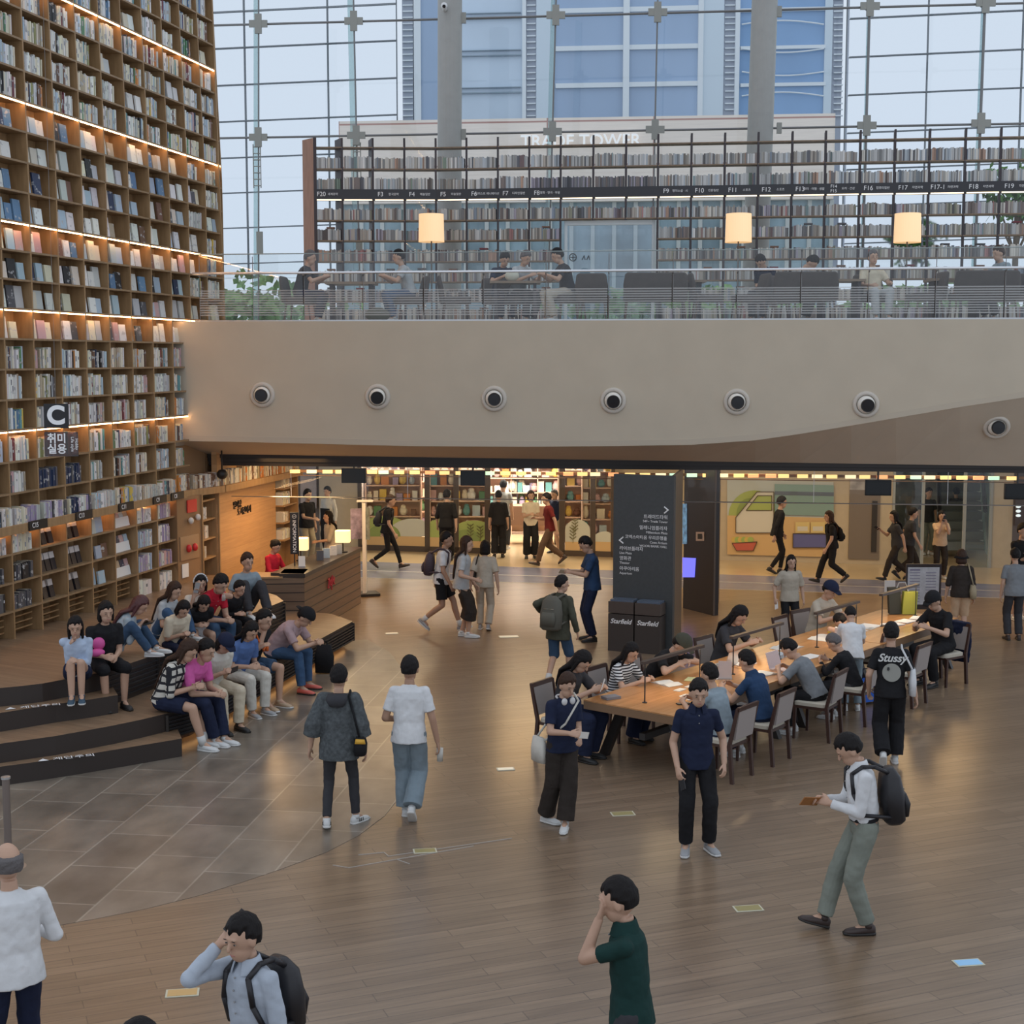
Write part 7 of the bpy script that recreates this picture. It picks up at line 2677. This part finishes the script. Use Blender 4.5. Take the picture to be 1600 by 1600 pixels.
K = person('man in black tee with folded arms at the right edge', 20, at=(1590, 968), top=(1576, 816), shirt=('tee', 'black'), pants=('shorts', 'black'), vox=FAR, hl=(.05, .24, 1.15), hr=(-.05, .24, 1.10))
K = person('man in grey tee and dark trousers walking away at right edge', 178, at=(1583, 1000), top=(1572, 855), shirt=('tee', 'mauve') if False else ('tee', 'grey'), pants=('trousers', 'charcoal'), shoes='brown', vox=MID, face_on=False, build=1.08)
K = person('woman in grey cream blouse with long ponytail standing behind table', 8, at=(1232, 1006), top=(1231, 866), shirt=('blouse', 'beige'), pants=('trousers', 'black'), hair=('long', 'b'), vox=MID, hr=(.32, .12, .90), hl=(-.26, .05, .84), shoes='black')
phone(K, 1, 'white phone in lowered hand of woman in cream blouse', paper)
# ---- information desk
K = person('clerk in red uniform seated behind the information desk', 60, top=(434, 843), z0=0, pose='stand', shirt=('long', 'red'), pants=('trousers', 'black'), hair=('bun', 'b'), vox=FAR, S=.93, hp=20, hr=(.12, .36, 1.12), hl=(-.12, .36, 1.12))
K = person('man in black tee standing beyond the information desk', 50, top=(481, 763), z0=0, shirt=('tee', 'black'), pants=('trousers', 'khaki'), vox=FAR, S=1.03, hr=(.1, .36, 1.05), build=1.1)
K = person('woman in cream top with very long dark hair at the desk', -60, top=(512, 797), z0=0, shirt=('elbow', 'beige'), pants=('trousers', 'black'), hair=('xlong', 'b'), vox=FAR, S=.95, hl=(-.1, .36, 1.05))
K = person('staff member in white shirt and black apron behind the desk', -30, top=(511, 759), z0=0, shirt=('long', 'offwhite'), pants=('trousers', 'black'), vox=FAR, S=.98, extra=('apron',))
K = person('dark haired person half hidden behind the man in black tee', 70, top=(456, 773), z0=0, shirt=('tee', 'charcoal'), pants=('trousers', 'charcoal'), vox=FAR, S=.97)
# ---- sitting on the tiers
UP_, LO_ = .45, 0.0     # floor heights under the feet
K = person('woman in pale blue cardigan sitting at left end of upper tier', 14, top=(117, 962), z0=.675, pose='sit', knees=True, hip=(0, 0, .31), shirt=('long', 'skyblue'), pants=('minishorts', 'navy'), shoes='navy', hair=('long', 'b'), vox=NEAR, S=.95, hl=(-.02, .32, .52), hr=(.02, .17, .76), hp=8,
           feet=((-.06, .40, 0, 3, 0), (.06, .42, 0, -3, 0)))
K = person('woman in black tee and black shorts holding pink bag on upper tier', 34, top=(166, 938), z0=UP_, path=up_edge, off=0.15, pose='sit', shirt=('tee', 'black'), pants=('longshorts', 'black'), shoes='black', hair=('bob', 'b'), vox=NEAR, build=1.12, hl=(-.05, .34, .64), hr=(.10, .36, .66))
acc(K, MB().ell((.12, .22, .80), (.08, .06, .08)).ell((.16, .27, .70), (.10, .07, .05)), 'handbag', 'bright pink bag in lap of the woman in black tee', 'bag', mat('hot_pink', (.62, .09, .32), .6), (.12, .25, .62))
K = person('woman with auburn hair in pale denim shirt sitting sideways reading', 95, top=(228, 931), z0=.9, pose='sit', hip=(0, 0, .13), shirt=('long', 'denimshirt'), pants=('jeans', 'jeans'), shoes='white', hair=('long', 'r'), vox=NEAR, S=.98, lean=22,
           feet=((-.10, .55, 0, 0, 0), (.12, .48, 0, 0, 0)), hl=(-.02, .34, .42), hr=(.08, .36, .42), hp=20)
acc(K, MB().obox((-.08, .40, .42), (.2, 0, 0), (0, .13, .03), (0, 0, .02)), 'tablet', 'dark tablet held by the auburn haired woman', 'tablet', black, (0, .45, .42), smooth=False)
K = person('woman in grey white tee with long brown hair seated on upper tier', 70, top=(277, 908), z0=.9, pose='sit', hip=(0, 0, .13), feet=((-.10, .50, 0, 0, 0), (.12, .45, 0, 0, 0)), hl=(-.1, .4, .35), hr=(.1, .4, .35), shirt=('tee', 'lightgrey'), pants=('jeans', 'bluejeans'), hair=('xlong', 'br'), vox=MID, S=.96, lean=14, hp=10)
K = person('woman with white headband raising phone, seated on upper tier', 22, top=(313, 896), z0=UP_, path=up_edge, off=0.15, pose='sit', shirt=('tee', 'offwhite'), pants=('skirt', 'white'), hair=('bob', 'b'), vox=MID, extra=('headband',), hr=(.12, .30, 1.0), hl=(-.20, .12, 1.02))
phone(K, 1, 'phone raised by the woman with white headband', mat('silver_phone', (.45, .45, .45), .3, .5))
K = person('woman in cream puff sleeved blouse looking down on upper tier', 48, top=(292, 940), z0=UP_, path=up_edge, off=0.15, pose='sit', shirt=('blouse', 'cream'), pants=('slim', 'navy'), hair=('bob', 'b'), vox=MID, lean=24, hp=22, hl=(-.02, .40, .70), hr=(.05, .38, .70))
K = person('person in black top and white skirt between blouse and red polo', 30, top=(322, 933), z0=UP_, path=up_edge, off=0.15, pose='sit', shirt=('tee', 'black'), pants=('skirt', 'white'), hair=('long', 'b'), vox=MID, lean=36, hp=24)
K = person('man in bright red polo leaning forward on upper tier', 52, top=(351, 893), z0=UP_, path=up_edge, off=0.15, pose='sitfwd', shirt=('polo', 'red'), pants=('jeans', 'jeans'), hair=('short', 'b'), vox=MID, lean=22, hp=10, shoes='black')
K = person('man in grey blue tee sitting highest beside information desk', 35, top=(387, 862), z0=.9, pose='sit', hip=(0, 0, .13), feet=((-.14, .50, 0, 0, 0), (.14, .45, 0, 0, 0)), shirt=('tee', 'greyblue'), pants=('trousers', 'charcoal'), hair=('short', 'br'), vox=MID, S=1.05, lean=2, hl=(-.18, .30, .25), hr=(.18, .30, .25))
K = person('person in all black slumped on upper tier behind strap wearer', 55, top=(376, 918), z0=UP_, path=up_edge, off=0.15, pose='sit', shirt=('long', 'black'), pants=('trousers', 'black'), hair=('short', 'b'), vox=MID, lean=26, shoes='black')
K = person('woman in black and white plaid shirt with very long hair on lower tier', 72, top=(303, 984), z0=LO_, path=lo_edge, off=0.15, pose='sit', shirt=('elbow', 'offwhite', 'plaid'), pants=('shorts', 'navy'), shoes='white', hair=('xlong', 'br'), vox=NEAR, extra=('socks',), lean=18, hp=18, hl=(-.02, .36, .70), hr=(.04, .38, .70),
           feet=((-.08, .45, 0, 3, 0), (.08, .52, 0, -3, 0)))
K = person('person in pink tee with clasped hands and crossed navy trousers', 66, top=(327, 987), z0=LO_, path=lo_edge, off=0.15, pose='sitfwd', shirt=('tee', 'pink'), pants=('trousers', 'navy'), shoes='white', hair=('short', 'b'), vox=NEAR, lean=20, build=1.1,
           feet=((-.05, .55, 0, 3, 0), (.06, .50, 0, -3, 0)))
K = person('person in white shirt and cream trousers looking at phone on lower tier', 46, top=(358, 992), z0=LO_, path=lo_edge, off=0.15, pose='sit', shirt=('tee', 'offwhite'), pants=('trousers', 'cream'), shoes='black', hair=('bob', 'b'), vox=NEAR, lean=18, hp=26, hl=(-.04, .32, .74), hr=(.06, .34, .74), extra=('cap_navy',))
phone(K, 1, 'black phone held by person in white shirt on lower tier')
K = person('woman in mid blue shirt between white shirt and orange strap', 50, top=(397, 972), z0=LO_, path=lo_edge, off=0.15, pose='sit', shirt=('tee', 'blue'), pants=('trousers', 'offwhite'), shoes='grey', hair=('long', 'b'), vox=NEAR, lean=16, hp=20)
K = person('man in black tee with orange strap and blue shorts on lower tier', 58, top=(417, 928), z0=LO_, path=lo_edge, off=0.15, pose='sitfwd', shirt=('tee', 'black'), pants=('shorts', 'jeans'), shoes='tan', hair=('short', 'b'), vox=NEAR, lean=12, build=1.08, hr=(.10, .30, .78), hl=(-.02, .30, 1.02))
shoulder_bag(K, -1, 'bright orange strap with small bag on man in black tee', mat('orange_strap', (.75, .16, .03), .6), (.09, .06, .06), (.18, .10, .74), shoulder=1, nm='sling_bag')
K = person('man in mauve tee and blue jeans with coral clogs at tier end', 72, top=(487, 940), z0=LO_, path=lo_edge, off=0.15, pose='sitfwd', shirt=('tee', 'mauve'), pants=('jeans', 'bluejeans'), shoes='coral', hair=('short', 'b'), vox=NEAR, lean=30, build=1.1, extra=('capback_black',), hp=18,
           feet=((-.14, .42, 0, 6, 0), (.16, .48, 0, -6, 0)), hl=(-.03, .62, .66), hr=(.04, .62, .66))
c = G(507, 1052)
t = empty('backpack', 'black backpack standing on floor beside the man with coral clogs', 'backpack', c)
MB().loft([((0, 0, .02), (.14, 0, 0), (0, .09, 0)), ((0, 0, .25), (.15, 0, 0), (0, .1, 0)), ((0, 0, .45), (.11, 0, 0), (0, .06, 0))], n=18, pw=3).build('body', cloth('black'), t, smooth=True)
MB().path([(-.05, 0, .44), (-.04, 0, .50), (.04, 0, .50), (.05, 0, .44)], .01).build('handle', cloth('black'), t)
c = G(268, 1080, .45)
t = empty('patterned_bag', 'beige patterned cloth bag lying on tier behind plaid shirt', 'bag', c)
bb = MB().ell((0, 0, .09), (.16, .12, .09)).ell((.05, .02, .17), (.09, .08, .07))
finish(bb, 'body', mat('bag_pattern', (.48, .42, .34), .8, noise=.5, nscale=18), t, .012, .02)
MB().path([(-.15, 0, .08), (-.2, -.05, .02), (-.12, -.08, .02)], .012).build('strap', cloth('beige'), t)
c = G(365, 952, .9)
t = empty('water_bottle', 'small clear water bottle beside the red polo man', 'bottle', c)
MB().lathe([(0, 0), (.03, 0), (.03, .15), (.012, .18), (.012, .2), (0, .2)], n=16).build('bottle_body', mat('bottle_clear', (.5, .52, .52), .15), t, smooth=True)
MB().lathe([(.014, .19), (.014, .215), (0, .215)], n=12).build('cap', paper, t)
# ---- around the reading table
def chair_at(K, lb):
    t = dining_chair(0, 0, K.yaw, lb)
    t.location = (K.hipw.x, K.hipw.y, 0)
    return t


TLF = [tuple(tp_(s_, -.34)[:2]) for s_ in (-.6, 2, 4, 6, 9.2)]
TRT = [tuple(tp_(s_, TW + .34)[:2]) for s_ in (-.6, 2, 4, 6, 9.2)]
K = person('girl with long dark hair reading at near left of table', 55, top=(918, 1019), path=TLF, off=0, pose='desk', shirt=('tee', 'charcoal'), pants=('wide', 'navy'), hair=('long', 'b'), vox=MID, hp=30, hl=(-.10, .48, .84), hr=(.12, .46, .84), shoes='black')
chair_at(K, 'pale chair under the long haired girl at near left')
acc(K, MB().slab([(-.02, .50, .84), (.20, .62, .86), (.16, .66, 1.0), (-.02, .54, .96)], (.01, .0, .01)), 'held_paper', 'white page lifted by girl at near left of table', 'paper', paper, (.1, .55, .84), smooth=False)
K = person('girl in black and white striped tee seated at left side of table', 52, top=(993, 1004), path=TLF, off=0, pose='desk', shirt=('tee', 'white', 'stripe'), pants=('wide', 'navy'), hair=('long', 'b'), vox=MID, hp=16, shoes='black')
chair_at(K, 'pale chair under the girl in striped tee')
K = person('man in dark green cap and black tee leaning over laptop', 52, top=(1078, 987), path=TLF, off=0, pose='desk', shirt=('tee', 'black'), pants=('shorts', 'khaki'), hair=('short', 'b'), vox=MID, lean=30, hp=24, extra=('cap_olive',))
chair_at(K, 'pale chair under the man in green cap')
K = person('woman in dark tee typing, seated left side of table', 50, top=(1165, 944), path=TLF, off=0, pose='desk', shirt=('tee', 'charcoal'), pants=('trousers', 'black'), hair=('long', 'b'), vox=MID, hp=28)
chair_at(K, 'pale chair under the dark haired woman typing at left')
K = person('reader in cream shirt and navy cap at far left side', 40, top=(1302, 905), path=TLF, off=0, pose='desk', shirt=('tee', 'beige'), pants=('trousers', 'khaki'), hair=('short', 'b'), vox=MID, hp=18, extra=('cap_navy',))
chair_at(K, 'pale chair under the reader in cream shirt')
K = person('man in black cap and black tee seated at right end of table', -55, top=(1455, 917), path=TRT, off=0, pose='desk', shirt=('tee', 'black'), pants=('trousers', 'black'), hair=('short', 'b'), vox=MID, hp=20, extra=('cap_black',), shoes='black')
t = chair_at(K, 'pale upholstered chair with a dark jacket draped, under the man in black cap')
jk = MB().loft([((0, -.33, .30), (.22, 0, 0), (0, .05, 0)), ((0, -.33, .6), (.25, 0, 0), (0, .06, 0)), ((0, -.34, .90), (.22, 0, 0), (0, .06, 0))], n=16)
j = empty('draped_jacket', 'dark navy jacket hanging over the chair back at right end', 'jacket', t.location, K.yaw)
finish(jk, 'cloth', cloth('navy'), j, .012, .03)
K = person('sitter in blue grey tee hidden behind the man in black polo', -128, top=(1104, 1034), path=TRT, off=0, pose='desk', shirt=('tee', 'greyblue'), pants=('slim', 'navy'), hair=('short', 'b'), vox=MID, face_on=False)
chair_at(K, 'pale chair nearest the camera on right side, behind man in dark polo')
K = person('man in blue navy shirt seated at right side, back to camera', -126, top=(1163, 1014), path=TRT, off=0, pose='desk', shirt=('polo', 'navyblue'), pants=('trousers', 'navy'), hair=('short', 'b'), vox=MID, face_on=False, build=1.12, hp=10)
chair_at(K, 'pale chair under the man in blue navy shirt')
K = person('person in grey tee hunched at the right side of table', -122, top=(1222, 999), path=TRT, off=0, pose='desk', shirt=('tee', 'grey'), pants=('trousers', 'black'), hair=('short', 'b'), vox=MID, face_on=False, lean=22, hp=28)
chair_at(K, 'pale chair under the hunched sitter in grey tee')
K = person('older man with thin grey hair in black shirt at table', -124, top=(1295, 990), path=TRT, off=0, pose='desk', shirt=('long', 'black'), pants=('trousers', 'charcoal'), hair=('short', 'g'), vox=MID, face_on=False, lean=16, hp=24)
chair_at(K, 'pale chair under the older man in black shirt')
K = person('person in white tee and pale jeans bending over the table', 176, at=(1330, 1110), top=(1341, 951), shirt=('tee', 'white'), pants=('jeans', 'paleblue'), hair=('short', 'b'), vox=MID, face_on=False, lean=20, hp=30, extra=(), hl=(-.15, .50, .92), hr=(.15, .50, .95))
K = person('person with black hair seated between older man and white tee', -128, top=(1304, 960), S=.95, lean=36, pose='desk', shirt=('tee', 'white'), pants=('trousers', 'charcoal'), hair=('short', 'b'), vox=MID, hp=28)
chair_at(K, 'pale chair of black haired sitter beyond the older man')
c = G(1352, 1100)
t = empty('paper_bag', 'bright blue paper bag hanging low beside pale jeans', 'bag', c)
MB().box((0, 0, .2), (.26, .12, .32), rz=.4).build('body', mat('blue_bag', (.02, .12, .55), .5), t)
MB().path([(-.05, 0, .36), (-.04, 0, .5), (.04, 0, .5), (.05, 0, .36)], .006).build('handle', cloth('navy'), t)
# ---- on the mezzanine
MZ = dict(z0=ZM, vox=FAR)


def mez(label, face, px, dD, pose='sit', **k):
    """seated on the mezzanine: column of the head and distance behind the balustrade"""
    pa = [PL(px + d_, 470, FM, FD + dD) for d_ in (-120, 0, 120)]
    return person(label, face, top=(px, 396), S=k.pop('S', 1.0), path=[(q.x, q.y) for q in pa], off=0, pose=pose, **MZ, **k)


K = mez('man in dark vest seated at far left of mezzanine', 85, 487, 1.1, 'desk', shirt=('tee', 'charcoal'), pants=('trousers', 'navy'), hair=('short', 'g'))
armchair(0, 0, 85, 'dark lounge chair under the man in vest at far left', loc=K.hipw)
K = mez('person in grey tee reading opposite the man in vest', -75, 622, 1.2, 'desk', shirt=('tee', 'lightgrey'), pants=('jeans', 'bluejeans'), hair=('short', 'b'))
armchair(0, 0, -75, 'dark lounge chair under the person in grey tee reading', loc=K.hipw)
K = mez('dark haired reader in black top at middle mezzanine table', 20, 791, 1.9, 'desk', shirt=('tee', 'navy'), pants=('jeans', 'navy'), hair=('short', 'b'), hp=20)
armchair(0, 0, 20, 'dark lounge chair under the black haired reader at middle table', loc=K.hipw)
K = mez('grey haired reader in pale top at middle mezzanine table', 40, 824, 1.6, 'desk', shirt=('tee', 'lightgrey'), pants=('trousers', 'charcoal'), hair=('short', 'g'), hp=15)
armchair(0, 0, 40, 'dark lounge chair under the grey haired reader', loc=K.hipw)
K = mez('person in dark vest holding a page at middle mezzanine table', -75, 868, 1.1, 'desk', shirt=('tee', 'charcoal'), pants=('trousers', 'beige'), hair=('short', 'b'), hp=10)
armchair(0, 0, -75, 'dark lounge chair under the reader holding a page', loc=K.hipw)
K = mez('person in pale tee bent over table right of middle lamp', 60, 1277, 1.7, 'desk', shirt=('tee', 'lightgrey'), pants=('trousers', 'charcoal'), hair=('short', 'b'), lean=28, hp=30)
armchair(0, 0, 60, 'dark lounge chair under the person bent over table', loc=K.hipw)
K = mez('man in cream top reclining with crossed legs on mezzanine', 8, 1364, 1.5, 'sit', shirt=('tee', 'cream'), pants=('trousers', 'lightgrey'), hair=('short', 'g'), lean=-16, hip=(0, 0, .46), hr=(.14, .26, .62), hl=(-.2, .3, .66))
armchair(0, 0, 8, 'dark lounge chair under the reclining man in cream', loc=K.hipw)
K = mez('person in pale blue shirt at the right end of mezzanine', -70, 1560, 1.6, 'desk', shirt=('tee', 'greyblue'), pants=('trousers', 'charcoal'), hair=('short', 'br'))
armchair(0, 0, -70, 'dark lounge chair under the person in pale blue shirt', loc=K.hipw)
K = mez('dark clothed person seated just right of middle lamp', -40, 1185, 2.2, 'sit', shirt=('tee', 'navy'), pants=('trousers', 'charcoal'), hair=('short', 'b'), lean=20, hp=30)
armchair(0, 0, -40, 'dark lounge chair under the dark clothed person by middle lamp', loc=K.hipw)
